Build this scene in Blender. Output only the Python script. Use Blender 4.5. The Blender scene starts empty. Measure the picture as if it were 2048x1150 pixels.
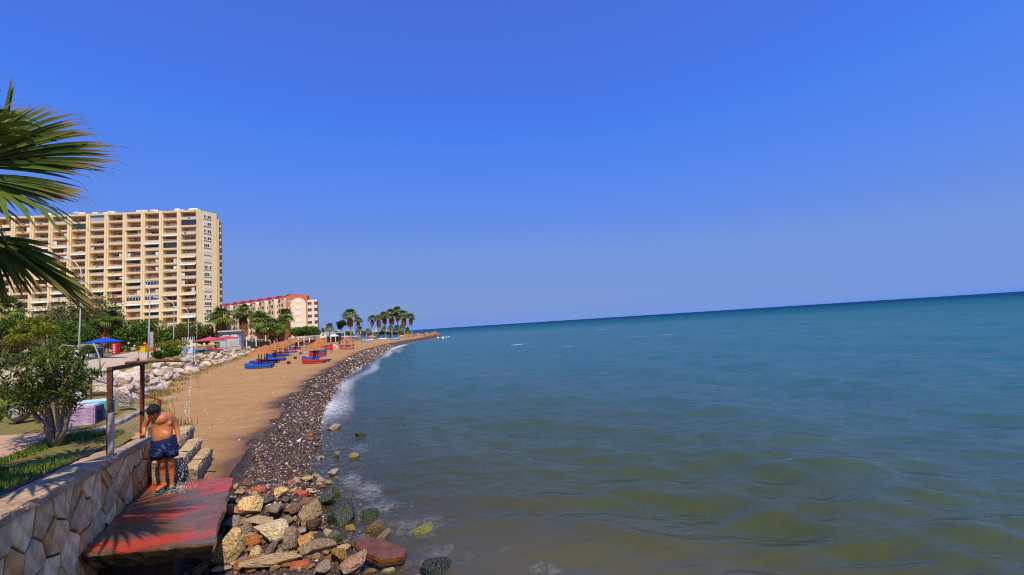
import bpy, bmesh, math, random
import numpy as np
from mathutils import Vector, Matrix, Euler
sc = bpy.context.scene
COL = sc.collection
RNG = random.Random(7)
NR = np.random.default_rng(7)
# ------------------------------------------------------------------ camera
F_PX, CX, CY = 880.0, 1024.0, 575.0
ROLL = math.radians(3.64); PITCH = math.atan(71.9 / F_PX); EYE = 3.6
R0 = Vector((1, 0, 0)); U0 = Vector((0, -math.sin(PITCH), math.cos(PITCH))); FW = Vector((0, math.cos(PITCH), math.sin(PITCH)))
CR = math.cos(ROLL) * R0 - math.sin(ROLL) * U0
CU = math.cos(ROLL) * U0 + math.sin(ROLL) * R0
cam = bpy.data.objects.new('camera', bpy.data.cameras.new('camera')); COL.objects.link(cam)
cam.data.sensor_width = 36; cam.data.lens = 36 * F_PX / 2048
cam.data.clip_start = 0.1; cam.data.clip_end = 30000
cam.matrix_world = Matrix(((CR.x, CU.x, -FW.x, 0), (CR.y, CU.y, -FW.y, 0), (CR.z, CU.z, -FW.z, EYE), (0, 0, 0, 1)))
sc.camera = cam
# ------------------------------------------------------------------ light
SUN_EL = math.radians(55); SH = Vector((0.40, -0.92, 0)).normalized()
SUN = Vector((SH.x * math.cos(SUN_EL), SH.y * math.cos(SUN_EL), math.sin(SUN_EL)))
sun = bpy.data.objects.new('sun', bpy.data.lights.new('sun', 'SUN')); COL.objects.link(sun)
sun.data.energy = 5.0; sun.data.angle = math.radians(0.53); sun.data.color = (1.0, 0.90, 0.72)
sun.rotation_euler = SUN.to_track_quat('Z', 'Y').to_euler()
w = bpy.data.worlds.new('World'); sc.world = w; w.use_nodes = True
wn = w.node_tree.nodes; wl = w.node_tree.links
bg = wn['Background']
sky = wn.new('ShaderNodeTexSky'); sky.sky_type = 'NISHITA'; sky.sun_disc = False
sky.sun_elevation = SUN_EL; sky.sun_rotation = math.atan2(SH.x, SH.y)
sky.altitude = 0; sky.air_density = 1.0; sky.dust_density = 0.6; sky.ozone_density = 3.0
# the photograph's deep, saturated clear-day blue: one tone curve per channel over the whole sky
sep = wn.new('ShaderNodeSeparateColor'); wl.new(sky.outputs[0], sep.inputs[0])
TONE = ((0, (.045, .115, .58)), (.143, (.065, .160, .70)), (.215, (.077, .226, .85)), (.42, (.165, .302, .742)), (.652, (.208, .325, .675)), (1.0, (.36, .44, .66)), (2.0, (.95, .95, .92)))
m0 = wn.new('ShaderNodeMath'); m0.operation = 'MULTIPLY'; m0.inputs[1].default_value = .05; wl.new(sep.outputs[1], m0.inputs[0])     # the sky's own brightness, 0 to 2
rp = wn.new('ShaderNodeValToRGB'); rp.color_ramp.interpolation = 'CARDINAL'; el = rp.color_ramp.elements
while len(el) < len(TONE): el.new(.5)
for e_, (p_, v_) in zip(el, TONE): e_.position = p_ / 2; e_.color = (*v_, 1)
wl.new(m0.outputs[0], rp.inputs[0])
cmb = wn.new('ShaderNodeVectorMath'); cmb.operation = 'SCALE'; cmb.inputs['Scale'].default_value = 10; wl.new(rp.outputs[0], cmb.inputs[0])
wl.new(cmb.outputs[0], bg.inputs[0])
bg.inputs[1].default_value = 0.1
vs = sc.view_settings; vs.view_transform = 'Standard'; vs.look = 'None'; vs.exposure = 0.0; vs.gamma = 1.0; vs.use_curve_mapping = False
sc.cycles.use_denoising = False; sc.cycles.filter_width = 1.15; sc.cycles.sample_clamp_indirect = 4
sc.cycles.max_bounces = 6; sc.cycles.transparent_max_bounces = 12

# ------------------------------------------------------------------ picture measurement -> place in the world
def ray(u, v):
    return CR * (u - CX) + CU * (CY - v) + FW * F_PX
CAM = Vector((0, 0, EYE))
def atz(u, v, z):
    d = ray(u, v); return CAM + d * ((z - EYE) / d.z)
def aty(u, v, y):
    d = ray(u, v); return CAM + d * (y / d.y)
def pxm(p):
    return F_PX / ((Vector(p) - CAM).dot(FW))

# ------------------------------------------------------------------ object helpers
def tag(o, label=None, cat=None, group=None, kind=None):
    if label: o['label'] = label
    if cat: o['category'] = cat
    if group: o['group'] = group
    if kind: o['kind'] = kind
    return o
def empty(name, loc=(0, 0, 0), rz=0.0, label=None, cat=None, group=None):
    o = bpy.data.objects.new(name, None); COL.objects.link(o)
    o.location = loc; o.rotation_euler = (0, 0, rz); o.empty_display_size = 0.1
    return tag(o, label, cat, group)
def link(name, me, parent=None, loc=(0, 0, 0), rot=(0, 0, 0), scl=(1, 1, 1)):
    o = bpy.data.objects.new(name, me); COL.objects.link(o)
    o.location = loc; o.rotation_euler = rot
    o.scale = scl if not isinstance(scl, (int, float)) else (scl,) * 3
    if parent: o.parent = parent
    return o
def copy_tree(o, parent=None):
    c = o.copy(); COL.objects.link(c)
    if parent: c.parent = parent
    for ch in list(o.children): copy_tree(ch, c)
    return c
def place(o, loc, rz=0.0, scl=1.0, label=None, group=None):
    o.location = loc; o.rotation_euler = (0, 0, rz); o.scale = (scl,) * 3 if isinstance(scl, (int, float)) else scl
    if label: o['label'] = label
    if group: o['group'] = group
    return o
class MB:
    def __init__(s): s.v = []; s.f = []; s.m = []
    def add(s, vs, fs, mi=0):
        b = len(s.v); s.v += [tuple(p) for p in vs]; s.f += [tuple(b + i for i in f) for f in fs]; s.m += [mi] * len(fs); return s
    def box(s, c, d, rz=0.0, mi=0, M=None):
        x, y, z = d[0] / 2, d[1] / 2, d[2] / 2
        vs = [Vector(p) for p in ((-x, -y, -z), (x, -y, -z), (x, y, -z), (-x, y, -z), (-x, -y, z), (x, -y, z), (x, y, z), (-x, y, z))]
        if M is not None: vs = [M @ p for p in vs]
        if rz:
            R = Matrix.Rotation(rz, 3, 'Z'); vs = [R @ p for p in vs]
        c = Vector(c)
        return s.add([p + c for p in vs], [(3, 2, 1, 0), (4, 5, 6, 7), (0, 1, 5, 4), (1, 2, 6, 5), (2, 3, 7, 6), (3, 0, 4, 7)], mi)
    def prism(s, pts, z0, z1, mi=0):   # plan polygon (counter-clockwise) extruded
        n = len(pts); vs = [(p[0], p[1], z0) for p in pts] + [(p[0], p[1], z1) for p in pts]
        fs = [tuple(range(n - 1, -1, -1)), tuple(range(n, 2 * n))] + [(i, (i + 1) % n, n + (i + 1) % n, n + i) for i in range(n)]
        return s.add(vs, fs, mi)
    def tube(s, pts, rad, n=8, mi=0, cap=True):
        pts = [Vector(p) for p in pts]
        if isinstance(rad, (int, float)): rad = [rad] * len(pts)
        vs = []; prev = None
        for i, p in enumerate(pts):
            t = (pts[min(i + 1, len(pts) - 1)] - pts[max(i - 1, 0)]).normalized()
            a = prev if prev is not None else (Vector((0, 0, 1)) if abs(t.z) < 0.9 else Vector((1, 0, 0)))
            a = (a - t * a.dot(t)).normalized(); b = t.cross(a); prev = a
            for k in range(n):
                w_ = 2 * math.pi * k / n + (math.pi / 4 if n == 4 else 0)
                vs.append(p + (a * math.cos(w_) + b * math.sin(w_)) * rad[i])
        fs = []
        for i in range(len(pts) - 1):
            for k in range(n):
                fs.append((i * n + k, i * n + (k + 1) % n, (i + 1) * n + (k + 1) % n, (i + 1) * n + k))
        if cap:
            fs.append(tuple(range(n - 1, -1, -1))); fs.append(tuple(range((len(pts) - 1) * n, len(pts) * n)))
        return s.add(vs, fs, mi)
    def lathe(s, prof, c=(0, 0, 0), n=16, mi=0):
        vs = []
        for r, z in prof:
            for k in range(n):
                a = 2 * math.pi * k / n; vs.append((c[0] + r * math.cos(a), c[1] + r * math.sin(a), c[2] + z))
        fs = [(i * n + k, i * n + (k + 1) % n, (i + 1) * n + (k + 1) % n, (i + 1) * n + k) for i in range(len(prof) - 1) for k in range(n)]
        fs.append(tuple(range(n - 1, -1, -1))); fs.append(tuple(range((len(prof) - 1) * n, len(prof) * n)))
        return s.add(vs, fs, mi)
    def mesh(s, name, mats, smooth=False):
        me = bpy.data.meshes.new(name); me.from_pydata([tuple(p) for p in s.v], [], s.f)
        for m in (mats if isinstance(mats, (list, tuple)) else [mats]): me.materials.append(m)
        if any(s.m): me.polygons.foreach_set('material_index', s.m)
        if smooth: me.polygons.foreach_set('use_smooth', [True] * len(s.f))
        me.update(); return me
    def build(s, name, mats, parent=None, smooth=False, loc=(0, 0, 0), rot=(0, 0, 0)):
        return link(name, s.mesh(name, mats, smooth), parent, loc, rot)
def fast_mesh(name, V, Fc, mats, col=None, smooth=False, attrs=None):
    """V (N,3); Fc (M,k) all faces with k corners."""
    V = np.asarray(V, np.float32); Fc = np.asarray(Fc, np.int32); M, k = Fc.shape
    me = bpy.data.meshes.new(name)
    me.vertices.add(len(V)); me.vertices.foreach_set('co', V.ravel())
    me.loops.add(M * k); me.loops.foreach_set('vertex_index', Fc.ravel())
    me.polygons.add(M); me.polygons.foreach_set('loop_start', np.arange(0, M * k, k, dtype=np.int32))
    if smooth: me.polygons.foreach_set('use_smooth', np.ones(M, bool))
    for m in (mats if isinstance(mats, (list, tuple)) else [mats]): me.materials.append(m)
    if col is not None:
        a = me.color_attributes.new('Col', 'FLOAT_COLOR', 'POINT')
        c4 = np.ones((len(V), 4), np.float32); c4[:, :3] = col; a.data.foreach_set('color', c4.ravel())
    for nm, arr in (attrs or {}).items():
        a = me.attributes.new(nm, 'FLOAT', 'POINT'); a.data.foreach_set('value', np.asarray(arr, np.float32))
    me.update(calc_edges=True); me.validate(); return me
def bevelled(me, width, seg=1):
    bm = bmesh.new(); bm.from_mesh(me)
    bmesh.ops.bevel(bm, geom=list(bm.edges), offset=width, segments=seg, affect='EDGES', clamp_overlap=True)
    bm.to_mesh(me); bm.free(); return me

# ------------------------------------------------------------------ materials
MATS = {}
def nnew(nt, t, **kw):
    n = nt.nodes.new(t)
    for k, v in kw.items(): setattr(n, k, v)
    return n
def mat(name, col=(.5, .5, .5), rough=.75, var=.22, scale=4.0, bump=.15, bscale=None, col2=None, src='flat', spec=.3, metal=0.0,
        space='object', detail=6.0, transl=0.0, ramp=(.35, .65), dist=0.02, coat=0.0):
    """Procedural Principled: base colour from a flat value / the object's own colour / the Col attribute, broken up by noise, with bumps."""
    if name in MATS: return MATS[name]
    m = bpy.data.materials.new(name); m.use_nodes = True; nt = m.node_tree; L = nt.links
    P = nt.nodes['Principled BSDF']
    if space == 'object': co = nnew(nt, 'ShaderNodeTexCoord').outputs['Object']
    else: co = nnew(nt, 'ShaderNodeNewGeometry').outputs['Position']
    nz = nnew(nt, 'ShaderNodeTexNoise'); nz.inputs['Scale'].default_value = scale; nz.inputs['Detail'].default_value = detail; nz.inputs['Roughness'].default_value = .6
    L.new(co, nz.inputs['Vector'])
    if src == 'flat':
        base = nnew(nt, 'ShaderNodeRGB'); base.outputs[0].default_value = (*col, 1); b = base.outputs[0]
    elif src == 'obj':
        b = nnew(nt, 'ShaderNodeObjectInfo').outputs['Color']
    else:
        b = nnew(nt, 'ShaderNodeVertexColor', layer_name='Col').outputs['Color']
    rp = nnew(nt, 'ShaderNodeMapRange'); rp.inputs[1].default_value = ramp[0]; rp.inputs[2].default_value = ramp[1]
    L.new(nz.outputs['Fac'], rp.inputs[0])
    if col2 is not None:
        mx = nnew(nt, 'ShaderNodeMix', data_type='RGBA'); L.new(rp.outputs[0], mx.inputs['Factor']); L.new(b, mx.inputs['A']); mx.inputs['B'].default_value = (*col2, 1)
        b = mx.outputs['Result']
    nz2 = nnew(nt, 'ShaderNodeTexNoise'); nz2.inputs['Scale'].default_value = scale * 4.3; nz2.inputs['Detail'].default_value = 5; L.new(co, nz2.inputs['Vector'])
    v2 = nnew(nt, 'ShaderNodeMapRange'); v2.inputs[1].default_value = .25; v2.inputs[2].default_value = .75
    v2.inputs[3].default_value = 1 - var; v2.inputs[4].default_value = 1 + var; L.new(nz2.outputs['Fac'], v2.inputs[0])
    sv = nnew(nt, 'ShaderNodeVectorMath', operation='SCALE'); L.new(b, sv.inputs[0]); L.new(v2.outputs[0], sv.inputs['Scale'])
    L.new(sv.outputs[0], P.inputs['Base Color'])
    P.inputs['Roughness'].default_value = rough; P.inputs['Specular IOR Level'].default_value = spec; P.inputs['Metallic'].default_value = metal
    if coat: P.inputs['Coat Weight'].default_value = coat
    if bump:
        nb = nnew(nt, 'ShaderNodeTexNoise'); nb.inputs['Scale'].default_value = bscale or scale * 8; nb.inputs['Detail'].default_value = 5; L.new(co, nb.inputs['Vector'])
        bp = nnew(nt, 'ShaderNodeBump'); bp.inputs['Strength'].default_value = min(1, bump * 2); bp.inputs['Distance'].default_value = dist
        L.new(nb.outputs['Fac'], bp.inputs['Height']); L.new(bp.outputs[0], P.inputs['Normal'])
    if transl:
        tr = nnew(nt, 'ShaderNodeBsdfTranslucent'); L.new(sv.outputs[0], tr.inputs[0])
        ms = nnew(nt, 'ShaderNodeMixShader'); ms.inputs[0].default_value = transl
        L.new(P.outputs[0], ms.inputs[1]); L.new(tr.outputs[0], ms.inputs[2]); L.new(ms.outputs[0], nt.nodes['Material Output'].inputs['Surface'])
    MATS[name] = m; return m
def plain(name, col, rough=.6, **k):
    k.setdefault('var', .1); k.setdefault('bump', .05)
    return mat(name, col, rough, **k)
M_ROCK = mat('rock', src='obj', rough=.88, var=.42, scale=1.6, bump=.45, bscale=5, dist=.10, detail=9)
M_WETROCK = mat('wet_rock', src='obj', rough=.30, var=.45, scale=2.2, bump=.45, bscale=6, dist=.08, spec=.5, detail=9)
M_ITEM = mat('painted_item', src='obj', rough=.55, var=.10, scale=3, bump=.04)
M_LEAF = mat('foliage', src='col', rough=.55, var=.12, scale=9, bump=0, transl=.33, spec=.25)
M_BARK = mat('bark', (.20, .15, .11), .9, var=.35, scale=5, bump=.6, bscale=22, dist=.03)
M_PALMTRUNK = mat('palm_trunk_fibre', (.27, .20, .15), .9, var=.3, scale=3, bump=.6, bscale=10, dist=.05)
M_WHITE = plain('white_paint', (.78, .77, .73), .5, var=.08)
M_GREY = plain('galvanised_steel', (.52, .54, .57), .4, metal=.5, var=.12)
M_DARK = plain('dark_metal', (.03, .03, .035), .5)
M_GLASS = plain('window_glass', (.035, .045, .055), .12, spec=.6, bump=0)
# ------------------------------------------------------------------ shape of the place (plan curves, metres)
def curve(pts):
    a = np.array(sorted(pts, key=lambda p: p[1])); return lambda y: np.interp(y, a[:, 1], a[:, 0])
def wall_x(y): return -7.44 - 0.511 * (y - 8.97)
WATER = curve([(9, -30), (1.6, 0), (-1.4, 5), (-2.4, 6.8), (-3.5, 8.2), (-4.75, 10.2), (-6.05, 12.7), (-7.75, 17.2), (-9.4, 21.5), (-10.7, 25), (-13.3, 32.2), (-15.6, 41.4), (-21.5, 67.5), (-27.2, 94), (-29.1, 111.6), (-29.8, 133.8), (-28.4, 157.8), (-30, 184), (-42, 190), (-75, 200), (-160, 260), (-300, 420), (-640, 900), (-1300, 1900)])
BERM = curve([(wall_x(-30) - .05, -30), (wall_x(8.2) - .05, 8.2), (-6.1, 9.0), (-6.15, 9.4), (-7.4, 12.3), (-8.3, 14.2), (-9.9, 18), (-11.9, 23.3), (-15.4, 34.6), (-18.9, 47.9), (-24.0, 67.5), (-29.0, 94), (-31.5, 111.7), (-33.0, 134), (-33, 158), (-36, 184), (-50, 192), (-85, 204), (-170, 264), (-310, 424), (-650, 904), (-1310, 1904)])
BERM0 = BERM
def BERM(y):
    y = np.asarray(y, float); k = np.clip((y - 10.5) / 3, 0, 1) * np.clip((70 - y) / 20, 0, 1)
    return BERM0(y) + .22 * k + k * (.16 * np.sin(y * 1.9) + .12 * np.sin(y * 4.3 + 1) + .22 * np.sin(y * .75 + 2) + .07 * np.sin(y * 9.1))
ROCKB = curve([(wall_x(-30) - .15, -30), (wall_x(9) - .15, 9), (-8.3, 9.4), (-9.3, 12.6), (-12.3, 14.8), (-15.5, 18), (-18.4, 22.2), (-24.6, 31.7), (-33, 47.7), (-47, 77.7), (-60, 110), (-68, 137), (-80, 184), (-90, 196), (-105, 210), (-190, 270), (-330, 430), (-670, 910), (-1330, 1910)])
LAWNE = curve([(wall_x(-30) - .2, -30), (wall_x(9.1) - .2, 9.1), (-9.0, 9.3), (-9.4, 10.2), (-10.7, 12.4), (-12.5, 14.6), (-16.0, 16.6), (-18.6, 19.5), (-21.5, 24), (-25.0, 29.5), (-32.6, 42.7), (-50, 77), (-63, 110), (-71, 137), (-83, 184), (-93, 197), (-108, 211), (-193, 271), (-333, 431), (-673, 911), (-1333, 1911)])
ROADN = curve([(-17, -30), (-17.5, 0), (-19, 12), (-23, 20), (-25.0, 24.2), (-26.6, 27.1), (-28.8, 31.3), (-38.2, 45.3), (-49.9, 61.9), (-74.6, 96.2), (-110, 145), (-150, 200), (-900, 1200)])
ROADF = curve([(-30, -30), (-30, 0), (-32, 20), (-39.5, 38.3), (-41.9, 42.8), (-46.3, 50.2), (-69.6, 79.8), (-114.3, 138.2), (-163, 196), (-910, 1196)])
def sstep(t): t = np.clip(t, 0, 1); return t * t * (3 - 2 * t)
def vnoise(x, y, seed=0):          # cheap smooth noise from rotated sines
    r = np.random.default_rng(seed); s = 0
    for k in range(6):
        a = r.uniform(0, 6.28); f = r.uniform(.6, 2.2); s = s + np.sin((x * math.cos(a) + y * math.sin(a)) * f + r.uniform(0, 6.28))
    return s / 6
def terrain(x, y):
    x = np.asarray(x, float); y = np.asarray(y, float)
    xw, xb, xr, xl = WATER(y), BERM(y), ROCKB(y), LAWNE(y)
    zb = .34 + .44 * sstep((y - 7.6) / 1.4) - .15 * sstep((y - 60) / 60)
    e = x - xw
    zsea = np.maximum(-.13 * e - .02 * e * e * (e < 4) * 0, -3.0)
    t = np.clip((x - xw) / np.minimum(xb - xw, -.05), 0, 1)
    scarp = .10 * sstep((60 - y) / 20) + .20 * sstep((y - 7.6) / 1.2) * sstep((12.4 - y) / 1.5)
    zp = np.maximum(zb - scarp, .12) * (t ** .8)
    ts = np.clip((xb - x) / np.maximum(xb - xr, .05), 0, 1)
    zs = zb + (.95 - zb) * sstep(ts * 1.2)
    tl = np.clip((xr - x) / np.maximum(xr - xl, .05), 0, 1)
    zl = .95 + (1.0 + .05 * sstep((y - 12) / 20) - .07 * sstep((12 - y) / 4)) * sstep(tl)
    inl = zl + .76 * sstep((xl - x - .5) / 12) * sstep((y - 18) / 12)
    z = np.where(x > xw, zsea, np.where(x > xb, zp, np.where(x > xr, zs, np.where(x > xl, zl, inl))))
    rough = np.where((x < xb) & (x > xr), .022, .0) * vnoise(x * 1.3, y * 1.3, 3) + np.where((x < xb) & (x > xr), .012, 0) * vnoise(x * 4, y * 4, 4)
    return z + rough
def tz(x, y): return float(terrain(x, y))
def gnd(u, v, dz=0.0):             # where the line of sight through a picture point meets the ground
    z = .9
    for _ in range(40):
        p = atz(u, v, z); z = .5 * z + .5 * (tz(p.x, p.y) + dz)
    p = atz(u, v, z); return Vector((p.x, p.y, tz(p.x, p.y)))
def rows(y0, y1, d0=.22, g=.012):
    ys = [y0]
    while ys[-1] < y1: ys.append(ys[-1] + max(d0, (abs(ys[-1]) + 6) * g))
    return np.array(ys)
def strip(name, fa, fb, ys, nx, material, dz=0.0, wet=False, kindlab='structure', skew=1.0, smooth=True):
    tt = np.linspace(0, 1, nx) ** skew; A = fa(ys)[:, None]; B = fb(ys)[:, None]
    X = A + (B - A) * tt[None]; Y = np.repeat(ys[:, None], nx, 1)
    Z = terrain(X, Y) + dz
    i = np.arange(len(ys) - 1)[:, None] * nx + np.arange(nx - 1)[None]
    Fq = np.stack([i, i + 1, i + nx + 1, i + nx], -1).reshape(-1, 4)
    at = None
    if wet:
        d = X - BERM(Y); at = {'wet': np.exp(-np.maximum(-d - .10 - .45 * vnoise(X * .9, Y * .9, 9) - .2 * vnoise(X * 2.7, Y * 2.7, 19), 0) / .40).ravel()}
    me = fast_mesh(name, np.stack([X, Y, Z], -1).reshape(-1, 3), Fq, material, smooth=smooth, attrs=at)
    o = link(name, me); o['kind'] = kindlab; return o

# ---- materials of the ground
def ground_mat(name, c1, c2, c3, s1, s2, rough=.9, bump=.3, bs=40, wet=None, dist=.01):
    m = bpy.data.materials.new(name); m.use_nodes = True; nt = m.node_tree; L = nt.links; P = nt.nodes['Principled BSDF']
    co = nnew(nt, 'ShaderNodeNewGeometry').outputs['Position']
    def noise(s, d=6):
        n = nnew(nt, 'ShaderNodeTexNoise'); n.inputs['Scale'].default_value = s; n.inputs['Detail'].default_value = d; n.inputs['Roughness'].default_value = .62; L.new(co, n.inputs['Vector']); return n.outputs['Fac']
    def rng(x, a, b):
        r = nnew(nt, 'ShaderNodeMapRange'); r.inputs[1].default_value = a; r.inputs[2].default_value = b; L.new(x, r.inputs[0]); return r.outputs[0]
    def mix(f, a, b):
        x = nnew(nt, 'ShaderNodeMix', data_type='RGBA')
        for s_, v_ in (('Factor', f), ('A', a), ('B', b)):
            if isinstance(v_, tuple): x.inputs[s_].default_value = (*v_, 1)
            else: L.new(v_, x.inputs[s_])
        return x.outputs['Result']
    b = mix(rng(noise(s1), .35, .65), c1, c2); b = mix(rng(noise(s2, 8), .52, .68), b, c3)
    if wet:
        at = nnew(nt, 'ShaderNodeAttribute', attribute_name='wet').outputs['Fac']
        b = mix(at, b, wet)
        rr = nnew(nt, 'ShaderNodeMapRange'); rr.inputs[3].default_value = rough; rr.inputs[4].default_value = .55; L.new(at, rr.inputs[0]); L.new(rr.outputs[0], P.inputs['Roughness'])
    else: P.inputs['Roughness'].default_value = rough
    L.new(b, P.inputs['Base Color']); P.inputs['Specular IOR Level'].default_value = .2
    bp = nnew(nt, 'ShaderNodeBump'); bp.inputs['Strength'].default_value = bump; bp.inputs['Distance'].default_value = dist
    L.new(noise(bs, 8), bp.inputs['Height']); L.new(bp.outputs[0], P.inputs['Normal'])
    return m
M_SAND = ground_mat('beach_sand', (.405, .230, .092), (.345, .185, .070), (.445, .28, .13), .5, 3.0, bump=.9, bs=5.5, wet=(.135, .062, .026), dist=.06)
M_PEBBLEBED = ground_mat('pebble_bed', (.05, .038, .036), (.10, .075, .065), (.17, .12, .10), 4, 16, bump=1, bs=26, dist=.05)
M_LAWN = ground_mat('lawn_grass', (.20, .185, .035), (.27, .21, .055), (.13, .155, .025), .35, 6, bump=1, bs=60, dist=.04)
M_DRY = ground_mat('dry_earth', (.36, .24, .11), (.28, .20, .07), (.42, .31, .18), .8, 5, bump=.7, bs=18, dist=.04)
M_ROAD = ground_mat('road_surface', (.52, .40, .27), (.48, .37, .25), (.55, .43, .30), .12, 2, bump=.1, bs=30)
M_INLAND = ground_mat('inland_ground', (.20, .15, .07), (.10, .10, .03), (.30, .22, .13), .12, 1.5, bump=.5, bs=8, dist=.05)
yN = rows(-30, 205, .2, .010)
strip('pebble_bank', BERM, lambda y: WATER(y) + .5, yN, 22, M_PEBBLEBED)
strip('seabed', lambda y: WATER(y) + .5, lambda y: WATER(y) + 45, yN, 40, M_PEBBLEBED, skew=1.8)
strip('beach', ROCKB, BERM, yN, 46, M_SAND, wet=True)
strip('rock_slope', LAWNE, ROCKB, rows(9.2, 205, .2, .01), 8, M_DRY)
strip('lawn', ROADN, LAWNE, rows(-30, 205, .3, .015), 26, M_LAWN)
strip('road', ROADF, ROADN, rows(-30, 205, .5, .02), 6, M_ROAD, dz=.006)
strip('inland', lambda y: ROADF(y) - 900, ROADF, rows(-30, 206, 1.5, .03), 30, M_INLAND, skew=.4)
strip('distant_land', lambda y: WATER(y) - 2500, lambda y: WATER(y) - .5, rows(204, 1900, 6, .04), 24, M_INLAND, dz=-.02, skew=.5)
# ---- kerb between road and lawn
ys = rows(12, 120, .8, .02); mb = MB()
for a, b in zip(ys[:-1], ys[1:]):
    xa, xb_ = float(ROADN(a)), float(ROADN(b)); za, zb_ = tz(xa + .3, a), tz(xb_ + .3, b)
    mb.add([(xa - .08, a, za - .1), (xa + .10, a, za - .1), (xa + .10, a, za + .1), (xa - .08, a, za + .1), (xb_ - .08, b, zb_ - .1), (xb_ + .10, b, zb_ - .1), (xb_ + .10, b, zb_ + .1), (xb_ - .08, b, zb_ + .1)],
           [(0, 1, 5, 4), (1, 2, 6, 5), (2, 3, 7, 6), (3, 0, 4, 7)])
tag(mb.build('road_kerb', plain('kerb_concrete', (.42, .36, .29), .85, var=.25, scale=2)), kind='structure')

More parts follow.
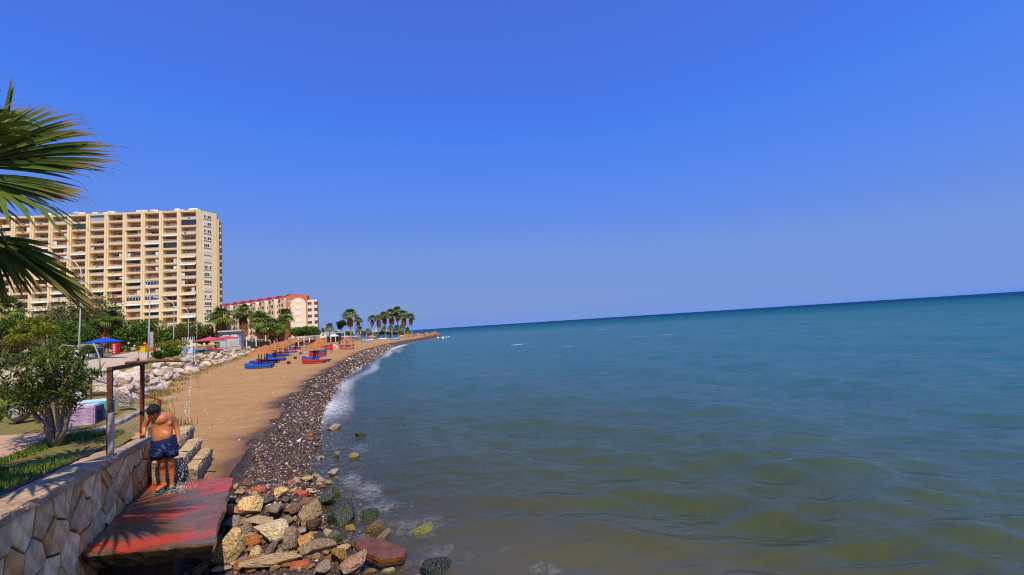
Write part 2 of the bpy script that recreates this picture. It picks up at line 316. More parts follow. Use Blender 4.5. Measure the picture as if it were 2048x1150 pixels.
# ---- sea: one sheet out to the horizon, real waves, body colour by distance offshore and from the camera
def build_sea():
    r = [2.2]
    while r[-1] < 9000: r.append(r[-1] * (1.0115 if r[-1] < 60 else 1.022 if r[-1] < 300 else 1.06))
    r = np.array(r); th = np.radians(np.linspace(-75, 105, 640))   # clockwise from +Y
    Rr, T = np.meshgrid(r, th, indexing='ij'); X = Rr * np.sin(T); Y = Rr * np.cos(T)
    e = X - WATER(Y)
    depth = np.maximum(.13 * e, -1.0); depth = np.where(Y > 205, np.maximum(depth, np.where(e > 0, depth, -1)), depth)
    att = sstep(np.clip(e / 6.0, 0, 1)); near = np.exp(-Rr / 900)
    Z = np.zeros_like(X); g = np.random.default_rng(21)
    spac = np.maximum(Rr * .0115, Rr * 180 / 640 * math.pi / 180)
    for lam, amp, n, spread in ((9.0, .058, 4, .30), (5.2, .033, 6, .45), (2.9, .017, 8, .45), (1.6, .0105, 12, .45), (.95, .0075, 16, .5), (.55, .0036, 18, .55)):
        for k in range(n):
            a = math.radians(205 if lam > 4 else 232 if lam > 2 else 258) + g.normal(0, spread)          # travelling to the shore and towards the camera
            l = lam * g.uniform(.75, 1.35); kx, ky = math.cos(a) * 6.283 / l, math.sin(a) * 6.283 / l
            ph = g.uniform(0, 6.283); warp = .8 * np.sin(X * .11 + Y * .07 + ph) + .6 * np.sin(X * .05 - Y * .13 + 2 * ph)
            s_ = np.sin(kx * X + ky * Y + ph + warp)
            fade = np.clip((l / spac - 2.2) / 2.0, 0, 1)
            env = .65 + .5 * np.sin(X * .21 + Y * .17 + 3 * ph) * np.sin(X * .09 - Y * .23 + ph)
            Z += amp * g.uniform(.6, 1.2) * fade * env * s_
    Z = Z * (.12 + 1.0 * att)
    # breaking crests close to the shore
    lip = np.exp(-((e - 1.3 - .5 * vnoise(X * .25, Y * .25, 5)) / .35) ** 2) * sstep((Y - 18) / 12) * sstep((80 - Y) / 20) * (.5 + .5 * vnoise(X * .2, Y * .2, 6))
    Z += .10 * np.maximum(lip, 0)
    pat = .10 * vnoise(X * .05, Y * .05, 8) + .05 * vnoise(X * .21, Y * .13, 18)
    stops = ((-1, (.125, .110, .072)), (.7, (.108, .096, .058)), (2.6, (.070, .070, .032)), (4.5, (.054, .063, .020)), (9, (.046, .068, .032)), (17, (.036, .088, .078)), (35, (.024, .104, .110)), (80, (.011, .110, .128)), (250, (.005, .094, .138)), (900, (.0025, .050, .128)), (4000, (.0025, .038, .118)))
    eo = (.5 * np.maximum(e, 0) + .7 * np.maximum(Rr - 7, 0)) * (1 + 1.4 * pat)     # browner close in, bluer with distance offshore and from the camera
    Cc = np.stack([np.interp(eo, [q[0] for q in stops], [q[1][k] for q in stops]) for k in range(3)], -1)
    refl = np.interp(e, (0, 10, 30, 100, 250, 1200), (.85, 1.05, 1.05, .46, .18, .05))
    # foam
    def blob(px, py, sx, sy, rot):
        dx, dy = X - px, Y - py; c, s_ = math.cos(rot), math.sin(rot)
        return np.exp(-((dx * c + dy * s_) / sx) ** 2 - ((-dx * s_ + dy * c) / sy) ** 2)
    n1 = vnoise(X * .35, Y * .35, 11); n2 = vnoise(X * 1.4, Y * 1.4, 12)
    fo = .62 * np.exp(-((e - .10 - .30 * n1) / (.20 + .004 * Y)) ** 2) * (.25 + .75 * sstep((Y - 15) / 8)) * sstep((Y - 8) / 5) * (.72 + .5 * n1)
    fo += .95 * np.exp(-((e - 1.6 - .8 * n1) / (.32 + .006 * Y)) ** 2) * np.clip(.35 + 1.2 * vnoise(X * .12, Y * .12, 13), 0, 1) * sstep((Y - 20) / 8) * sstep((160 - Y) / 40)
    fo += .65 * np.exp(-((e - 3.6 - 1.2 * n1) / (.35 + .006 * Y)) ** 2) * np.clip(1.4 * vnoise(X * .16, Y * .16, 14), 0, 1) * sstep((Y - 24) / 8) * sstep((110 - Y) / 30)
    fo += .98 * np.exp(-((e - .8) / (.75 + .25 * n1)) ** 2) * np.exp(-((Y - 31) / 5) ** 2) * (.8 + .4 * n1)
    fo += .55 * np.exp(-((e - .6) / .8) ** 2) * np.exp(-((Y - 22) / 4.0) ** 2)
    fo += .16 * np.exp(-((e - 1.0) / 1.1) ** 2) * sstep((20 - Y) / 6) * (.5 + n1)
    for (u, v, sx, sy, a, rt) in ((740, 985, .35, .8, .40, .5), (700, 960, .25, .5, .42, .4), (760, 1020, .5, .4, .32, .3), (880, 1110, .5, .5, .34, 0), (1075, 1132, .36, .16, .50, .5), (1110, 1140, .14, .1, .45, .2), (1000, 1105, .4, .3, .34, .8), (720, 900, .5, .8, .34, .5), (830, 1060, .8, .6, .30, .2)):
        p = atz(u, v, 0); fo += a * blob(p.x, p.y, sx, sy, rt) * (.8 + .5 * n2)
    for (u, v, sx, sy, a) in ((1037, 689, 1.3, .5, 1.2), (1125, 693, 1.6, .4, .8), (1175, 660, 6, .6, .9), (1190, 656, 9, .9, 1.1), (1115, 661, 4, .8, 1.), (1075, 664, 4, .8, .9), (1028, 666, 4, .8, .6), (1312, 671, 5, .6, .5)):
        p = atz(u, v, 0); fo += a * blob(p.x, p.y, sx, sy, 0)
    nt_ = len(th); i = np.arange(len(r) - 1)[:, None] * nt_ + np.arange(nt_ - 1)[None]
    Fq = np.stack([i, i + 1, i + nt_ + 1, i + nt_], -1).reshape(-1, 4)
    keep = (e > -3.0).ravel()                                    # the sheet tucks a little way under the beach and stops
    Fq = Fq[keep[Fq].any(1)]
    depth_t = np.where(e < 30, depth, 9)
    me = fast_mesh('sea', np.stack([X, Y, Z + .005], -1).reshape(-1, 3), Fq, sea_mat(), col=Cc.reshape(-1, 3), smooth=True, attrs={'depth': depth_t.ravel(), 'foam': np.clip(fo * (.55 + .30 * sstep((Y - 16) / 8)), 0, 1.2).ravel(), 'refl': refl.ravel()})
    o = link('sea', me); o['kind'] = 'structure'
def sea_mat():
    m = bpy.data.materials.new('sea_water'); m.use_nodes = True; nt = m.node_tree; L = nt.links; P = nt.nodes['Principled BSDF']
    co = nnew(nt, 'ShaderNodeNewGeometry').outputs['Position']
    mp = nnew(nt, 'ShaderNodeMapping'); mp.inputs['Rotation'].default_value = (0, 0, math.radians(-8)); mp.inputs['Scale'].default_value = (.50, 1.35, 1); L.new(co, mp.inputs[0])
    b = nnew(nt, 'ShaderNodeVertexColor', layer_name='Col').outputs['Color']
    prev = None
    for sc_, dt_, di_, st_, rg_ in ((.10, 7, .6, .45, .65), (.9, 4, .105, .7, .5), (2.4, 4, .052, .75, .55), (6.5, 3, .018, .7, .5)):
        nb = nnew(nt, 'ShaderNodeTexNoise'); nb.inputs['Scale'].default_value = sc_; nb.inputs['Detail'].default_value = dt_; nb.inputs['Roughness'].default_value = rg_; nb.inputs['Distortion'].default_value = .4
        L.new(mp.outputs[0], nb.inputs['Vector'])
        bp = nnew(nt, 'ShaderNodeBump'); bp.inputs['Strength'].default_value = st_; bp.inputs['Distance'].default_value = di_; L.new(nb.outputs['Fac'], bp.inputs['Height'])
        if prev is not None: L.new(prev.outputs[0], bp.inputs['Normal'])
        prev = bp
    bp2 = bp
    nt.nodes.remove(P)
    wv = nnew(nt, 'ShaderNodeBsdfDiffuse'); L.new(b, wv.inputs[0]); L.new(bp2.outputs[0], wv.inputs['Normal'])
    gs = nnew(nt, 'ShaderNodeBsdfGlossy'); gs.inputs['Roughness'].default_value = .12; L.new(bp2.outputs[0], gs.inputs['Normal'])
    f0 = nnew(nt, 'ShaderNodeFresnel'); f0.inputs[0].default_value = 1.33; L.new(bp2.outputs[0], f0.inputs['Normal'])
    ra = nnew(nt, 'ShaderNodeAttribute', attribute_name='refl').outputs['Fac']
    fm0 = nnew(nt, 'ShaderNodeMath', operation='MULTIPLY'); L.new(f0.outputs[0], fm0.inputs[0]); L.new(ra, fm0.inputs[1])
    fm1 = nnew(nt, 'ShaderNodeMath', operation='MINIMUM'); L.new(fm0.outputs[0], fm1.inputs[0]); fm1.inputs[1].default_value = .42; fm0 = fm1
    body = nnew(nt, 'ShaderNodeMixShader'); L.new(fm0.outputs[0], body.inputs[0]); L.new(wv.outputs[0], body.inputs[1]); L.new(gs.outputs[0], body.inputs[2])
    dp = nnew(nt, 'ShaderNodeAttribute', attribute_name='depth').outputs['Fac']
    k = nnew(nt, 'ShaderNodeMath', operation='MULTIPLY'); L.new(dp, k.inputs[0]); k.inputs[1].default_value = -3.8
    ex = nnew(nt, 'ShaderNodeMath', operation='EXPONENT'); L.new(k.outputs[0], ex.inputs[0])
    cl = nnew(nt, 'ShaderNodeMath', operation='MULTIPLY', use_clamp=True); L.new(ex.outputs[0], cl.inputs[0]); cl.inputs[1].default_value = .86
    # the clear part of the shallows: seen through, with the surface still mirroring the sky
    tb = nnew(nt, 'ShaderNodeBsdfTransparent'); tb.inputs[0].default_value = (.86, .88, .82, 1)
    gl = nnew(nt, 'ShaderNodeBsdfGlossy'); gl.inputs['Roughness'].default_value = .08; L.new(bp.outputs[0], gl.inputs['Normal'])
    fr = nnew(nt, 'ShaderNodeFresnel'); fr.inputs[0].default_value = 1.33; L.new(bp.outputs[0], fr.inputs['Normal'])
    cm = nnew(nt, 'ShaderNodeMixShader'); L.new(fr.outputs[0], cm.inputs[0]); L.new(tb.outputs[0], cm.inputs[1]); L.new(gl.outputs[0], cm.inputs[2])
    m1 = nnew(nt, 'ShaderNodeMixShader'); L.new(cl.outputs[0], m1.inputs[0]); L.new(body.outputs[0], m1.inputs[1]); L.new(cm.outputs[0], m1.inputs[2])
    # foam, broken into lace
    fa = nnew(nt, 'ShaderNodeAttribute', attribute_name='foam').outputs['Fac']
    fn = nnew(nt, 'ShaderNodeTexNoise'); fn.inputs['Scale'].default_value = 4.5; fn.inputs['Detail'].default_value = 9; fn.inputs['Roughness'].default_value = .72; fn.inputs['Distortion'].default_value = .9; L.new(co, fn.inputs['Vector'])
    n2_ = nnew(nt, 'ShaderNodeMapRange'); n2_.inputs[1].default_value = .30; n2_.inputs[2].default_value = .72; n2_.inputs[3].default_value = .10; n2_.inputs[4].default_value = 1.75; L.new(fn.outputs['Fac'], n2_.inputs[0])
    ad = nnew(nt, 'ShaderNodeMath', operation='MULTIPLY'); L.new(fa, ad.inputs[0]); L.new(n2_.outputs[0], ad.inputs[1])
    fr2 = nnew(nt, 'ShaderNodeMapRange'); fr2.inputs[1].default_value = .10; fr2.inputs[2].default_value = .95; L.new(ad.outputs[0], fr2.inputs[0])
    fm = nnew(nt, 'ShaderNodeMath', operation='MULTIPLY'); L.new(fr2.outputs[0], fm.inputs[0]); fm.inputs[1].default_value = .92
    df = nnew(nt, 'ShaderNodeBsdfDiffuse'); df.inputs[0].default_value = (.74, .73, .72, 1)
    m2 = nnew(nt, 'ShaderNodeMixShader'); L.new(fm.outputs[0], m2.inputs[0]); L.new(m1.outputs[0], m2.inputs[1]); L.new(df.outputs[0], m2.inputs[2])
    L.new(m2.outputs[0], nt.nodes['Material Output'].inputs['Surface']); return m
build_sea()
# ------------------------------------------------------------------ the wall, platform and steps share one local frame (t to the sea, s along the wall)
WA = Vector((-7.44, 8.97, 0)); WD = Vector((-.455, .89, 0)).normalized(); WN = Vector((.89, .455, 0)).normalized(); WR = math.atan2(WN.y, WN.x)
def W(s, t, z): return WA + WD * s + WN * t + Vector((0, 0, z))
def cope_z(s): return 1.80 - .055 * s
def clip_poly(poly, nx, ny, d):      # keep nx*x+ny*y<=d
    out = []
    for i in range(len(poly)):
        p, q = poly[i], poly[(i + 1) % len(poly)]; a, b = nx * p[0] + ny * p[1] - d, nx * q[0] + ny * q[1] - d
        if a <= 0: out.append(p)
        if a * b < 0:
            k = a / (a - b); out.append((p[0] + (q[0] - p[0]) * k, p[1] + (q[1] - p[1]) * k))
    return out
def voronoi(sites, region, gap):
    cells = []
    for i, (x, y) in enumerate(sites):
        poly = list(region)
        for j, (a, b) in enumerate(sites):
            if j == i or (a - x) ** 2 + (b - y) ** 2 > 2.2: continue
            nx, ny = a - x, b - y; L_ = math.hypot(nx, ny); nx /= L_; ny /= L_
            poly = clip_poly(poly, nx, ny, nx * (x + a) / 2 + ny * (y + b) / 2 - gap)
            if len(poly) < 3: break
        cells.append(poly if len(poly) >= 3 else None)
    return cells
# ---- retaining wall of irregular stone slabs
wall = empty('stone_wall', W(0, 0, 0), WR, 'retaining wall of irregular pale stone slabs beside the painted platform', 'wall')
mb = MB(); S0, S1 = -11.0, 0.0        # mortar core, local x = t, y = s
for a, b in ((S0, -5.5), (-5.5, S1)):
    mb.add([(-.36, a, -.3), (0, a, -.3), (0, b, -.3), (-.36, b, -.3), (-.36, a, cope_z(a) - .10), (0, a, cope_z(a) - .10), (0, b, cope_z(b) - .10), (-.36, b, cope_z(b) - .10)],
           [(3, 2, 1, 0), (4, 5, 6, 7), (0, 1, 5, 4), (1, 2, 6, 5), (2, 3, 7, 6), (3, 0, 4, 7)])
mb.build('mortar_core', mat('mortar', (.10, .075, .05), .95, var=.4, scale=6, bump=.6, bscale=30), wall)
sites = []
for i in range(17):
    for j in range(5):
        sites.append((-5.75 + i * .355 + RNG.uniform(-.20, .20) + (.17 if j % 2 else 0), .30 + j * .36 + RNG.uniform(-.19, .19)))
ST_COL = [(.74, .49, .21), (.68, .47, .23), (.76, .52, .23), (.60, .41, .20), (.62, .33, .09), (.66, .42, .16), (.80, .57, .27), (.54, .28, .08), (.54, .33, .14)]
k = .055
for ci, poly in enumerate(voronoi(sites, [(-5.9, .12), (0.0, .12), (0.0, 1.685), (-5.9, 1.685 + k * 5.9)], .013)):
    if not poly: continue
    cx, cz = sum(p[0] for p in poly) / len(poly), sum(p[1] for p in poly) / len(poly)
    if max(p[0] for p in poly) - min(p[0] for p in poly) < .05: continue
    th = RNG.uniform(.020, .045); n = len(poly); ins = .955
    vs = [(-.01, p[0] - cx, p[1] - cz) for p in poly] + [(th * .72, (p[0] - cx) * .985, (p[1] - cz) * .985) for p in poly] + [(th + RNG.uniform(-.006, .006), (p[0] - cx) * ins, (p[1] - cz) * ins) for p in poly]
    fs = [(i, (i + 1) % n, n + (i + 1) % n, n + i) for i in range(n)] + [(n + i, n + (i + 1) % n, 2 * n + (i + 1) % n, 2 * n + i) for i in range(n)] + [tuple(range(2 * n, 3 * n))]
    o = MB().add(vs, fs).build('stone', M_ROCK, wall, loc=(0, cx, cz))
    c = RNG.choice(ST_COL); g = RNG.uniform(.8, 1.12); o.color = (c[0] * g, c[1] * g, c[2] * g, 1)
ns = 90; vs = []; fs = []          # coping: rough cast concrete, uneven edge
prof = [(-.40, -.10), (-.40, 0), (-.25, .012), (-.08, .008), (.055, -.005), (.075, -.03), (.07, -.10)]
for i in range(ns + 1):
    s_ = S0 + (S1 - S0 + .03) * i / ns
    for (t_, z_) in prof: vs.append((t_ + RNG.uniform(-.014, .014), s_, cope_z(s_) + z_ + RNG.uniform(-.008, .008)))
m_ = len(prof)
for i in range(ns):
    for j in range(m_): fs.append((i * m_ + j, i * m_ + (j + 1) % m_, (i + 1) * m_ + (j + 1) % m_, (i + 1) * m_ + j))
fs += [tuple(range(m_)), tuple(range(ns * m_ + m_ - 1, ns * m_ - 1, -1))]
MB().add(vs, fs).build('coping', mat('weathered_concrete', (.50, .34, .19), .9, var=.35, scale=3.5, bump=.6, bscale=22, col2=(.32, .21, .12), dist=.03), wall)
# ---- painted shower platform
def slab_mat():
    m = bpy.data.materials.new('painted_wet_concrete'); m.use_nodes = True; nt = m.node_tree; L = nt.links; P = nt.nodes['Principled BSDF']
    co = nnew(nt, 'ShaderNodeTexCoord').outputs['Object']
    mp = nnew(nt, 'ShaderNodeMapping'); mp.inputs['Scale'].default_value = (.95, 1.9, 1); mp.inputs['Rotation'].default_value = (0, 0, .40); L.new(co, mp.inputs[0])
    def noise(s, d=7, v=mp.outputs[0], dis=.6):
        n = nnew(nt, 'ShaderNodeTexNoise'); n.inputs['Scale'].default_value = s; n.inputs['Detail'].default_value = d; n.inputs['Roughness'].default_value = .68; n.inputs['Distortion'].default_value = dis; L.new(v, n.inputs['Vector']); return n.outputs['Fac']
    def rng(x, a, b, c=0, d=1):
        r = nnew(nt, 'ShaderNodeMapRange'); r.inputs[1].default_value = a; r.inputs[2].default_value = b; r.inputs[3].default_value = c; r.inputs[4].default_value = d; L.new(x, r.inputs[0]); return r.outputs[0]
    def mth(op, a, b):
        x = nnew(nt, 'ShaderNodeMath', operation=op); L.new(a, x.inputs[0])
        if isinstance(b, float): x.inputs[1].default_value = b
        else: L.new(b, x.inputs[1])
        return x.outputs[0]
    def mix(f, a, b):
        x = nnew(nt, 'ShaderNodeMix', data_type='RGBA'); L.new(f, x.inputs['Factor'])
        for s_, v_ in (('A', a), ('B', b)):
            if isinstance(v_, tuple): x.inputs[s_].default_value = (*v_, 1)
            else: L.new(v_, x.inputs[s_])
        return x.outputs['Result']
    sx = nnew(nt, 'ShaderNodeSeparateXYZ'); L.new(co, sx.inputs[0]); X, Y, Z = sx.outputs
    bare = mix(rng(noise(2.2), .35, .65), (.085, .048, .028), (.165, .092, .052))
    # two brushed bands of red paint across the platform, worn through
    d = mth('ADD', Y, mth('MULTIPLY', X, .42))              # runs along the bands
    def band(c, w_):
        a = mth('ABSOLUTE', mth('ADD', d, -c), 0.0); return rng(a, w_ * .35, w_, 1, 0)
    bands = mth('MAXIMUM', mth('MAXIMUM', band(-.55, .62), band(-2.15, .45)), band(-3.1, .22))
    red = mth('MULTIPLY', rng(mth('ADD', mth('MULTIPLY', bands, .55), mth('MULTIPLY', mth('ADD', noise(1.05, 9), -.5), 5.0)), .26, .76), rng(noise(6.5, 9), .30, .52))
    blue = rng(mth('ADD', rng(d, -.45, .10), mth('MULTIPLY', mth('ADD', noise(1.3), -.5), 1.5)), .60, .95)
    b = mix(blue, bare, (.045, .05, .12)); b = mix(red, b, (.50, .034, .007))
    gr = rng(noise(9.0, 8), .50, .70, 0, .45); b = mix(gr, b, (.08, .055, .045))
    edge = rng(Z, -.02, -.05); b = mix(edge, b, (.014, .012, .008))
    L.new(b, P.inputs['Base Color'])
    rr = rng(noise(1.1, 4), .35, .60, .05, .34); L.new(rr, P.inputs['Roughness']); P.inputs['Specular IOR Level'].default_value = .28
    bp = nnew(nt, 'ShaderNodeBump'); bp.inputs['Strength'].default_value = .35; bp.inputs['Distance'].default_value = .012; L.new(noise(14, 6), bp.inputs['Height']); L.new(bp.outputs[0], P.inputs['Normal'])
    return m
slab = empty('concrete_platform', W(0, 0, .95), WR, 'wet concrete shower platform with worn red and blue paint', 'platform')
cor = [(.045, -3.35), (1.58, -4.03), (1.52, -.91), (.045, -.02)]; pts = []
for i in range(4):
    a, b = cor[i], cor[(i + 1) % 4]; n = 14
    for q in range(n):
        f = q / n; x, y = a[0] + (b[0] - a[0]) * f, a[1] + (b[1] - a[1]) * f
        jit = .0 if i == 3 else .022
        pts.append((x + RNG.uniform(-jit, jit), y + RNG.uniform(-jit, jit)))
mb = MB(); n = len(pts); cc = (sum(p[0] for p in pts) / n, sum(p[1] for p in pts) / n)
rings = [(1.0, 0.0, 0), (1.006, -.03, .01), (1.0, -.10, .02), (.975, -.17, .03), (.93, -.24, .04)]
for k_, z_, j_ in rings:
    mb.v += [(cc[0] + (p[0] - cc[0]) * k_ + RNG.uniform(-j_, j_) * .5, cc[1] + (p[1] - cc[1]) * k_ + RNG.uniform(-j_, j_), z_ + RNG.uniform(-j_, j_) * .5) for p in pts]
for r_ in range(len(rings) - 1):
    for i in range(n): mb.f.append((r_ * n + i, (r_ + 1) * n + i, (r_ + 1) * n + (i + 1) % n, r_ * n + (i + 1) % n)); mb.m.append(0)
mb.f += [tuple(range(n)), tuple(range(len(rings) * n - 1, (len(rings) - 1) * n - 1, -1))]; mb.m += [0, 0]
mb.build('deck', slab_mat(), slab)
MB().prism([(.06, -2.7), (1.0, -3.2), (1.12, -1.2), (.06, -.3)], -1.0, -.235).build('footing', mat('wet_dark_concrete', (.05, .04, .03), .7, var=.5, scale=4, bump=.6), slab)
# ---- steps down to the sand
steps = empty('stone_steps', W(0, 0, 0), WR, 'worn stone steps down to the sand behind the bather', 'steps')
M_STEP = mat('worn_step_stone', (.54, .36, .18), .9, var=.35, scale=3, bump=.7, bscale=20, col2=(.40, .26, .12), dist=.03)
M_RISER = mat('rubble_riser', (.40, .29, .17), .9, var=.55, scale=7, bump=.8, bscale=16, col2=(.12, .10, .08), dist=.04)
for (z, t1, sa, sb) in ((1.15, .86, -.48, 1.50), (1.36, .62, -.34, 1.78), (1.58, .36, -.18, 2.5)):
    mb = MB(); nn = 16; t0 = -1.04 if z > 1.5 else t1 - .5
    prof = [(t0, z - .5), (t0, z - .012), (t1 - .06, z), (t1, z - .02), (t1 + .015, z - .07), (t1 - .02, z - .5)]
    for i in range(nn + 1):
        s_ = sa + (sb - sa) * i / nn
        fl = .05 if i == nn else 0
        mb.v += [(a + RNG.uniform(-.022, .022) - fl * (a > 0), s_ + RNG.uniform(-.02, .02), b + RNG.uniform(-.012, .012) - fl * .4) for a, b in prof]
    q = len(prof)
    for i in range(nn):
        for j in range(q): mb.f.append((i * q + j, (i + 1) * q + j, (i + 1) * q + (j + 1) % q, i * q + (j + 1) % q)); mb.m.append(1 if j in (3, 4) else 0)
    mb.f += [tuple(range(q - 1, -1, -1)), tuple(range(nn * q, nn * q + q))]; mb.m += [1, 1]
    mb.build('step', [M_STEP, M_RISER], steps)
for q in range(9):                     # rubble stones facing the risers
    for (z, t1, sa, sb) in ((1.05, .875, -.42, 1.45), (1.26, .635, 0, 1.72), (1.47, .375, .1, 2.45)):
        s_ = sa + (sb - sa) * (q + .5) / 9
        o = MB().box((0, 0, 0), (.05, (sb - sa) / 9 * .86, .12)).build('riser_stone', M_ROCK, steps, loc=(t1 - .02 + RNG.uniform(-.008, .008), s_, z), rot=(RNG.uniform(-.1, .1), 0, RNG.uniform(-.08, .08)))
        bevelled(o.data, .02); g = RNG.uniform(.5, 1.1); o.color = (.48 * g, .37 * g, .24 * g, 1)
kerb = empty('terrace_kerb', W(0, 0, 0), WR, 'kerb of grey cut stones along the edge of the paved terrace', 'kerb')
for q in range(10):
    s_ = .55 + q * .46
    o = MB().box((0, 0, 0), (.26, .445, .36)).build('kerb_stone', M_ROCK, kerb, loc=(-1.17 + RNG.uniform(-.01, .01), s_, 1.72 + RNG.uniform(-.008, .008)))
    bevelled(o.data, .018); g = RNG.uniform(.8, 1.15); o.color = (.36 * g, .33 * g, .285 * g, 1)
# ---- paved terrace, wavy interlocking pattern
def paving_mat():
    m = bpy.data.materials.new('wavy_orange_paving'); m.use_nodes = True; nt = m.node_tree; L = nt.links; P = nt.nodes['Principled BSDF']
    co = nnew(nt, 'ShaderNodeTexCoord').outputs['Object']
    wv = nnew(nt, 'ShaderNodeTexWave', wave_type='BANDS', bands_direction='Y'); wv.inputs['Scale'].default_value = 2.6; wv.inputs['Distortion'].default_value = 3.2; wv.inputs['Detail'].default_value = 2; wv.inputs['Detail Scale'].default_value = 2.2; L.new(co, wv.inputs[0])
    cr = nnew(nt, 'ShaderNodeMix', data_type='RGBA'); L.new(wv.outputs['Fac'], cr.inputs['Factor']); cr.inputs['A'].default_value = (.40, .21, .105, 1); cr.inputs['B'].default_value = (.50, .29, .16, 1)
    nz = nnew(nt, 'ShaderNodeTexNoise'); nz.inputs['Scale'].default_value = 3; nz.inputs['Detail'].default_value = 8; L.new(co, nz.inputs[0])
    c2 = nnew(nt, 'ShaderNodeMix', data_type='RGBA'); L.new(nz.outputs['Fac'], c2.inputs['Factor']); L.new(cr.outputs['Result'], c2.inputs['A']); c2.inputs['B'].default_value = (.46, .31, .19, 1)
    L.new(c2.outputs['Result'], P.inputs['Base Color']); P.inputs['Roughness'].default_value = .9
    bp = nnew(nt, 'ShaderNodeBump'); bp.inputs['Strength'].default_value = .7; bp.inputs['Distance'].default_value = .02; L.new(wv.outputs['Fac'], bp.inputs['Height']); L.new(bp.outputs[0], P.inputs['Normal']); return m
pv = MB().prism([(-6.5, -9), (-1.95, -9), (-1.85, -2), (-1.72, .1), (-1.50, 1.3), (-1.30, 1.5), (-1.30, 5.2), (-3.4, 6.2), (-6.5, 5.0)], 1.55, 1.905).build('paving', paving_mat(), loc=W(0, 0, 0), rot=(0, 0, WR)); pv['kind'] = 'structure'
# ---- painted concrete blocks
def block(loc, dims, front, top, side, label, hole=True):
    e = empty('painted_block', W(loc[1], loc[0], 1.905), WR, label, 'concrete block', 'painted concrete blocks on the terrace')
    w_, l_, h_ = dims
    bmx = bmesh.new(); bmesh.ops.create_cube(bmx, size=1)
    for v in bmx.verts: v.co = Vector((v.co.x * w_, v.co.y * l_, (v.co.z + .5) * h_))
    bmesh.ops.bevel(bmx, geom=list(bmx.edges), offset=.025, segments=2, affect='EDGES')
    me = bpy.data.meshes.new('body'); bmx.to_mesh(me); bmx.free()
    for i_, c in enumerate((front, top, side)): me.materials.append(mat('peeling_paint_%d_%d_%d' % tuple(int(x * 99) for x in c), c, .8, var=.3, scale=2.2, bump=.5, bscale=20, col2=(.40, .36, .27), ramp=(.60, .66), dist=.02))
    for p in me.polygons: p.material_index = 1 if p.normal.z > .6 else 2 if p.normal.x > .6 else 0
    link('body', me, e)
    if hole: MB().box((w_ / 2 - .02, .02, h_ * .44), (.05, l_ * .5, h_ * .52)).build('hole_panel', plain('hole_shade', (.03, .02, .02), .9), e)  # flat panel, the hole's shade is put into its dark colour
LIL, TEA = (.42, .27, .44), (.06, .42, .42)
block((-1.66, 2.36), (.46, .60, .44), LIL, (.55, .45, .60), (.06, .07, .17), 'lilac painted concrete block nearest the oleander shrub')
block((-1.66, 3.02), (.50, .62, .46), TEA, (.40, .62, .55), (.05, .40, .45), 'teal painted concrete block behind the lilac one')
block((-2.05, 3.85), (.55, .80, .40), LIL, (.62, .55, .66), (.38, .27, .42), 'lilac painted block with whitish top, farthest of the three', False)
# ---- shower frame
RUST = mat('flaking_rust_paint', (.13, .035, .018), .75, var=.45, scale=5, bump=.5, bscale=30, col2=(.20, .24, .22), ramp=(.63, .70))
RUST2 = mat('rusty_steel', (.17, .045, .02), .75, var=.4, scale=6, bump=.4, bscale=30)
sh = empty('beach_shower', W(-2.0, -.1, 0), WR, 'rusty square-tube shower frame on the wall, water running from its arm', 'shower')
def L2(u, v, s): # local coordinates inside the shower of a picture point lying above the wall line at s
    return None
zt = 3.27
p1 = Vector((-.04, -.08, 0)); p2 = Vector((-.02, 1.83, 0))          # local feet: first post (s=-2.08), second post (s=-.17)
def lpt(px, t, s): return Vector((t + .1, s + 2.0, px))
def post(name, base_z, top, t, s, mats_): return MB().box((t + .1, s + 2.0, (base_z + top) / 2), (.062, .062, top - base_z)).build(name, mats_, sh)
post('post', 1.95, zt, -.02, -2.10, RUST)
lower = MB().box((.10, -.10, 2.02), (.064, .085, 1.15)).build('post_sleeve', plain('bare_galvanised', (.42, .38, .34), .5, metal=.3, var=.3), sh)
post('post', 1.80, zt, -.07, -.14, RUST)
MB().tube([(.08, -.14, zt + .01), (.02, 2.15, zt + .01)], .045, 4).build('crossbar', RUST, sh)
MB().tube([(-.04, 1.12, zt + .06), (.45, .95, zt + .055), (.86, .79, zt + .03)], .024, 10).build('arm_pipe', RUST2, sh)
MB().tube([(.86, .79, zt + .03), (1.02, .735, zt + .02), (1.05, .73, zt - .05)], [.032, .034, .024], 10).build('nozzle', mat('worn_white_pipe', (.45, .42, .40), .5, var=.5, scale=9, bump=.2, col2=(.04, .03, .03), ramp=(.45, .6)), sh)
MB().tube([(.17, -.02, 1.93), (.17, 1.0, 1.885), (.16, 1.84, 1.84)], .019, 10).build('supply_pipe', M_GREY, sh)
MB().tube([(.16, 1.84, 1.76), (.16, 1.84, 2.02)], .028, 10).tube([(.16, 1.84, 1.96), (.24, 1.84, 1.96)], .02, 8).tube([(.20, 1.78, 1.965), (.20, 1.92, 1.965)], .015, 8).build('tap', plain('tarnished_brass', (.30, .22, .13), .4, metal=.7), sh)
tag(MB().tube([W(-6, -.46, 2.12), W(-4.2, -.44, 2.03), W(-2.6, -.47, 1.93), W(-1.4, -.42, 1.90), W(-.7, -.40, 1.87), W(-.25, -.22, 1.84)], .022, 8).build('garden_hose', plain('black_rubber', (.02, .02, .022), .5), smooth=True), 'black hose lying along the grass edge behind the coping', 'hose')
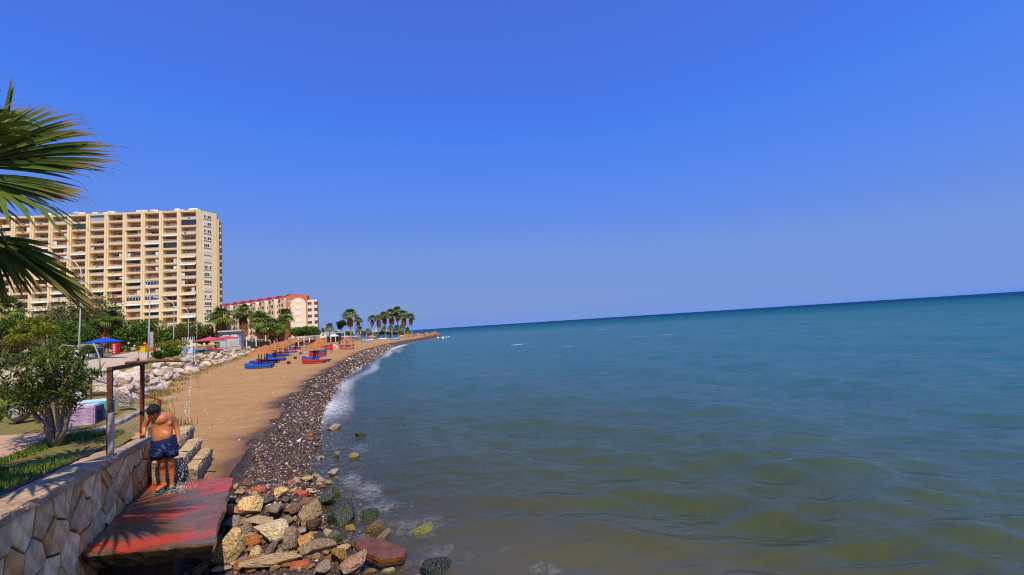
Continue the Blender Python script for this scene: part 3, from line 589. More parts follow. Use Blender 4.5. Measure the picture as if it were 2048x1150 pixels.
# ---- water: falling drops and the splash at the feet
NOZ = sh.matrix_world if False else (Matrix.Translation(sh.location) @ Matrix.Rotation(WR, 4, 'Z')) @ Vector((1.05, .73, zt - .05))
def ico(sub=1):
    b = bmesh.new(); bmesh.ops.create_icosphere(b, subdivisions=sub, radius=1); v = np.array([x.co[:] for x in b.verts]); f = np.array([[y.index for y in x.verts] for x in b.faces]); b.free(); return v, f
ICV, ICF = ico(1)
def drops(name, P, S, material):
    V = (ICV[None] * S[:, None, :] + P[:, None, :]).reshape(-1, 3); Fx = (ICF[None] + (np.arange(len(P)) * len(ICV))[:, None, None]).reshape(-1, 3)
    return link(name, fast_mesh(name, V, Fx, material, smooth=True))
m_ = bpy.data.materials.new('water_drop'); m_.use_nodes = True; pb = m_.node_tree.nodes['Principled BSDF']; pb.inputs['Base Color'].default_value = (.80, .84, .88, 1); pb.inputs['Roughness'].default_value = .05; pb.inputs['Alpha'].default_value = .55; pb.inputs['IOR'].default_value = 1.33
n = 300; f = NR.uniform(0, 1, n) ** .8; land = np.array(W(-1.12, .72, .95))
P = np.array(NOZ)[None] * (1 - f[:, None]) + land[None] * f[:, None]; P[:, 2] = NOZ.z - (NOZ.z - .95) * f ** 1.25
P[:, :2] += NR.normal(0, 1, (n, 2)) * (.010 + .045 * f[:, None]); sz = NR.uniform(.0022, .0052, n)
tag(drops('water_spray', P, np.stack([sz, sz, sz * NR.uniform(1.5, 4.5, n)], -1), m_), kind='stuff')
n = 420; r_ = np.abs(NR.normal(0, .20, n)); a_ = NR.uniform(0, 6.28, n); P = np.stack([land[0] + r_ * np.cos(a_), land[1] + r_ * np.sin(a_), .955 + np.abs(NR.normal(0, .07, n)) * np.exp(-r_ * 2)], -1); sz = NR.uniform(.002, .0055, n)
tag(drops('water_splash', P, np.stack([sz, sz, sz], -1), m_), kind='stuff')
# ---- handrail
hr = empty('handrail', (0, 0, 0), 0, 'rusty pipe handrail sloping down to the sand beyond the shower', 'handrail')
q1, q4 = aty(182, 757, 14.2), aty(320, 800, 12.6); tops = [q1.lerp(q4, k_) for k_ in (0, .60, .765, 1.0)]
MB().tube([q1, q4], .022, 4).build('rail', RUST2, hr)
for p, h in zip(tops, (.72, .68, .66, .80)): MB().box((p.x, p.y, p.z - h / 2), (.045, .045, h)).build('post', RUST2, hr)
# ---- grass in the bed beside the wall
def blades(name, P, hgt, col, lean=.5, wd=.006):
    n = len(P); a = NR.uniform(0, 6.28, n); h = hgt * NR.uniform(.5, 1.25, n); ln = NR.uniform(0, lean, n) * h
    d = np.stack([np.cos(a), np.sin(a), np.zeros(n)], -1); pr = np.stack([-np.sin(a), np.cos(a), np.zeros(n)], -1) * wd
    mid = P + d * ln[:, None] * .35 + np.array([0, 0, 1]) * h[:, None] * .6; tip = P + d * ln[:, None] + np.array([0, 0, 1]) * h[:, None]
    V = np.stack([P - pr, P + pr, mid - pr * .7, mid + pr * .7, tip], 1).reshape(-1, 3); b = np.arange(n)[:, None] * 5
    Fx = np.concatenate([b + [[0, 1, 3]], b + [[0, 3, 2]], b + [[2, 3, 4]]], 0); C = np.repeat(col, 5, 0)
    return link(name, fast_mesh(name, V, Fx, M_LEAF, col=C))
n = 9000; S_ = NR.uniform(-5.5, 1.1, n); T_ = -.46 - NR.uniform(0, 1, n) * (1.30 - .10 * S_ * 0) ; dens = vnoise(S_ * 2, T_ * 2, 31); k_ = dens > -.35; S_, T_ = S_[k_], T_[k_]
P = np.array(WA)[None] + np.outer(S_, WD) + np.outer(T_, WN); P[:, 2] = terrain(P[:, 0], P[:, 1])
pal = np.array([(.075, .17, .015), (.11, .20, .02), (.05, .12, .012), (.20, .20, .05)]); c = pal[NR.choice(4, len(P), p=[.4, .3, .2, .1])] * NR.uniform(.75, 1.25, (len(P), 1))
tag(blades('grass', P, .085, c, .9), kind='stuff')
n = 220; S_ = NR.uniform(-5, .6, n); T_ = NR.uniform(-1.6, -.5, n); P = np.array(WA)[None] + np.outer(S_, WD) + np.outer(T_, WN); P[:, 2] = terrain(P[:, 0], P[:, 1]) + .03
a = NR.uniform(0, 6.28, n); L_ = NR.uniform(.03, .06, n); d = np.stack([np.cos(a), np.sin(a), NR.uniform(-.3, .3, n)], -1) * L_[:, None]; pr = np.stack([-np.sin(a), np.cos(a), np.zeros(n)], -1) * .014
V = np.stack([P - d, P + pr, P + d, P - pr], 1).reshape(-1, 3); c = np.array([(.33, .16, .05), (.42, .24, .09), (.24, .11, .04)])[NR.integers(0, 3, n)]
tag(link('fallen_leaves', fast_mesh('fallen_leaves', V, np.arange(4 * n).reshape(n, 4), M_LEAF, col=np.repeat(c, 4, 0))), kind='stuff')
# ------------------------------------------------------------------ people
def limb(nodes, sub=5, n=14, side=None):
    """closed, tapered, round-ended tube through (point, radius) nodes; radius may be (along side, across)."""
    P = [Vector(p) for p, r in nodes]; R = [r if not isinstance(r, (int, float)) else (r, r) for p, r in nodes]
    def cr(a, b, c, d, t): return .5 * ((2 * b) + (c - a) * t + (2 * a - 5 * b + 4 * c - d) * t * t + (3 * b - a - 3 * c + d) * t ** 3)
    pts, rad = [], []
    for i in range(len(P) - 1):
        i0, i3 = max(i - 1, 0), min(i + 2, len(P) - 1)
        for k in range(sub):
            t = k / sub; pts.append(cr(P[i0], P[i], P[i + 1], P[i3], t)); rad.append(tuple(cr(R[i0][q], R[i][q], R[i + 1][q], R[i3][q], t) for q in (0, 1)))
    pts.append(P[-1]); rad.append(R[-1])
    def cap(p, q, r, rev):                         # rounded end
        d = (p - q).normalized(); out = []
        for g in (.35, .7, 1.05, 1.35): out.append((p + d * min(r) * math.sin(g), (r[0] * math.cos(g), r[1] * math.cos(g))))
        return out[::-1] if rev else out
    full = cap(pts[0], pts[1], rad[0], True) + list(zip(pts, rad)) + cap(pts[-1], pts[-2], rad[-1], False)
    m = MB(); vs = []; prev = side
    for i, (p, r) in enumerate(full):
        t = (full[min(i + 1, len(full) - 1)][0] - full[max(i - 1, 0)][0]).normalized()
        a = prev if prev is not None else (Vector((0, 0, 1)) if abs(t.z) < .9 else Vector((1, 0, 0)))
        a = (a - t * a.dot(t)).normalized(); b_ = t.cross(a); prev = a
        vs += [p + a * r[0] * math.cos(6.28319 * k / n) + b_ * r[1] * math.sin(6.28319 * k / n) for k in range(n)]
    q = len(full); fs = [(i * n + k, i * n + (k + 1) % n, (i + 1) * n + (k + 1) % n, (i + 1) * n + k) for i in range(q - 1) for k in range(n)]
    fs += [tuple(range(n - 1, -1, -1)), tuple(range((q - 1) * n, q * n))]
    m.add(vs, fs); me = bpy.data.meshes.new('limb'); me.from_pydata([tuple(v) for v in m.v], [], m.f); return me
def join_meshes(name, ms, mats):
    b = bmesh.new()
    for m in ms: b.from_mesh(m)
    me = bpy.data.meshes.new(name); b.to_mesh(me); b.free()
    for m in mats: me.materials.append(m)
    return me
def remesh(me, vox, sm=2):
    o = bpy.data.objects.new('tmp', me); COL.objects.link(o)
    r = o.modifiers.new('r', 'REMESH'); r.mode = 'VOXEL'; r.voxel_size = vox; r.use_smooth_shade = True
    if sm: s_ = o.modifiers.new('s', 'SMOOTH'); s_.iterations = sm; s_.factor = .5
    dg = bpy.context.evaluated_depsgraph_get(); out = bpy.data.meshes.new_from_object(o.evaluated_get(dg)); bpy.data.objects.remove(o)
    for p in out.polygons: p.use_smooth = True
    return out
def ball(c, r, M=None, seg=16):
    b = bmesh.new(); bmesh.ops.create_uvsphere(b, u_segments=seg, v_segments=seg // 2 + 2, radius=1)
    for v in b.verts:
        p = Vector((v.co.x * r[0], v.co.y * r[1], v.co.z * r[2]))
        if M is not None: p = M @ p
        v.co = p + Vector(c)
    me = bpy.data.meshes.new('b'); b.to_mesh(me); b.free(); return me
M_SKIN = mat('tanned_skin', (.47, .155, .046), .48, var=.16, scale=6, bump=.12, spec=.5)
M_HAIR = mat('black_hair', (.010, .008, .008), .5, var=.3, scale=30, bump=.6, bscale=60)
def bather():
    P0 = Vector((-6.56, 8.30, 0)); mN = Vector((.62, -.785, 0)).normalized()
    def pp(u, v, off=0.0):
        d = ray(u, v); t = ((P0 - CAM).dot(mN) + off) / d.dot(mN); return CAM + d * t
    root = empty('person', (P0.x, P0.y, .95), 0, 'bare-chested boy in navy swim shorts rinsing off on the wet platform', 'person')
    inv = Matrix.Translation(-Vector((P0.x, P0.y, .95)))
    J = {}
    def nd(k, u, v, off, r): J[k] = (inv @ pp(u, v, off), r)
    nd('pel', 328, 893, 0, .140); nd('bel', 326, 874, .02, .150); nd('che', 325, 853, .0, .150); nd('upc', 322.5, 838, .02, .125); nd('nec', 316, 831, .05, .062); nd('hd0', 311, 825, .09, .075)
    nd('clr', 308, 836, .02, .070); nd('shr', 298.5, 837, 0, .060); nd('elr', 289.5, 853, -.04, .043); nd('wrr', 288, 866, .03, .030); nd('hdr', 286.5, 870, .07, .036)
    nd('cll', 333, 832, .0, .072); nd('shl', 341, 834, -.02, .064); nd('ell', 352, 853, -.06, .045); nd('wrl', 356.5, 875, 0, .031); nd('hdl', 357.5, 882, .02, .038)
    nd('hpr', 319, 899, 0, .105); nd('knr', 323, 925, .06, .058); nd('car', 325, 938, .0, .053); nd('anr', 327.5, 964, -.02, .033); nd('her', 329, 970, -.03, .040); nd('ftr', 321, 975, .10, .040); nd('tor', 315, 980, .19, .030)
    nd('hpl', 337, 899, 0, .105); nd('knl', 341.5, 922, .06, .058); nd('cal', 343, 937, .0, .053); nd('anl', 344, 966, -.02, .033); nd('hel', 343, 973, -.03, .040); nd('ftl', 347, 978, .09, .042); nd('tol', 350, 984, .19, .032)
    def ch(*ks): return limb([J[k_] for k_ in ks])
    SD = Vector((.785, .62, 0))
    T = lambda k_, a_, b_: (J[k_][0], (a_, b_))
    ms = [limb([T('pel', .155, .115), T('bel', .152, .122), T('che', .155, .108), T('upc', .148, .094), T('nec', .07, .065), T('hd0', .062, .066)], 6, 20, SD),
          ch('upc', 'clr', 'shr', 'elr', 'wrr', 'hdr'), ch('upc', 'cll', 'shl', 'ell', 'wrl', 'hdl'),
          ch('hpr', 'knr', 'car', 'anr', 'her'), ch('hpl', 'knl', 'cal', 'anl', 'hel'), ch('anr', 'her', 'ftr', 'tor'), ch('anl', 'hel', 'ftl', 'tol')]
    # head: bowed forward and to the right shoulder
    hc = inv @ pp(307.5, 822.5, .10); up = (mN * .55 + Vector((0, 0, 1)) * .78 + Vector((-.785, -.62, 0)) * .20).normalized()   # crown direction
    fwd = (mN * .62 + Vector((0, 0, -.85)) + Vector((-.785, -.62, 0)) * .15).normalized(); fwd = (fwd - up * fwd.dot(up)).normalized(); rt = fwd.cross(up)
    HM = Matrix((rt, fwd, up)).transposed()
    ms.append(ball(hc, (.072, .090, .110), HM, 20))
    ms.append(ball(hc + HM @ Vector((0, .050, -.065)), (.055, .050, .052), HM, 14))           # jaw
    ms.append(ball(hc + HM @ Vector((0, .105, -.022)), (.014, .020, .024), HM, 8))            # nose
    for sx in (-1, 1):
        ms.append(ball(hc + HM @ Vector((sx * .080, -.005, -.02)), (.012, .020, .032), HM, 8))   # ears
        ms.append(ball(hc + HM @ Vector((sx * .032, .086, .008)), (.022, .014, .010), HM, 8))    # brows
    ms.append(ball(hc + HM @ Vector((0, .092, -.060)), (.024, .014, .008), HM, 8))            # lips
    # soft belly and chest
    ms.append(ball(inv @ pp(327, 872, .06), (.135, .09, .125), None, 16)); ms.append(ball(inv @ pp(316, 849, .04), (.085, .052, .06), None, 14)); ms.append(ball(inv @ pp(334, 847, .035), (.088, .052, .062), None, 14))
    # hands: palm, four unequal fingers and a thumb
    def hand(w, h, spread, curl):
        w, h = J[w][0], J[h][0]; a = (h - w).normalized(); sd = spread.normalized(); nrm = a.cross(sd).normalized(); base = w + a * .055
        ms.append(ball(w + a * .05, (.040, .040, .046), None, 10))
        for q, (ln, off) in enumerate(((.060, -.030), (.070, -.010), (.066, .010), (.052, .029))):
            s0 = base + sd * off; s1 = s0 + a * .032; s2 = s1 + (a * (1 - curl) + nrm * curl).normalized() * ln * .5; s3 = s2 + (a * (1 - 1.7 * curl) + nrm * curl * 1.6).normalized() * ln * .45
            ms.append(limb([(s0, .0105), (s1, .0105), (s2, .0095), (s3, .008)], 3, 8))
        s0 = w + a * .02 - sd * .03; s1 = s0 + (a - sd * .8).normalized() * .035; s2 = s1 + (a - sd * .1 + nrm * curl).normalized() * .03
        ms.append(limb([(s0, .013), (s1, .012), (s2, .0095)], 3, 8))
    hand('wrl', 'hdl', mN, .35); hand('wrr', 'hdr', Vector((.785, .62, 0)), .75)
    # toes
    for f_, t_ in (('ftr', 'tor'), ('ftl', 'tol')):
        a = (J[t_][0] - J[f_][0]); a.z = 0; a.normalize(); sd = Vector((-a.y, a.x, 0)); b0 = J[t_][0].copy(); b0.z = .045
        for q, off in enumerate((-.036, -.018, 0, .017, .032)): ms.append(ball(b0 + sd * off + a * (.028 - abs(off) * .25), (.013, .013, .011), None, 8))
    me = remesh(join_meshes('body', ms, []), .007, 5); me.materials.clear(); me.materials.append(M_SKIN)
    link('body', me, root)
    # hair: cap over crown, back and forehead
    hv = ball(hc + HM @ Vector((0, -.006, .022)), (.080, .097, .102), HM, 28); b = bmesh.new(); b.from_mesh(hv)
    iM = HM.transposed()
    dele = [v for v in b.verts if (lambda q: q.z < -.055 or (q.y > .058 and q.z < .006))(iM @ (v.co - hc))]
    bmesh.ops.delete(b, geom=dele, context='VERTS')
    for v in b.verts: v.co += (v.co - hc).normalized() * RNG.uniform(-.006, .016)
    b.to_mesh(hv); b.free(); hv.materials.append(M_HAIR)
    for p in hv.polygons: p.use_smooth = True
    ho = link('hair', hv, root); so = ho.modifiers.new('s', 'SOLIDIFY'); so.thickness = .014; so.offset = 0
    # swim shorts: waist, seat and two flared legs
    def ring(c, ax, ay, nrm, k, ph=0.0, wob=.0):
        nrm = nrm.normalized(); x = Vector((.785, .62, 0)); x = (x - nrm * x.dot(nrm)).normalized(); y = nrm.cross(x)
        return [c + x * ax * math.cos(6.2832 * i / k) + y * ay * math.sin(6.2832 * i / k) * 1 + (x * math.cos(6.2832 * i / k) + y * math.sin(6.2832 * i / k)) * wob * math.sin(i * 2.4 + ph) for i in range(k)]
    K = 28
    def loft(rs):
        v = [p for r in rs for p in r]; f = [(i * K + j, i * K + (j + 1) % K, (i + 1) * K + (j + 1) % K, (i + 1) * K + j) for i in range(len(rs) - 1) for j in range(K)]; return v, f
    tilt = Vector((-.10, -.08, 1)); mbs = MB()
    w0 = inv @ pp(326.5, 876, .015); w1 = inv @ pp(327.5, 884, .01); w2 = inv @ pp(328.5, 894, .0); w3 = inv @ pp(329, 902, .0)
    mbs.add(*loft([ring(w0, .184, .150, tilt, K), ring(w0 + (w1 - w0) * .35, .190, .156, tilt, K), ring(w1, .200, .165, tilt, K, 1, .003), ring(w2, .212, .168, tilt, K, 2, .005), ring(w3, .212, .162, tilt, K, 3, .005)]))
    for a_, k1, k2, o_ in (('hpr', (318, 904), (317.5, 917.5), -1), ('hpl', (340.5, 901), (341.5, 913), 1)):
        c0 = inv @ pp(*((319.5, 899) if o_ < 0 else (338, 897)), .0); c1 = inv @ pp(*k1, .02); c2 = inv @ pp(*k2, .04)
        mbs.add(*loft([ring(c0, .108, .138, Vector((0, 0, 1)), K), ring(c1, .112, .136, Vector((0, 0, 1)), K, 1, .006), ring(c2, .116, .134, Vector((0, 0, 1)), K, 2, .009), ring(c2 + Vector((0, 0, .01)), .106, .124, Vector((0, 0, 1)), K, 2, .009)]))
    M_SH = mat('navy_printed_shorts', (.008, .016, .075), .55, var=.35, scale=9, bump=.35, bscale=14, col2=(.10, .14, .26), ramp=(.58, .66), dist=.03)
    mbs.build('swim_shorts', M_SH, root, smooth=True)
    # slide sandals
    for f_, t_, h_ in (('ftr', 'tor', 'her'), ('ftl', 'tol', 'hel')):
        a = J[t_][0] - J[h_][0]; a.z = 0; L_ = a.length; a.normalize(); sd = Vector((-a.y, a.x, 0)); c = (J[t_][0] + J[h_][0]) / 2
        pl = [(x, y) for x, y in ((-.145, -.03), (-.12, -.045), (0, -.04), (.10, -.055), (.155, -.035), (.165, .01), (.14, .045), (.06, .052), (-.04, .04), (-.12, .042), (-.148, .02))]
        e = MB().prism([(c.x + a.x * x + sd.x * y, c.y + a.y * x + sd.y * y) for x, y in pl], .004, .026).build('sandal', plain('teal_rubber', (.015, .10, .115), .5, var=.4, scale=30), root)
        vs = []; nn = 10
        for xo in (.015, .10):
            for i in range(nn + 1):
                g = math.pi * i / nn; vs.append(c + a * xo + sd * math.cos(g) * .056 + Vector((0, 0, .02 - c.z + .066 * math.sin(g))))
        MB().add(vs, [(i, i + 1, nn + 2 + i, nn + 1 + i) for i in range(nn)]).build('strap', plain('teal_strap', (.02, .16, .16), .5, var=.5, scale=40), e).modifiers.new('s', 'SOLIDIFY').thickness = .012
    return root
bather()
# ------------------------------------------------------------------ rocks
def rock_proto(seed, cuts=15, squash=(1, .85, .7), rough=.035, sub=4):
    g = np.random.default_rng(seed); v, f = ico(sub); v = v / np.linalg.norm(v, axis=1, keepdims=True)
    for _ in range(cuts):
        n_ = g.normal(0, 1, 3); n_ /= np.linalg.norm(n_); d = g.uniform(.50, .84); over = np.maximum(v @ n_ - d, 0); v = v - over[:, None] * n_[None] * g.uniform(.93, 1.0)
    for a_, fr in ((rough, 2.3), (rough * .6, 7), (rough * .3, 17)):
        ph = g.uniform(0, 6.28, (4, 3)); q = sum(np.sin(v[:, [0]] * fr * math.cos(k * 1.7) + v[:, [1]] * fr * math.sin(k * 2.1 + 1) + v[:, [2]] * fr * math.cos(k + .4) + ph[k][None]) for k in range(4)) / 4
        v = v * (1 + a_ * q.mean(1, keepdims=True)) + q * a_ * .4
    v = v * np.array(squash)[None]; v = v / np.abs(v).max()
    return v.astype(np.float32), f
def rock_mesh(seed, material, **k):
    v, f = rock_proto(seed, **k); me = fast_mesh('rock', v, f, material, smooth=True)
    try: me.set_sharp_from_angle(angle=math.radians(28))
    except Exception: pass
    return me
ROCKS = [rock_mesh(100 + i, M_ROCK, squash=(1, RNG.uniform(.7, .95), RNG.uniform(.6, .85))) for i in range(9)]
SLABS = [rock_mesh(140 + i, M_ROCK, squash=(1, RNG.uniform(.6, .9), RNG.uniform(.26, .40))) for i in range(4)]
WROCKS = [rock_mesh(160 + i, M_WETROCK, squash=(1, RNG.uniform(.7, .95), RNG.uniform(.55, .8))) for i in range(6)]
CREAM_, TANR_, GREYR_, BROWN_, PINKR_, ORNG, DARKR, MOSS, YMOSS, REDB = (.56, .44, .27), (.40, .285, .165), (.28, .25, .225), (.20, .135, .095), (.46, .30, .23), (.45, .19, .065), (.075, .062, .055), (.030, .045, .016), (.22, .20, .03), (.42, .085, .045)
CREAM, TANR, GREYR, BROWN, PINKR = (.60, .43, .22), (.44, .28, .13), (.28, .235, .195), (.21, .125, .075), (.48, .28, .18)
def put_rock(me, loc, size, col, rot=None, label=None, group=None, name='rock', sink=.28, warm=False):
    """size = half extents (x, y, z); sunk a little into what it lies on."""
    o = bpy.data.objects.new(name, me); COL.objects.link(o)
    o.scale = size; o.rotation_euler = rot or (RNG.uniform(-.3, .3), RNG.uniform(-.3, .3), RNG.uniform(0, 6.28))
    o.location = (loc[0], loc[1], loc[2] + size[2] * (1 - 2 * sink)); g = RNG.uniform(.88, 1.12)
    if warm: col = (col[0] * 1.06, col[1] * .97, col[2] * .84)
    o.color = (col[0] * g, col[1] * g, col[2] * g, 1)
    return tag(o, label, 'rock', group)
G_SH = 'rocks along the waterline below the platform'
def shore(u, v, w_, h_, col, label, me=None, rot=None, lift=0.0, wet=False, depth=None):
    """A rock of the photograph: centre (u, v), width and height in picture points."""
    foot = gnd(u, v + h_ * .42); px_ = pxm(foot + Vector((0, 0, .1))); hw, hh = w_ / 2 / px_ * 1.15, h_ / 2 / px_ * 1.32
    me = me or RNG.choice(WROCKS if wet else ROCKS)
    if wet and foot.z < -.04:                  # stands in the water: what shows is the part above the surface
        s_ = 'submerged' in label or 'under the water' in label or 'almost covered' in label; foot = atz(u, v + h_ * .30, 0); hh *= 1.5; z0 = -hh * .80 if not s_ else -hh * 1.62
        px_ = pxm(foot); foot.z = z0 + hh * .3
    o = put_rock(me, (foot.x, foot.y + hw * .25, foot.z + lift), (hw * 1.05, (depth or min(hw, hh * 1.5) * .95), hh), col, rot, label, G_SH, sink=.15, warm=not wet)
    return o
H = [(453, 1104, 54, 76, CREAM, 'tall cream boulder at the foot of the pile by the platform corner', 0, (.1, .15, .3)), (540, 1066, 62, 48, (.50, .42, .29), 'large pale boulder with a grey streaked face in the middle of the pile', 1, (.2, .25, .4)),
     (577, 1088, 40, 62, (.29, .225, .165), 'brown-grey boulder leaning against the large pale streaked one', 2, (.1, -.2, 1)), (612, 1036, 56, 46, (.30, .21, .12), 'brown pitted boulder at the edge of the wash', 3, None), (628, 1052, 30, 42, (.10, .062, .045), 'smooth dark brown upright boulder against the pitted brown one', 4, None),
     (605, 1088, 32, 42, (.50, .28, .10), 'orange and cream boulder with a rusty base', 6, None), (632, 1098, 58, 38, (.26, .20, .13), 'conglomerate boulder studded with pebbles', 7, None), (675, 1114, 36, 36, (.28, .17, .05), 'yellow-brown wet boulder behind the red-brown slab', 8, None),
     (500, 1014, 44, 36, CREAM, 'cream boulder beside the platform edge, topmost of the pile', 5, None), (512, 1044, 52, 26, (.38, .28, .17), 'flat tan rock below the topmost cream boulder', 's0', (.1, .1, .2)), (498, 1085, 36, 28, (.40, .14, .05), 'rust-orange rock beside the tall cream boulder', 1, None),
     (507, 1108, 30, 24, (.62, .48, .27), 'small bright cream rock right of the tall cream boulder', 2, None), (528, 1132, 104, 34, (.37, .27, .16), 'long flat tan slab at the bottom edge of the pile', 's1', (.05, .1, .35)), (424, 1118, 22, 26, (.60, .46, .25), 'pointed cream fragment next to the dark stones', 4, None),
     (408, 1112, 20, 22, (.58, .44, .24), 'small cream chip farthest left in the pile', 3, None), (418, 1092, 32, 26, (.17, .12, .09), 'dark brown rock in the shade of the platform corner', 5, None), (458, 1050, 34, 24, (.25, .21, .18), 'grey-brown rock under the platform edge', 6, None),
     (465, 1024, 20, 28, (.48, .23, .14), 'pinkish orange rock against the platform edge', 7, None), (540, 1104, 30, 30, (.19, .15, .13), 'dark grey-brown rock below the large pale boulder', 8, None), (562, 1109, 32, 24, (.28, .245, .22), 'layered grey rock in front of the brown-grey boulder', 0, None),
     (555, 1123, 46, 20, (.36, .15, .05), 'orange-brown crumbly rock above the long tan slab', 1, None), (645, 1138, 36, 26, (.33, .26, .20), 'grey-tan lump among the small stones at the bottom', 4, None), (702, 1132, 54, 50, (.36, .225, .16), 'pinkish brown tilted slab with a square edge', 's2', (.25, -.45, .7)),
     (560, 985, 28, 24, CREAM, 'cream rock alone on the dark pebbles above the pile', 6, None), (592, 962, 16, 16, (.60, .50, .36), 'white rock at the upper end of the wash', 3, None), (622, 983, 20, 14, (.62, .52, .36), 'white flat rock at the water edge', 's3', None), (585, 1020, 34, 22, (.17, .12, .085), 'brown rock between the pale boulder and the wash', 2, None),
     (545, 1022, 60, 26, (.24, .18, .13), 'broad brown rock sunk in the middle of the pile', 7, None), (530, 1004, 40, 16, (.085, .085, .10), 'dark slate-coloured rock beneath the lone cream one', 's0', None), (487, 1062, 30, 20, (.24, .19, .15), 'mottled grey-brown rock left of the flat tan one', 8, None), (470, 1082, 22, 18, (.22, .17, .13), 'small brown rock above the tall cream boulder', 0, None),
     (437, 1082, 18, 18, (.30, .25, .19), 'small tan rock just right of the platform corner', 3, None), (600, 1066, 24, 16, (.44, .42, .38), 'thin pale grey shard behind the orange boulder', 's1', None), (515, 1078, 26, 26, (.26, .20, .16), 'purplish brown rock left of the pale streaked boulder', 4, None), (610, 1112, 24, 18, (.24, .2, .17), 'small grey rock below the orange and cream boulder', 5, None),
     (480, 1125, 28, 20, (.24, .22, .27), 'bluish grey rock at the bottom left of the pile', 6, None), (443, 1140, 36, 18, (.40, .31, .2), 'low tan rock under the tall cream boulder', 's2', None), (400, 1140, 30, 26, (.30, .14, .06), 'rusty brown rock at the lower left corner of the pile', 7, None), (570, 1045, 24, 20, (.30, .24, .17), 'tan knobbly rock above the brown-grey boulder', 2, None),
     (480, 985, 22, 14, (.50, .33, .17), 'flat tan-orange rock against the far platform edge', 's3', None), (508, 992, 16, 14, (.52, .40, .26), 'little cream rock right of the flat tan-orange one', 5, None), (572, 1000, 20, 14, (.14, .11, .10), 'dark rock right of the lone cream one', 8, None)]
for (u, v, w_, h_, col, lab, k, rot) in H:
    shore(u, v, w_, h_, col, lab, SLABS[int(k[1])] if isinstance(k, str) else ROCKS[k], rot)
HW = [(682, 1030, 60, 38, (.026, .036, .014), 'large dark green weed-covered boulder at the waterline', 0), (740, 1030, 36, 24, (.035, .05, .015), 'dark weedy rock in the wash right of the large green one', 1), (748, 1058, 36, 22, (.17, .09, .02), 'orange-brown weedy rock standing in the wash', 2),
      (848, 1060, 40, 22, (.20, .19, .02), 'yellow-green mossy rock alone in the shallow water', 3), (664, 1082, 36, 30, (.12, .12, .05), 'cream rock with a black-green weedy back', 4), (765, 1074, 34, 20, (.20, .14, .07), 'barnacled brown rock breaking the water', 5), (868, 1140, 58, 34, (.022, .026, .014), 'black weedy boulder at the bottom of the picture', 1),
      (672, 984, 18, 20, (.10, .11, .03), 'small green-topped rock at the edge of the foam', 2), (700, 1056, 24, 14, (.24, .17, .03), 'small yellow-brown rock awash beside the weedy boulder', 3), (650, 1004, 40, 22, (.045, .055, .025), 'dark greenish rock awash above the weedy boulder', 4), (805, 952, 46, 24, (.035, .05, .02), 'dark green rock almost covered by the water', 0),
      (672, 908, 18, 14, (.24, .20, .11), 'tan and green rock in the shallows beyond the pile', 5), (708, 912, 18, 10, (.30, .24, .07), 'yellowish rock in the shallows farther out', 1), (690, 996, 22, 12, (.10, .085, .07), 'dark rock with foam curling round it', 2), (757, 1094, 34, 14, (.05, .065, .03), 'submerged green rock near the red-brown slab', 3),
      (936, 1104, 20, 20, (.36, .27, .13), 'pale tan rock under the water away from the shore', 4), (665, 945, 22, 12, (.42, .34, .23), 'pale rock half awash beyond the pile', 5), (640, 962, 18, 10, (.40, .33, .24), 'pale flat rock at the margin of the wash', 0), (722, 868, 22, 10, (.045, .05, .025), 'low dark weedy rock in the farther shallows', 1), (668, 855, 26, 10, (.40, .29, .17), 'long tan rock awash in the farther shallows', 2), (655, 965, 14, 10, (.38, .3, .2), 'small pale stone in the wash behind the green-topped rock', 3), (712, 1092, 30, 20, (.09, .10, .03), 'dark mossy stone between the slab and the cream weedy rock', 4)]
for (u, v, w_, h_, col, lab, k) in HW: shore(u, v, w_, h_, col, lab, WROCKS[k], None, wet=True, lift=.02 if v < 1000 else .0)
def chunk(name, pts, z0, z1, loc, rot, material, col, label, cat):
    me = bevelled(MB().prism(pts, z0, z1).mesh(name, material), .02, 2); o = link(name, me, None, loc, rot); o.color = (*col, 1); return tag(o, label, cat)
p = gnd(762, 1135); chunk('paving_slab', [(-.52, .10), (-.30, -.12), (.12, -.26), (.42, -.10), (.40, .12), (.05, .22), (-.30, .26)], -.05, .06, p + Vector((0, 0, .22)), (.10, .16, -.12), M_WETROCK, (.125, .045, .012), 'broken red-brown slab with algae tilted over the water at the bottom', 'slab')
p = gnd(980, 1150); chunk('paving_slab', [(-.24, -.2), (.22, -.2), (-.06, .12)], -.04, .05, p + Vector((0, .0, .16)), (.25, .1, .1), M_WETROCK, (.04, .045, .02), 'dark green triangular slab poking from the water, at the bottom edge', 'slab')
for (u, v, w_, h_, lab) in ((517, 978, 28, 13, 'pink-red brick fragment on the pebbles at the platform corner'), (600, 987, 32, 12, 'orange-red brick fragment at the water edge'), (600, 1128, 34, 15, 'salmon-red brick fragment among the stones at the bottom'), (583, 962, 14, 8, 'small pink brick fragment beside the white rock'), (412, 1090, 10, 26, 'thin red brick sliver leaning in the shade of the platform'), (618, 870, 14, 6, 'tiny pinkish brick piece at the far water margin')):
    p = gnd(u, v + h_ * .4); q = pxm(p); o = link('brick', bevelled(MB().box((0, 0, 0), (w_ / q, min(w_, 22) / q * .7, h_ / q * .8)).mesh('brick', M_ROCK), .015, 2), None, p + Vector((0, 0, h_ / q * .3)), (RNG.uniform(-.2, .2), RNG.uniform(-.25, .25), RNG.uniform(-.5, .5))); o.color = (.40, .105, .05, 1); tag(o, lab, 'brick')
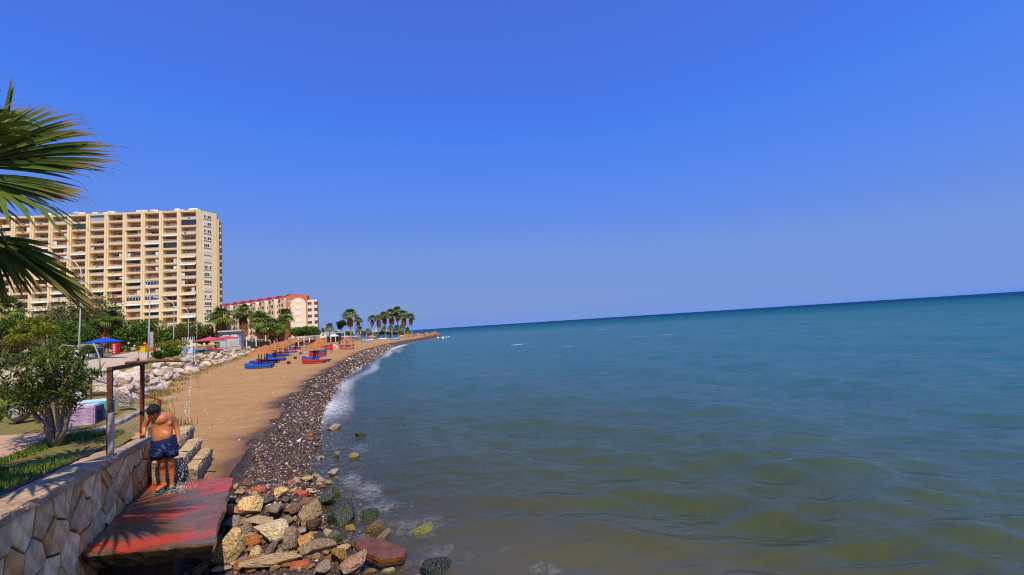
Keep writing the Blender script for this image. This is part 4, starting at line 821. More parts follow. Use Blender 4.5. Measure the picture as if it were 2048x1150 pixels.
# smaller stones filling the pile: each its own, nothing tells them apart
fill_cols = [CREAM, TANR, TANR, BROWN, PINKR, (.36, .235, .13), (.28, .185, .115), (.42, .31, .19), DARKR, (.34, .15, .06)]
poly = [(470, 975), (520, 965), (600, 955), (640, 960), (660, 1010), (640, 1070), (690, 1090), (720, 1150), (380, 1150), (430, 1085), (455, 1030)]
def inside(x, y, P):
    c = False
    for i in range(len(P)):
        (a, b), (d, e) = P[i], P[i - 1]
        if (b > y) != (e > y) and x < (d - a) * (y - b) / (e - b) + a: c = not c
    return c
CW = {CREAM: 'cream', TANR: 'tan', GREYR: 'grey', BROWN: 'dark brown', PINKR: 'pinkish', DARKR: 'blackish'}
def where(u, v):
    if u < 470: return 'at the foot of the platform edge'
    if v < 1000: return 'in the scatter below the pebble bank'
    if u > 640: return 'by the tilted red-brown slab'
    if v > 1095: return 'along the bottom edge of the pile'
    return 'between the pale streaked boulder and the wash' if u > 560 else 'between the platform and the pale streaked boulder'
cnt = 0
while cnt < 190:
    u, v = RNG.uniform(380, 730), RNG.uniform(960, 1150)
    if not inside(u, v, poly): continue
    p = gnd(u, v); r_ = RNG.uniform(.045, .13) * (1 if RNG.random() < .75 else 1.45); c = RNG.choice(fill_cols)
    me_ = RNG.choice(ROCKS + SLABS[:2]); put_rock(me_, p, (r_, r_ * RNG.uniform(.7, 1), r_ * RNG.uniform(.55, .85)), c, None, '%s %s %s stone %s' % ('flattish' if me_ in SLABS else 'blocky', 'small' if r_ < .07 else 'fist-sized' if r_ < .10 else 'middling', CW.get(c, 'brownish' if c[0] > .28 else 'grey-brown'), where(u, v)), 'small stones filling the rock pile', 'stone', .22, True); cnt += 1
cnt = 0
while cnt < 70:                       # stones awash or lying under the shallow water
    u, v = RNG.uniform(610, 900), RNG.uniform(850, 1145); p = atz(u, v, 0); e = p.x - float(WATER(p.y))
    if e < -.3 or e > 1.7: continue
    r_ = RNG.uniform(.05, .14); zz = tz(p.x, p.y); c = RNG.choice([(.34, .24, .11), (.46, .35, .20), (.10, .09, .05), (.06, .075, .03), (.28, .18, .06)])
    put_rock(RNG.choice(WROCKS), (p.x, p.y, zz), (r_, r_ * .8, r_ * .6), c, None, '%s %s stone %s the shallow water %s' % ('small' if r_ < .075 else 'mid-sized' if r_ < .11 else 'larger', {.34: 'tan', .46: 'pale', .10: 'dark', .06: 'greenish', .28: 'yellow-brown'}[c[0]], 'half out of' if e < .4 else 'under', 'beside the rock pile' if v > 1010 else 'off the pebble bank'), 'stones in the shallow water', 'stone', .1); cnt += 1
# ---- row of boulders holding up the lawn along the beach
G_ROW = 'pale boulders banked along the lawn edge'
WC = [(.56, .45, .36), (.52, .40, .31), (.60, .51, .42), (.46, .38, .32), (.56, .42, .30), (.42, .37, .34), (.62, .52, .40)]
big = [(30, 828, 60, 46, (.40, .36, .36), 'grey angular boulder left of the oleander stems'), (72, 832, 42, 34, (.50, .33, .22), 'tan boulder behind the oleander stems'), (160, 792, 36, 30, (.52, .48, .47), 'grey-white rounded boulder behind the lilac blocks'), (195, 783, 36, 18, (.48, .42, .38), 'flat grey boulder by the first handrail post'),
       (188, 772, 44, 20, (.54, .40, .30), 'pinkish flat boulder above the grey one at the handrail'), (214, 790, 30, 26, (.55, .44, .34), 'cream boulder between the shower post and handrail'), (240, 793, 44, 66, (.58, .47, .40), 'largest pale boulder, standing right of the shower post'), (238, 757, 40, 26, (.62, .50, .40), 'cream boulder on top of the largest pale one'),
       (262, 752, 40, 26, (.64, .53, .42), 'broad cream boulder at the lawn edge behind the shower'), (270, 775, 22, 22, (.50, .46, .46), 'grey block boulder low on the bank behind the shower'), (306, 762, 18, 22, (.46, .44, .46), 'bluish grey boulder at the foot of the bank'), (296, 755, 20, 22, (.56, .36, .25), 'orange-pink boulder beside the bluish grey one'),
       (312, 745, 32, 20, (.62, .51, .42), 'cream-white boulder halfway along the near bank'), (325, 767, 18, 12, (.58, .56, .42), 'pale squared block lying on the sand'), (308, 778, 22, 8, (.60, .52, .42), 'flat white stone on the sand below the bank'), (335, 752, 24, 20, (.48, .40, .34), 'grey-brown boulder under the shower pipe'), (352, 742, 28, 22, (.58, .48, .42), 'pale boulder behind the shower nozzle')]
for (u, v, w_, h_, col, lab) in big:
    f_ = gnd(u, v + h_ * .45); q = pxm(f_); hw, hh = w_ / 2 / q, h_ / 2 / q; put_rock(RNG.choice(ROCKS), (f_.x, f_.y + hw * .3, f_.z), (hw, hw * .8, hh * 1.12), col, (RNG.uniform(-.2, .2), RNG.uniform(-.2, .2), RNG.uniform(0, 6)), lab, G_ROW, 'boulder', .12)
y = 14.4; BWORD = ['pale cream', 'tan-pink', 'whitish', 'dull brownish', 'warm beige', 'greyish', 'sandy white']
def stretch(y): return 'just beyond the shower' if y < 19 else 'below the leaning pale pole' if y < 26 else 'below the first street lamp' if y < 37 else 'by the stacked white chairs' if y < 52 else 'below the pink parasols' if y < 70 else 'beside the grey kiosk' if y < 92 else 'by the black net fence'
while y < 118:
    xr, xl = float(ROCKB(y)), float(LAWNE(y)); n_ = 3 if y < 70 else 2
    for k in range(n_):
        t = (k + RNG.uniform(.2, .8)) / n_; x = xr + (xl - xr) * t + RNG.uniform(-.2, .2); yy = y + RNG.uniform(-.4, .4); s_ = RNG.uniform(.20, .50) * (1 + .003 * y); ci = RNG.randrange(7)
        put_rock(RNG.choice(ROCKS), (x, yy, tz(x, yy)), (s_, s_ * .85, s_ * RNG.uniform(.6, .95)), WC[ci], None, '%s %s boulder %s on the bank %s' % ('small' if s_ < .42 else 'big', BWORD[ci], ('low', 'halfway', 'high')[k] if n_ == 3 else ('low', 'high')[k], stretch(yy)), G_ROW, 'boulder', .22)
    y += .70 + .017 * y
# ---- pebbles on the bank: one carpet of real stones
def pebbles(name, X, Y, R, cols, lift=.3):
    n = len(X); Z = terrain(X, Y); S = np.stack([R * NR.uniform(.8, 1.3, n), R * NR.uniform(.7, 1.1, n), R * NR.uniform(.4, .75, n)], -1)
    th = NR.uniform(0, 6.28, n); v0, f0 = ico(1); v = v0[None] * S[:, None]; c, s_ = np.cos(th)[:, None], np.sin(th)[:, None]
    V = np.stack([v[..., 0] * c - v[..., 1] * s_ + X[:, None], v[..., 0] * s_ + v[..., 1] * c + Y[:, None], v[..., 2] + (Z + S[:, 2] * lift)[:, None]], -1).reshape(-1, 3)
    Fx = (f0[None] + (np.arange(n) * len(v0))[:, None, None]).reshape(-1, 3)
    return link(name, fast_mesh(name, V, Fx, mat('pebble', src='col', rough=.55, var=.25, scale=12, bump=0, spec=.4), col=np.repeat(cols, len(v0), 0), smooth=True))
PB = np.array([(.034, .020, .012), (.055, .033, .020), (.098, .058, .034), (.17, .10, .06), (.28, .20, .15), (.52, .42, .32), (.38, .22, .11), (.30, .11, .055), (.05, .05, .052)])
PW = [.32, .27, .15, .08, .05, .055, .035, .02, .02]
def scatter(y0, y1, n, r0, r1, wide=.9):
    y_ = NR.uniform(y0, y1, n); a, b = BERM(y_), WATER(y_); t = NR.uniform(0, 1, n); x_ = a + .04 + (b + wide - a) * t; y_ = np.where((y_ < 9) & (NR.uniform(0, 1, n) < .0), y_, y_)
    r_ = NR.uniform(r0, r1, n) * NR.choice([1, 1.5, 2.1], n, p=[.84, .13, .03]); return x_, y_, r_
PX = [scatter(5.0, 14, 21000, .014, .030), scatter(14, 24, 13000, .020, .040), scatter(24, 45, 12000, .032, .065), scatter(45, 105, 9000, .06, .12)]
ys_ = NR.uniform(8.5, 20, 3800); PX.append((WATER(ys_) + .2 + NR.uniform(0, 1, 3800) ** 1.3 * 2.1, ys_, NR.uniform(.025, .06, 3800)))
X_, Y_, R_ = (np.concatenate([p[i] for p in PX]) for i in range(3))
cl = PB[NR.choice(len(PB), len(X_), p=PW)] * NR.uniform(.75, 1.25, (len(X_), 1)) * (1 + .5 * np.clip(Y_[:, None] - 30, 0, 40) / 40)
tag(pebbles('pebbles', X_, Y_, R_, cl), kind='stuff')
# scattered stones and debris on the sand near the bank
n = 260; y_ = NR.uniform(11, 50, n); t = NR.uniform(0, 1, n) ** 2.2; x_ = ROCKB(y_) + .3 + (BERM(y_) - ROCKB(y_) - .4) * t; cl = np.array([(.55, .47, .38), (.45, .33, .22), (.35, .25, .16)])[NR.integers(0, 3, n)]
tag(pebbles('sand_pebbles', x_, y_, NR.uniform(.010, .034, n) * (1 + y_ / 45), cl), kind='stuff')
# dry grass tufts at the foot of the boulders
n = 9000; y_ = 14.5 + 60 * NR.uniform(0, 1, n) ** 1.6; x_ = ROCKB(y_) + NR.normal(.15, .55, n); k_ = vnoise(x_ * .9, y_ * .9, 41) > .12; x_, y_ = x_[k_], y_[k_]
P = np.stack([x_, y_, terrain(x_, y_)], -1); pal = np.array([(.34, .25, .05), (.28, .23, .04), (.22, .22, .05), (.42, .31, .10)]); c = pal[NR.integers(0, 4, len(P))] * NR.uniform(.8, 1.2, (len(P), 1))
tag(blades('dry_grass', P, .26, c, .8, .014), kind='stuff')
# ------------------------------------------------------------------ buildings
def shared(name, mb, mats): return mb.mesh(name, mats)
M_OCHRE = mat('ochre_render', (.74, .56, .34), .85, var=.12, scale=.35, bump=.1, bscale=6, col2=(.68, .51, .31))
M_OCHRE2 = mat('pale_yellow_render', (.86, .66, .38), .85, var=.08, scale=.4, bump=.1, bscale=6, col2=(.82, .62, .35))
M_RECESS_SHADE = mat('shaded_inner_render', (.50, .25, .12), .9, var=.15, scale=.5, bump=.1)  # balcony recess shade and its warm bounce put into the colour
M_SHADE = mat('roller_shutter', (.60, .57, .52), .6, var=.08, scale=1, bump=.05)
M_CREAM = mat('cream_render', (.80, .63, .48), .85, var=.08, scale=.5, bump=.1, bscale=6)
M_REDROOF = mat('red_roof_sheet', (.42, .030, .030), .55, var=.25, scale=1.2, bump=.3, bscale=9)
M_SALMON = mat('terracotta_render', (.50, .17, .085), .85, var=.1, scale=.6, bump=.1, bscale=6)
def tall_block():
    P0 = Vector((-126.5, 176, 0)); ed = Vector((-.9955, -.0945, 0)); rz = math.atan2(-ed.y, -ed.x)   # local +X runs to the right, -Y faces the viewer
    g0 = tz(-126.5, 176) ; B = empty('apartment_tower', (P0.x, P0.y, g0), rz, 'tall ochre apartment block with rows of stacked balconies behind the trees', 'apartment building')
    FH, NF, BW, NB = 3.02, 18, 6.78, 14; Wd = BW * NB; D = 16.0; ztop = FH * NF
    # core: back wall of the recesses, floors between, roof
    mb = MB(); mb.box((-Wd / 2, D / 2 + 1.9, ztop / 2), (Wd, D, ztop)); core = mb.build('core', M_RECESS_SHADE, B)
    # plain end wall at an angle, right of the balconies
    ex, ey = 3.6, 7.3; a0, a1 = Vector((0, -.35, 0)), Vector((ex, ey, 0))
    an = Vector((a1.y - a0.y, -(a1.x - a0.x), 0)).normalized(); et = (a1 - a0).normalized()
    MB().prism([(a0.x, a0.y), (a1.x, a1.y), (a1.x - 2.5, a1.y + 6), (-1.5, 12), (-.6, .2)], 0, ztop + .9).build('end_wall', M_OCHRE2, B)
    MB().prism([(a1.x + .1, a1.y), (a1.x + .5, a1.y + .8), (a1.x - 12, a1.y + 22), (a1.x - 13.5, a1.y + 21)], 0, ztop - 1.2).build('side_wall', M_OCHRE, B)
    wf = MB().box((0, 0, 0), (3.0, .16, 1.5)).box((0, -.05, -.82), (3.3, .26, .12)); WFm = shared('window', wf, [M_WHITE])
    for j in range(NF - 1):
        z = ztop - FH * (j + .45); c = a0.lerp(a1, .52)
        w_ = link('window', WFm, B, (c.x + an.x * .06, c.y + an.y * .06, z), (0, 0, math.atan2(et.y, et.x)))
        for q in range(4):
            dark = RNG.random() < (.62 if j not in (5, 6, 10) else .1); link('pane', PANE_D if dark else PANE_L, w_, (-1.12 + .75 * q, -.085, .02))
        cs = a1 + Vector((-.9955 * 0, 0, 0)) 
    # sunken balconies on the shaded side
    sd = Vector((-12.5, 22, 0)).normalized(); sn = Vector((sd.y, -sd.x, 0))
    sbm = shared('side_balcony', MB().box((0, 0, 0), (5.2, 1.0, .9)).box((0, .35, 1.4), (5.0, .3, 1.6), mi=1), [M_OCHRE, M_GLASS])
    for j in range(NF - 1):
        for q in range(2):
            c = a1 + Vector((.55, .8, 0)) + sd * (4 + 8 * q) + sn * .25; link('side_balcony', sbm, B, (c.x, c.y, ztop - 1.2 - FH * (j + .9)), (0, 0, math.atan2(sd.y, sd.x)))
    # balconies
    fin_w = 1.45
    bal = MB(); x0, x1 = -BW / 2 + fin_w / 2 + .05, BW / 2 - fin_w / 2 - .05
    bal.box(((x0 + x1) / 2 + .35, .75, -.10), (x1 - x0 + .7, 2.3, .22)).box(((x0 + x1) / 2 + .35, -.36, .28), (x1 - x0 + .7, .14, .62))
    bal.box((x0 + .1, -.36, .70), (.12, .14, .24)).box((x1 + .55, -.36, .70), (.12, .14, .24))
    BALm = bevelled(shared('balcony', bal, [M_OCHRE]), .03)
    rail = MB()
    for i in range(9): rail.box((x0 + .3 + i * (x1 - x0) / 8, -.36, .80), (.05, .05, .42))
    rail.box(((x0 + x1) / 2 + .35, -.36, 1.02), (x1 - x0 + .6, .07, .07)); RAILm = shared('railing', rail, [plain('white_railing', (.60, .58, .54), .5)])
    glas = MB().box(((x0 + x1) / 2 + .35, -.36, .82), (x1 - x0 + .6, .05, .48)).box(((x0 + x1) / 2 + .35, -.36, 1.07), (x1 - x0 + .6, .07, .06)); GLm = shared('railing', glas, [plain('frosted_glass', (.42, .45, .46), .25, bump=0)])
    def door(dark_w, mt): 
        m = MB().box((0, 0, 1.1), (dark_w, .10, 2.15), mi=1).box((0, -.06, 1.1), (.07, .06, 2.15)).box((-dark_w / 2, -.06, 1.1), (.09, .06, 2.2)).box((dark_w / 2, -.06, 1.1), (.09, .06, 2.2)).box((0, -.06, 2.2), (dark_w, .06, .09)); return shared('balcony_door', m, [M_WHITE, mt])
    DOORS = [door(2.6, M_GLASS), door(3.6, M_GLASS), door(2.2, M_SHADE), door(3.2, mat('curtained_glass', (.22, .19, .16), .4, var=.4, scale=1.5, bump=0)), door(1.6, M_GLASS)]
    awn = MB(); nn = 6
    for c_ in range(1):
        awn.add([(x0 + .1, -.30, 2.75), (x1 + .6, -.30, 2.75), (x1 + .6, -1.15, 2.28), (x0 + .1, -1.15, 2.28), (x1 + .6, -1.15, 2.08), (x0 + .1, -1.15, 2.08), (x0 + .1, -.30, 2.70), (x1 + .6, -.30, 2.70), (x1 + .6, -1.10, 2.24), (x0 + .1, -1.10, 2.24)], [(0, 3, 2, 1), (3, 5, 4, 2), (6, 7, 8, 9), (0, 6, 9, 3), (1, 2, 8, 7)])
    def awnm(nm, c): return shared('awning', awn, [plain(nm, c, .8, var=.15)])
    AW = [awnm('awning_cream', (.66, .56, .40)), awnm('awning_white', (.70, .68, .62)), awnm('awning_green', (.45, .55, .28)), awnm('awning_red', (.30, .05, .05)), awnm('awning_sand', (.60, .44, .26))]
    def glaz(fr, gl_):
        m = MB().box(((x0 + x1) / 2 + .35, -.30, 1.62), (x1 - x0 + .7, .08, 2.0), mi=1)
        for i in range(6): m.box((x0 + .02 + i * (x1 - x0 + .6) / 5, -.36, 1.62), (.10 if fr is M_WHITE else .06, .08, 2.0))
        m.box(((x0 + x1) / 2 + .35, -.36, .66), (x1 - x0 + .7, .08, .12 if fr is not M_WHITE else .8)).box(((x0 + x1) / 2 + .35, -.36, 2.6), (x1 - x0 + .7, .08, .12)); return shared('balcony_glazing', m, [fr, gl_])
    GZ = [glaz(M_WHITE, M_GLASS), glaz(M_DARK, M_GLASS), glaz(M_GREY, plain('pale_glazing', (.35, .45, .46), .15, bump=0))]
    AC = MB().box((0, 0, 0), (.85, .35, .6)).mesh('air_conditioner', [M_WHITE]); LAU = [MB().box((0, 0, 0), (RNG.uniform(.8, 2.0), .05, .6)).mesh('laundry', [plain('cloth_line_%d' % q, c, .8)]) for q, c in enumerate(((.6, .58, .55), (.15, .2, .35), (.45, .15, .12), (.55, .45, .2)))]; SCR = [MB().box((0, 0, 0), (1.1, .05, 1.7)).mesh('side_screen', [m_]) for m_ in (M_WHITE, M_SHADE)]
    fixed = {(0, 0): None, (0, 1): 'g1', (9, 6): 'g0'}
    lo = 3
    MB().box((-Wd / 2, .95, lo * FH / 2), (Wd, 2.4, lo * FH)).build('podium', M_OCHRE, B)
    for b in range(NB):
        xc = -BW * (b + .5) - .1; step = .22 * (b % 2) 
        fx = xc - BW / 2 + fin_w / 2 - .35
        f_ = MB().box((0, .55, ztop / 2 + .3), (fin_w, 2.7, ztop + .6)).box((0, -.95, ztop / 2), (fin_w * .45, .5, ztop)).build('pier', M_OCHRE2, B, loc=(fx, 0, 0))
        MB().box((xc + .15, .5, ztop + .22), (BW - fin_w + .4, 2.8, .75)).build('parapet', M_OCHRE, B)
        for j in range(NF - lo):
            z = ztop - FH * (j + 1); o = link('balcony', BALm, B, (xc, 0, z))
            link('balcony_door', RNG.choice(DOORS), B, (xc + RNG.uniform(-.7, .9), 1.84, z + .02))
            r = RNG.random()
            if (b, j) == (0, 1) or (b, j) == (1, 4) or (b, j) == (6, 1): link('balcony_glazing', GZ[1], B, (xc, 0, z))
            elif (b, j) in ((3, 11), (2, 9), (2, 11)): link('balcony_glazing', GZ[0], B, (xc, 0, z))
            elif (b, j) in ((5, 0),): link('balcony_glazing', GZ[2], B, (xc, 0, z))
            else:
                if r < .40: link('railing', RAILm, B, (xc, 0, z))
                elif r < .68: link('railing', GLm, B, (xc, 0, z))
                if RNG.random() < .45: link('air_conditioner', AC, B, (xc + RNG.choice((-1.6, 1.9)), 1.5, z + RNG.choice((.3, 2.1))))
                if RNG.random() < .22: o2 = link('laundry', LAU[RNG.randrange(4)], B, (xc + RNG.uniform(-.8, 1.0), -.50, z + .55))
                if RNG.random() < .20: link('side_screen', SCR[RNG.randrange(2)], B, (xc + RNG.choice((-1.7, 2.0)), -.2, z + 1.35))
                pa = .10 + .035 * j
                if RNG.random() < pa: link('awning', RNG.choice(AW if RNG.random() < .4 else AW[:2]), B, (xc, 0, z + .12), (0, 0, 0))
    # roof clutter: solar tanks and panels
    tank = MB().tube([(-.9, 0, 1.25), (.9, 0, 1.25)], .38, 10).add([(-1, -.3, .95), (1, -.3, .95), (1, -1.7, .1), (-1, -1.7, .1)], [(0, 3, 2, 1)], 1).box((-.8, .1, .5), (.08, .08, 1)).box((.8, .1, .5), (.08, .08, 1)); TK = shared('water_tank', tank, [M_WHITE, plain('solar_panel', (.06, .08, .11), .2)])
    for i in range(60):
        cl = RNG.choice([0, .9, 2.1, 3.0, 4.6, 5.2, 6.4, 8, 9.2, 10.1, 11.6]); link('water_tank', TK, B, (-BW * (cl + RNG.uniform(-.15, .35)) - 2, RNG.uniform(1.2, 5.5), ztop + .1), (0, 0, RNG.uniform(-.3, .3)), (1.0, 1, RNG.uniform(.9, 1.35)))
    MB().box((-6.5, 8, ztop + 1.1), (7, 5, 2.2)).build('lift_housing', M_WHITE, B)
    MB().box((-40, 8, ztop + .9), (7, 5, 1.8)).build('lift_housing', M_WHITE, B)
PANE_D = MB().box((0, 0, 0), (.58, .05, 1.2)).mesh('pane', [M_GLASS]); PANE_L = MB().box((0, 0, 0), (.66, .06, 1.3)).mesh('pane', [M_SHADE])
tall_block()
def red_roofed():
    PA = Vector((-104.5, 204, 0)); ed = Vector((-52.5, 31, 0)); L_ = ed.length; rz = math.atan2(-ed.y, -ed.x); g0 = tz(-104, 204)
    B = empty('apartment_house', (PA.x, PA.y, g0), rz, 'cream apartment house with red barrel roofs and a terracotta gable end', 'apartment building'); FH, NF = 3.0, 6
    H_ = FH * NF + 1.2; L_ += 18
    MB().box((-L_ / 2, 7.5, H_ / 2), (L_, 15, H_)).build('wall', M_CREAM, B)
    # bay projections, loggias as flat panels with their shade in the colour, arched windows
    nb = 10; bw = L_ / nb
    gab = MB(); K = 12
    def vault(r, d0, d1, z0, thick=.0):
        m = MB(); pr = [(r * math.cos(math.pi * i / K), z0 + r * .85 * math.sin(math.pi * i / K)) for i in range(K + 1)]
        v = [(x, d0, z) for x, z in pr] + [(x, d1, z) for x, z in pr]; n_ = K + 1
        m.add(v, [(i, i + 1, n_ + i + 1, n_ + i) for i in range(K)] + [tuple(range(n_)), tuple(range(2 * n_ - 1, n_ - 1, -1))]); return m
    VA = vault(3.5, 0, 9.0, 0).mesh('roof', [M_REDROOF], True); VA.set_sharp_from_angle(angle=.7)
    VB = vault(1.55, 0, 3.6, 0).mesh('gable_vault', [M_CREAM], True); VB.set_sharp_from_angle(angle=.7)
    LU = vault(1.15, 0, .10, 0).mesh('lunette', [M_GLASS])
    W1 = MB().box((0, 0, 0), (1.9, .12, 1.5)).mesh('window', [M_WHITE]); P1 = MB().box((0, 0, 0), (.82, .06, 1.3)).mesh('pane', [M_GLASS])
    LG = MB().box((0, 0, 0), (2.6, .10, 2.0)).mesh('loggia', [mat('loggia_shade', (.12, .06, .04), .8, var=.3)]); BL = MB().box((0, 0, 0), (3.0, .9, .85)).mesh('balcony', [M_CREAM])  # no real opening: the loggia's shade is put into the panel colour
    AWm = MB().add([(-1.5, 0, .6), (1.5, 0, .6), (1.5, -1.1, -.25), (-1.5, -1.1, -.25), (1.5, -.05, .55), (-1.5, -.05, .55)], [(0, 3, 2, 1), (5, 4, 2, 3)]).mesh('awning', [M_WHITE])
    AR = MB(); pr = [(-.55, 0), (.55, 0)] + [(.55 * math.cos(math.pi * i / 8), 1.0 + .55 * math.sin(math.pi * i / 8)) for i in range(9)]
    AR.add([(x, 0, z) for x, z in pr] + [(x, .08, z) for x, z in pr], [tuple(range(len(pr)))[::1], tuple(range(2 * len(pr) - 1, len(pr) - 1, -1))] + [(i, (i + 1) % len(pr), len(pr) + (i + 1) % len(pr), len(pr) + i)[::-1] for i in range(len(pr))]); ARm = AR.mesh('arched_window', [mat('arched_window_dark', (.16, .07, .04), .6, var=.3)])
    for b in range(nb):
        xc = -bw * (b + .5)
        MB().box((0, 0, H_ / 2), (bw * .42, 1.6, H_)).build('bay', M_CREAM, B, loc=(xc + bw * .2, -.4, 0))
        link('roof', VA, B, (xc, 2.6, H_ - .1)); 
        for s_ in (-.26, .20):
            link('gable_vault', VB, B, (xc + bw * s_, -1.0 if s_ > 0 else -.3, H_ - .4)); link('lunette', LU, B, (xc + bw * s_, (-1.0 if s_ > 0 else -.3) - .06, H_ - .35))
        for f_ in range(NF):
            z = FH * (f_ + .55)
            link('loggia', LG, B, (xc - bw * .20, -.03, z)); link('balcony', BL, B, (xc - bw * .20, -.4, z - .95))
            if (b + f_) % 3 != 2: w_ = link('window', W1, B, (xc + bw * .2, -1.23, z + .1)); [link('pane', P1, w_, (q, -.04, 0)) for q in (-.44, .44)]
            else: link('arched_window', ARm, B, (xc + bw * .2, -1.29, z - .6))
            link('arched_window', ARm, B, (xc + bw * .445, -.09, z - .6), (0, 0, 0), (.7, 1, .8))
            if RNG.random() < .22: link('awning', AWm, B, (xc + bw * (.2 if RNG.random() < .5 else -.2), -1.3, z + .6))
    # gable end with its tall arch, and the lower wing at the right
    ew = 9.0; EH = H_ + 1.6
    q = MB().box((ew / 2 - .4, 6, EH / 2), (ew, 12, EH)).build('gable_wall', M_SALMON, B, loc=(0, -.6, 0), rot=(0, 0, -rz + .36))
    ar = []; aw = 3.3; zc = EH - 4.3
    ar = [(-aw, .0), (aw, .0)] + [(aw * math.cos(math.pi * i / 16), zc + aw * math.sin(math.pi * i / 16)) for i in range(17)]; n_ = len(ar); cx = ew * .54
    m = MB().add([(cx + x, -.06, z) for x, z in ar] + [(cx + x, .2, z) for x, z in ar], [tuple(range(n_)), tuple(range(2 * n_ - 1, n_ - 1, -1))] + [(i, n_ + i, n_ + (i + 1) % n_, (i + 1) % n_) for i in range(n_)])
    m.build('arch_panel', M_CREAM, q); 
    for f_ in range(NF):
        z = FH * (f_ + .6) + 1.4; w_ = link('window', W1, q, (cx, -.13, z)); w_.scale = (1.0, 1, .9)
    for f_ in range(2, NF):
        for dx in (1.0, 2.2): link('window', MB().box((0, 0, 0), (.7, .12, .9)).mesh('small_window', [M_SHADE]), q, (dx - .2, -.07, FH * (f_ + .6) + 1.5))
    MB().box((cx, 6, EH + .15), (ew - 1, 11.5, .25)).build('gable_coping', M_SALMON, q)
    wg = MB().box((ew + 1.6, 6.0, (EH - 2.0) / 2), (4.6, 9.4, EH - 2.0)).build('side_wing', M_CREAM, B, loc=(0, -.6, 0), rot=(0, 0, -rz + .36))
    dk = MB().box((0, 0, 0), (1.5, .5, 1.5)).mesh('corner_loggia', [mat('loggia_shade', (.12, .06, .04), .8)])
    for f_ in range(NF):
        z = FH * (f_ + .6) + .3; w_ = link('window', W1, wg, (ew + .6, 1.23, z)); [link('pane', P1, w_, (k_, -.04, 0)) for k_ in (-.44, .44)]
        link('corner_loggia', dk, wg, (ew + 3.3, 1.5, z))
red_roofed()
# far white town beyond the headland
SK = [(646, 4, 12), (652, 5, 20), (657, 4, 10), (668, 6, 8), (676, 5, 9), (690, 5, 7), (697, 6, 9), (706, 5, 8), (716, 4, 8), (722, 5, 7), (731, 4, 6), (738, 4, 8), (745, 5, 7), (752, 4, 9), (757, 3, 7), (764, 4, 6), (772, 4, 5), (780, 3, 5)]
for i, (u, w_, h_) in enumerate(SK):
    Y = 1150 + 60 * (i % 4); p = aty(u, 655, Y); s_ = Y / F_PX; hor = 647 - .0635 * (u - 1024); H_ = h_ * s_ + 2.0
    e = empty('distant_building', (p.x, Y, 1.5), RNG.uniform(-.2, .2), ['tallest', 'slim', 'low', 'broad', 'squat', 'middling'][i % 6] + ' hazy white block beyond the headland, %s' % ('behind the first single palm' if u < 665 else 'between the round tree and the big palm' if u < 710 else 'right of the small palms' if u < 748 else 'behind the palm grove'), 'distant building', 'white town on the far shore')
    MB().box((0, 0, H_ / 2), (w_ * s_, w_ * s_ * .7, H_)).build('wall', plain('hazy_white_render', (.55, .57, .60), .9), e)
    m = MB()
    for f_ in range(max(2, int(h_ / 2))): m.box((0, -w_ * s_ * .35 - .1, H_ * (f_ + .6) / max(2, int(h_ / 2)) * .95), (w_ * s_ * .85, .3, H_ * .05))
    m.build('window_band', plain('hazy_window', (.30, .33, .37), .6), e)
# ------------------------------------------------------------------ vegetation
def leaf_cloud(C, sizes, cols, up=.35, aspect=.45):
    """one small rhombic leaf per centre, random facing with a little bias upward"""
    n = len(C); N = NR.normal(0, 1, (n, 3)); N[:, 2] = np.abs(N[:, 2]) + up; N /= np.linalg.norm(N, axis=1, keepdims=True)
    T = np.cross(N, NR.normal(0, 1, (n, 3))); T /= np.linalg.norm(T, axis=1, keepdims=True) + 1e-9; Bv = np.cross(N, T)
    s_ = np.asarray(sizes)[:, None]
    V = np.stack([C - T * s_, C + Bv * s_ * aspect + N * s_ * .12, C + T * s_, C - Bv * s_ * aspect + N * s_ * .12], 1).reshape(-1, 3)
    return V, np.arange(4 * n).reshape(n, 4), np.repeat(cols, 4, 0)
def crown_points(n, clumps):
    """clumps (x, y, z, rx, ry, rz): points biased to the outer shell of each"""
    w_ = np.array([c[3] * c[4] * c[5] for c in clumps]) ** (2 / 3); k = NR.choice(len(clumps), n, p=w_ / w_.sum()); c = np.array(clumps)[k]
    d = NR.normal(0, 1, (n, 3)); d /= np.linalg.norm(d, axis=1, keepdims=True); r = NR.uniform(.35, 1.08, n) ** .5
    return c[:, :3] + d * c[:, 3:] * r[:, None]
def rand_clumps(rx, ry, rz, cz, n, k=.38):
    out = []
    for _ in range(n):
        a, b = RNG.uniform(0, 6.28), RNG.uniform(-.75, 1); r = RNG.uniform(.45, .95) ; q = math.sqrt(max(0, 1 - b * b)); s_ = RNG.uniform(.7, 1.3) * k
        out.append((rx * r * q * math.cos(a) * .85, ry * r * q * math.sin(a) * .85, cz + rz * r * b * .8, rx * s_, ry * s_, rz * s_ * 1.05))
    return out
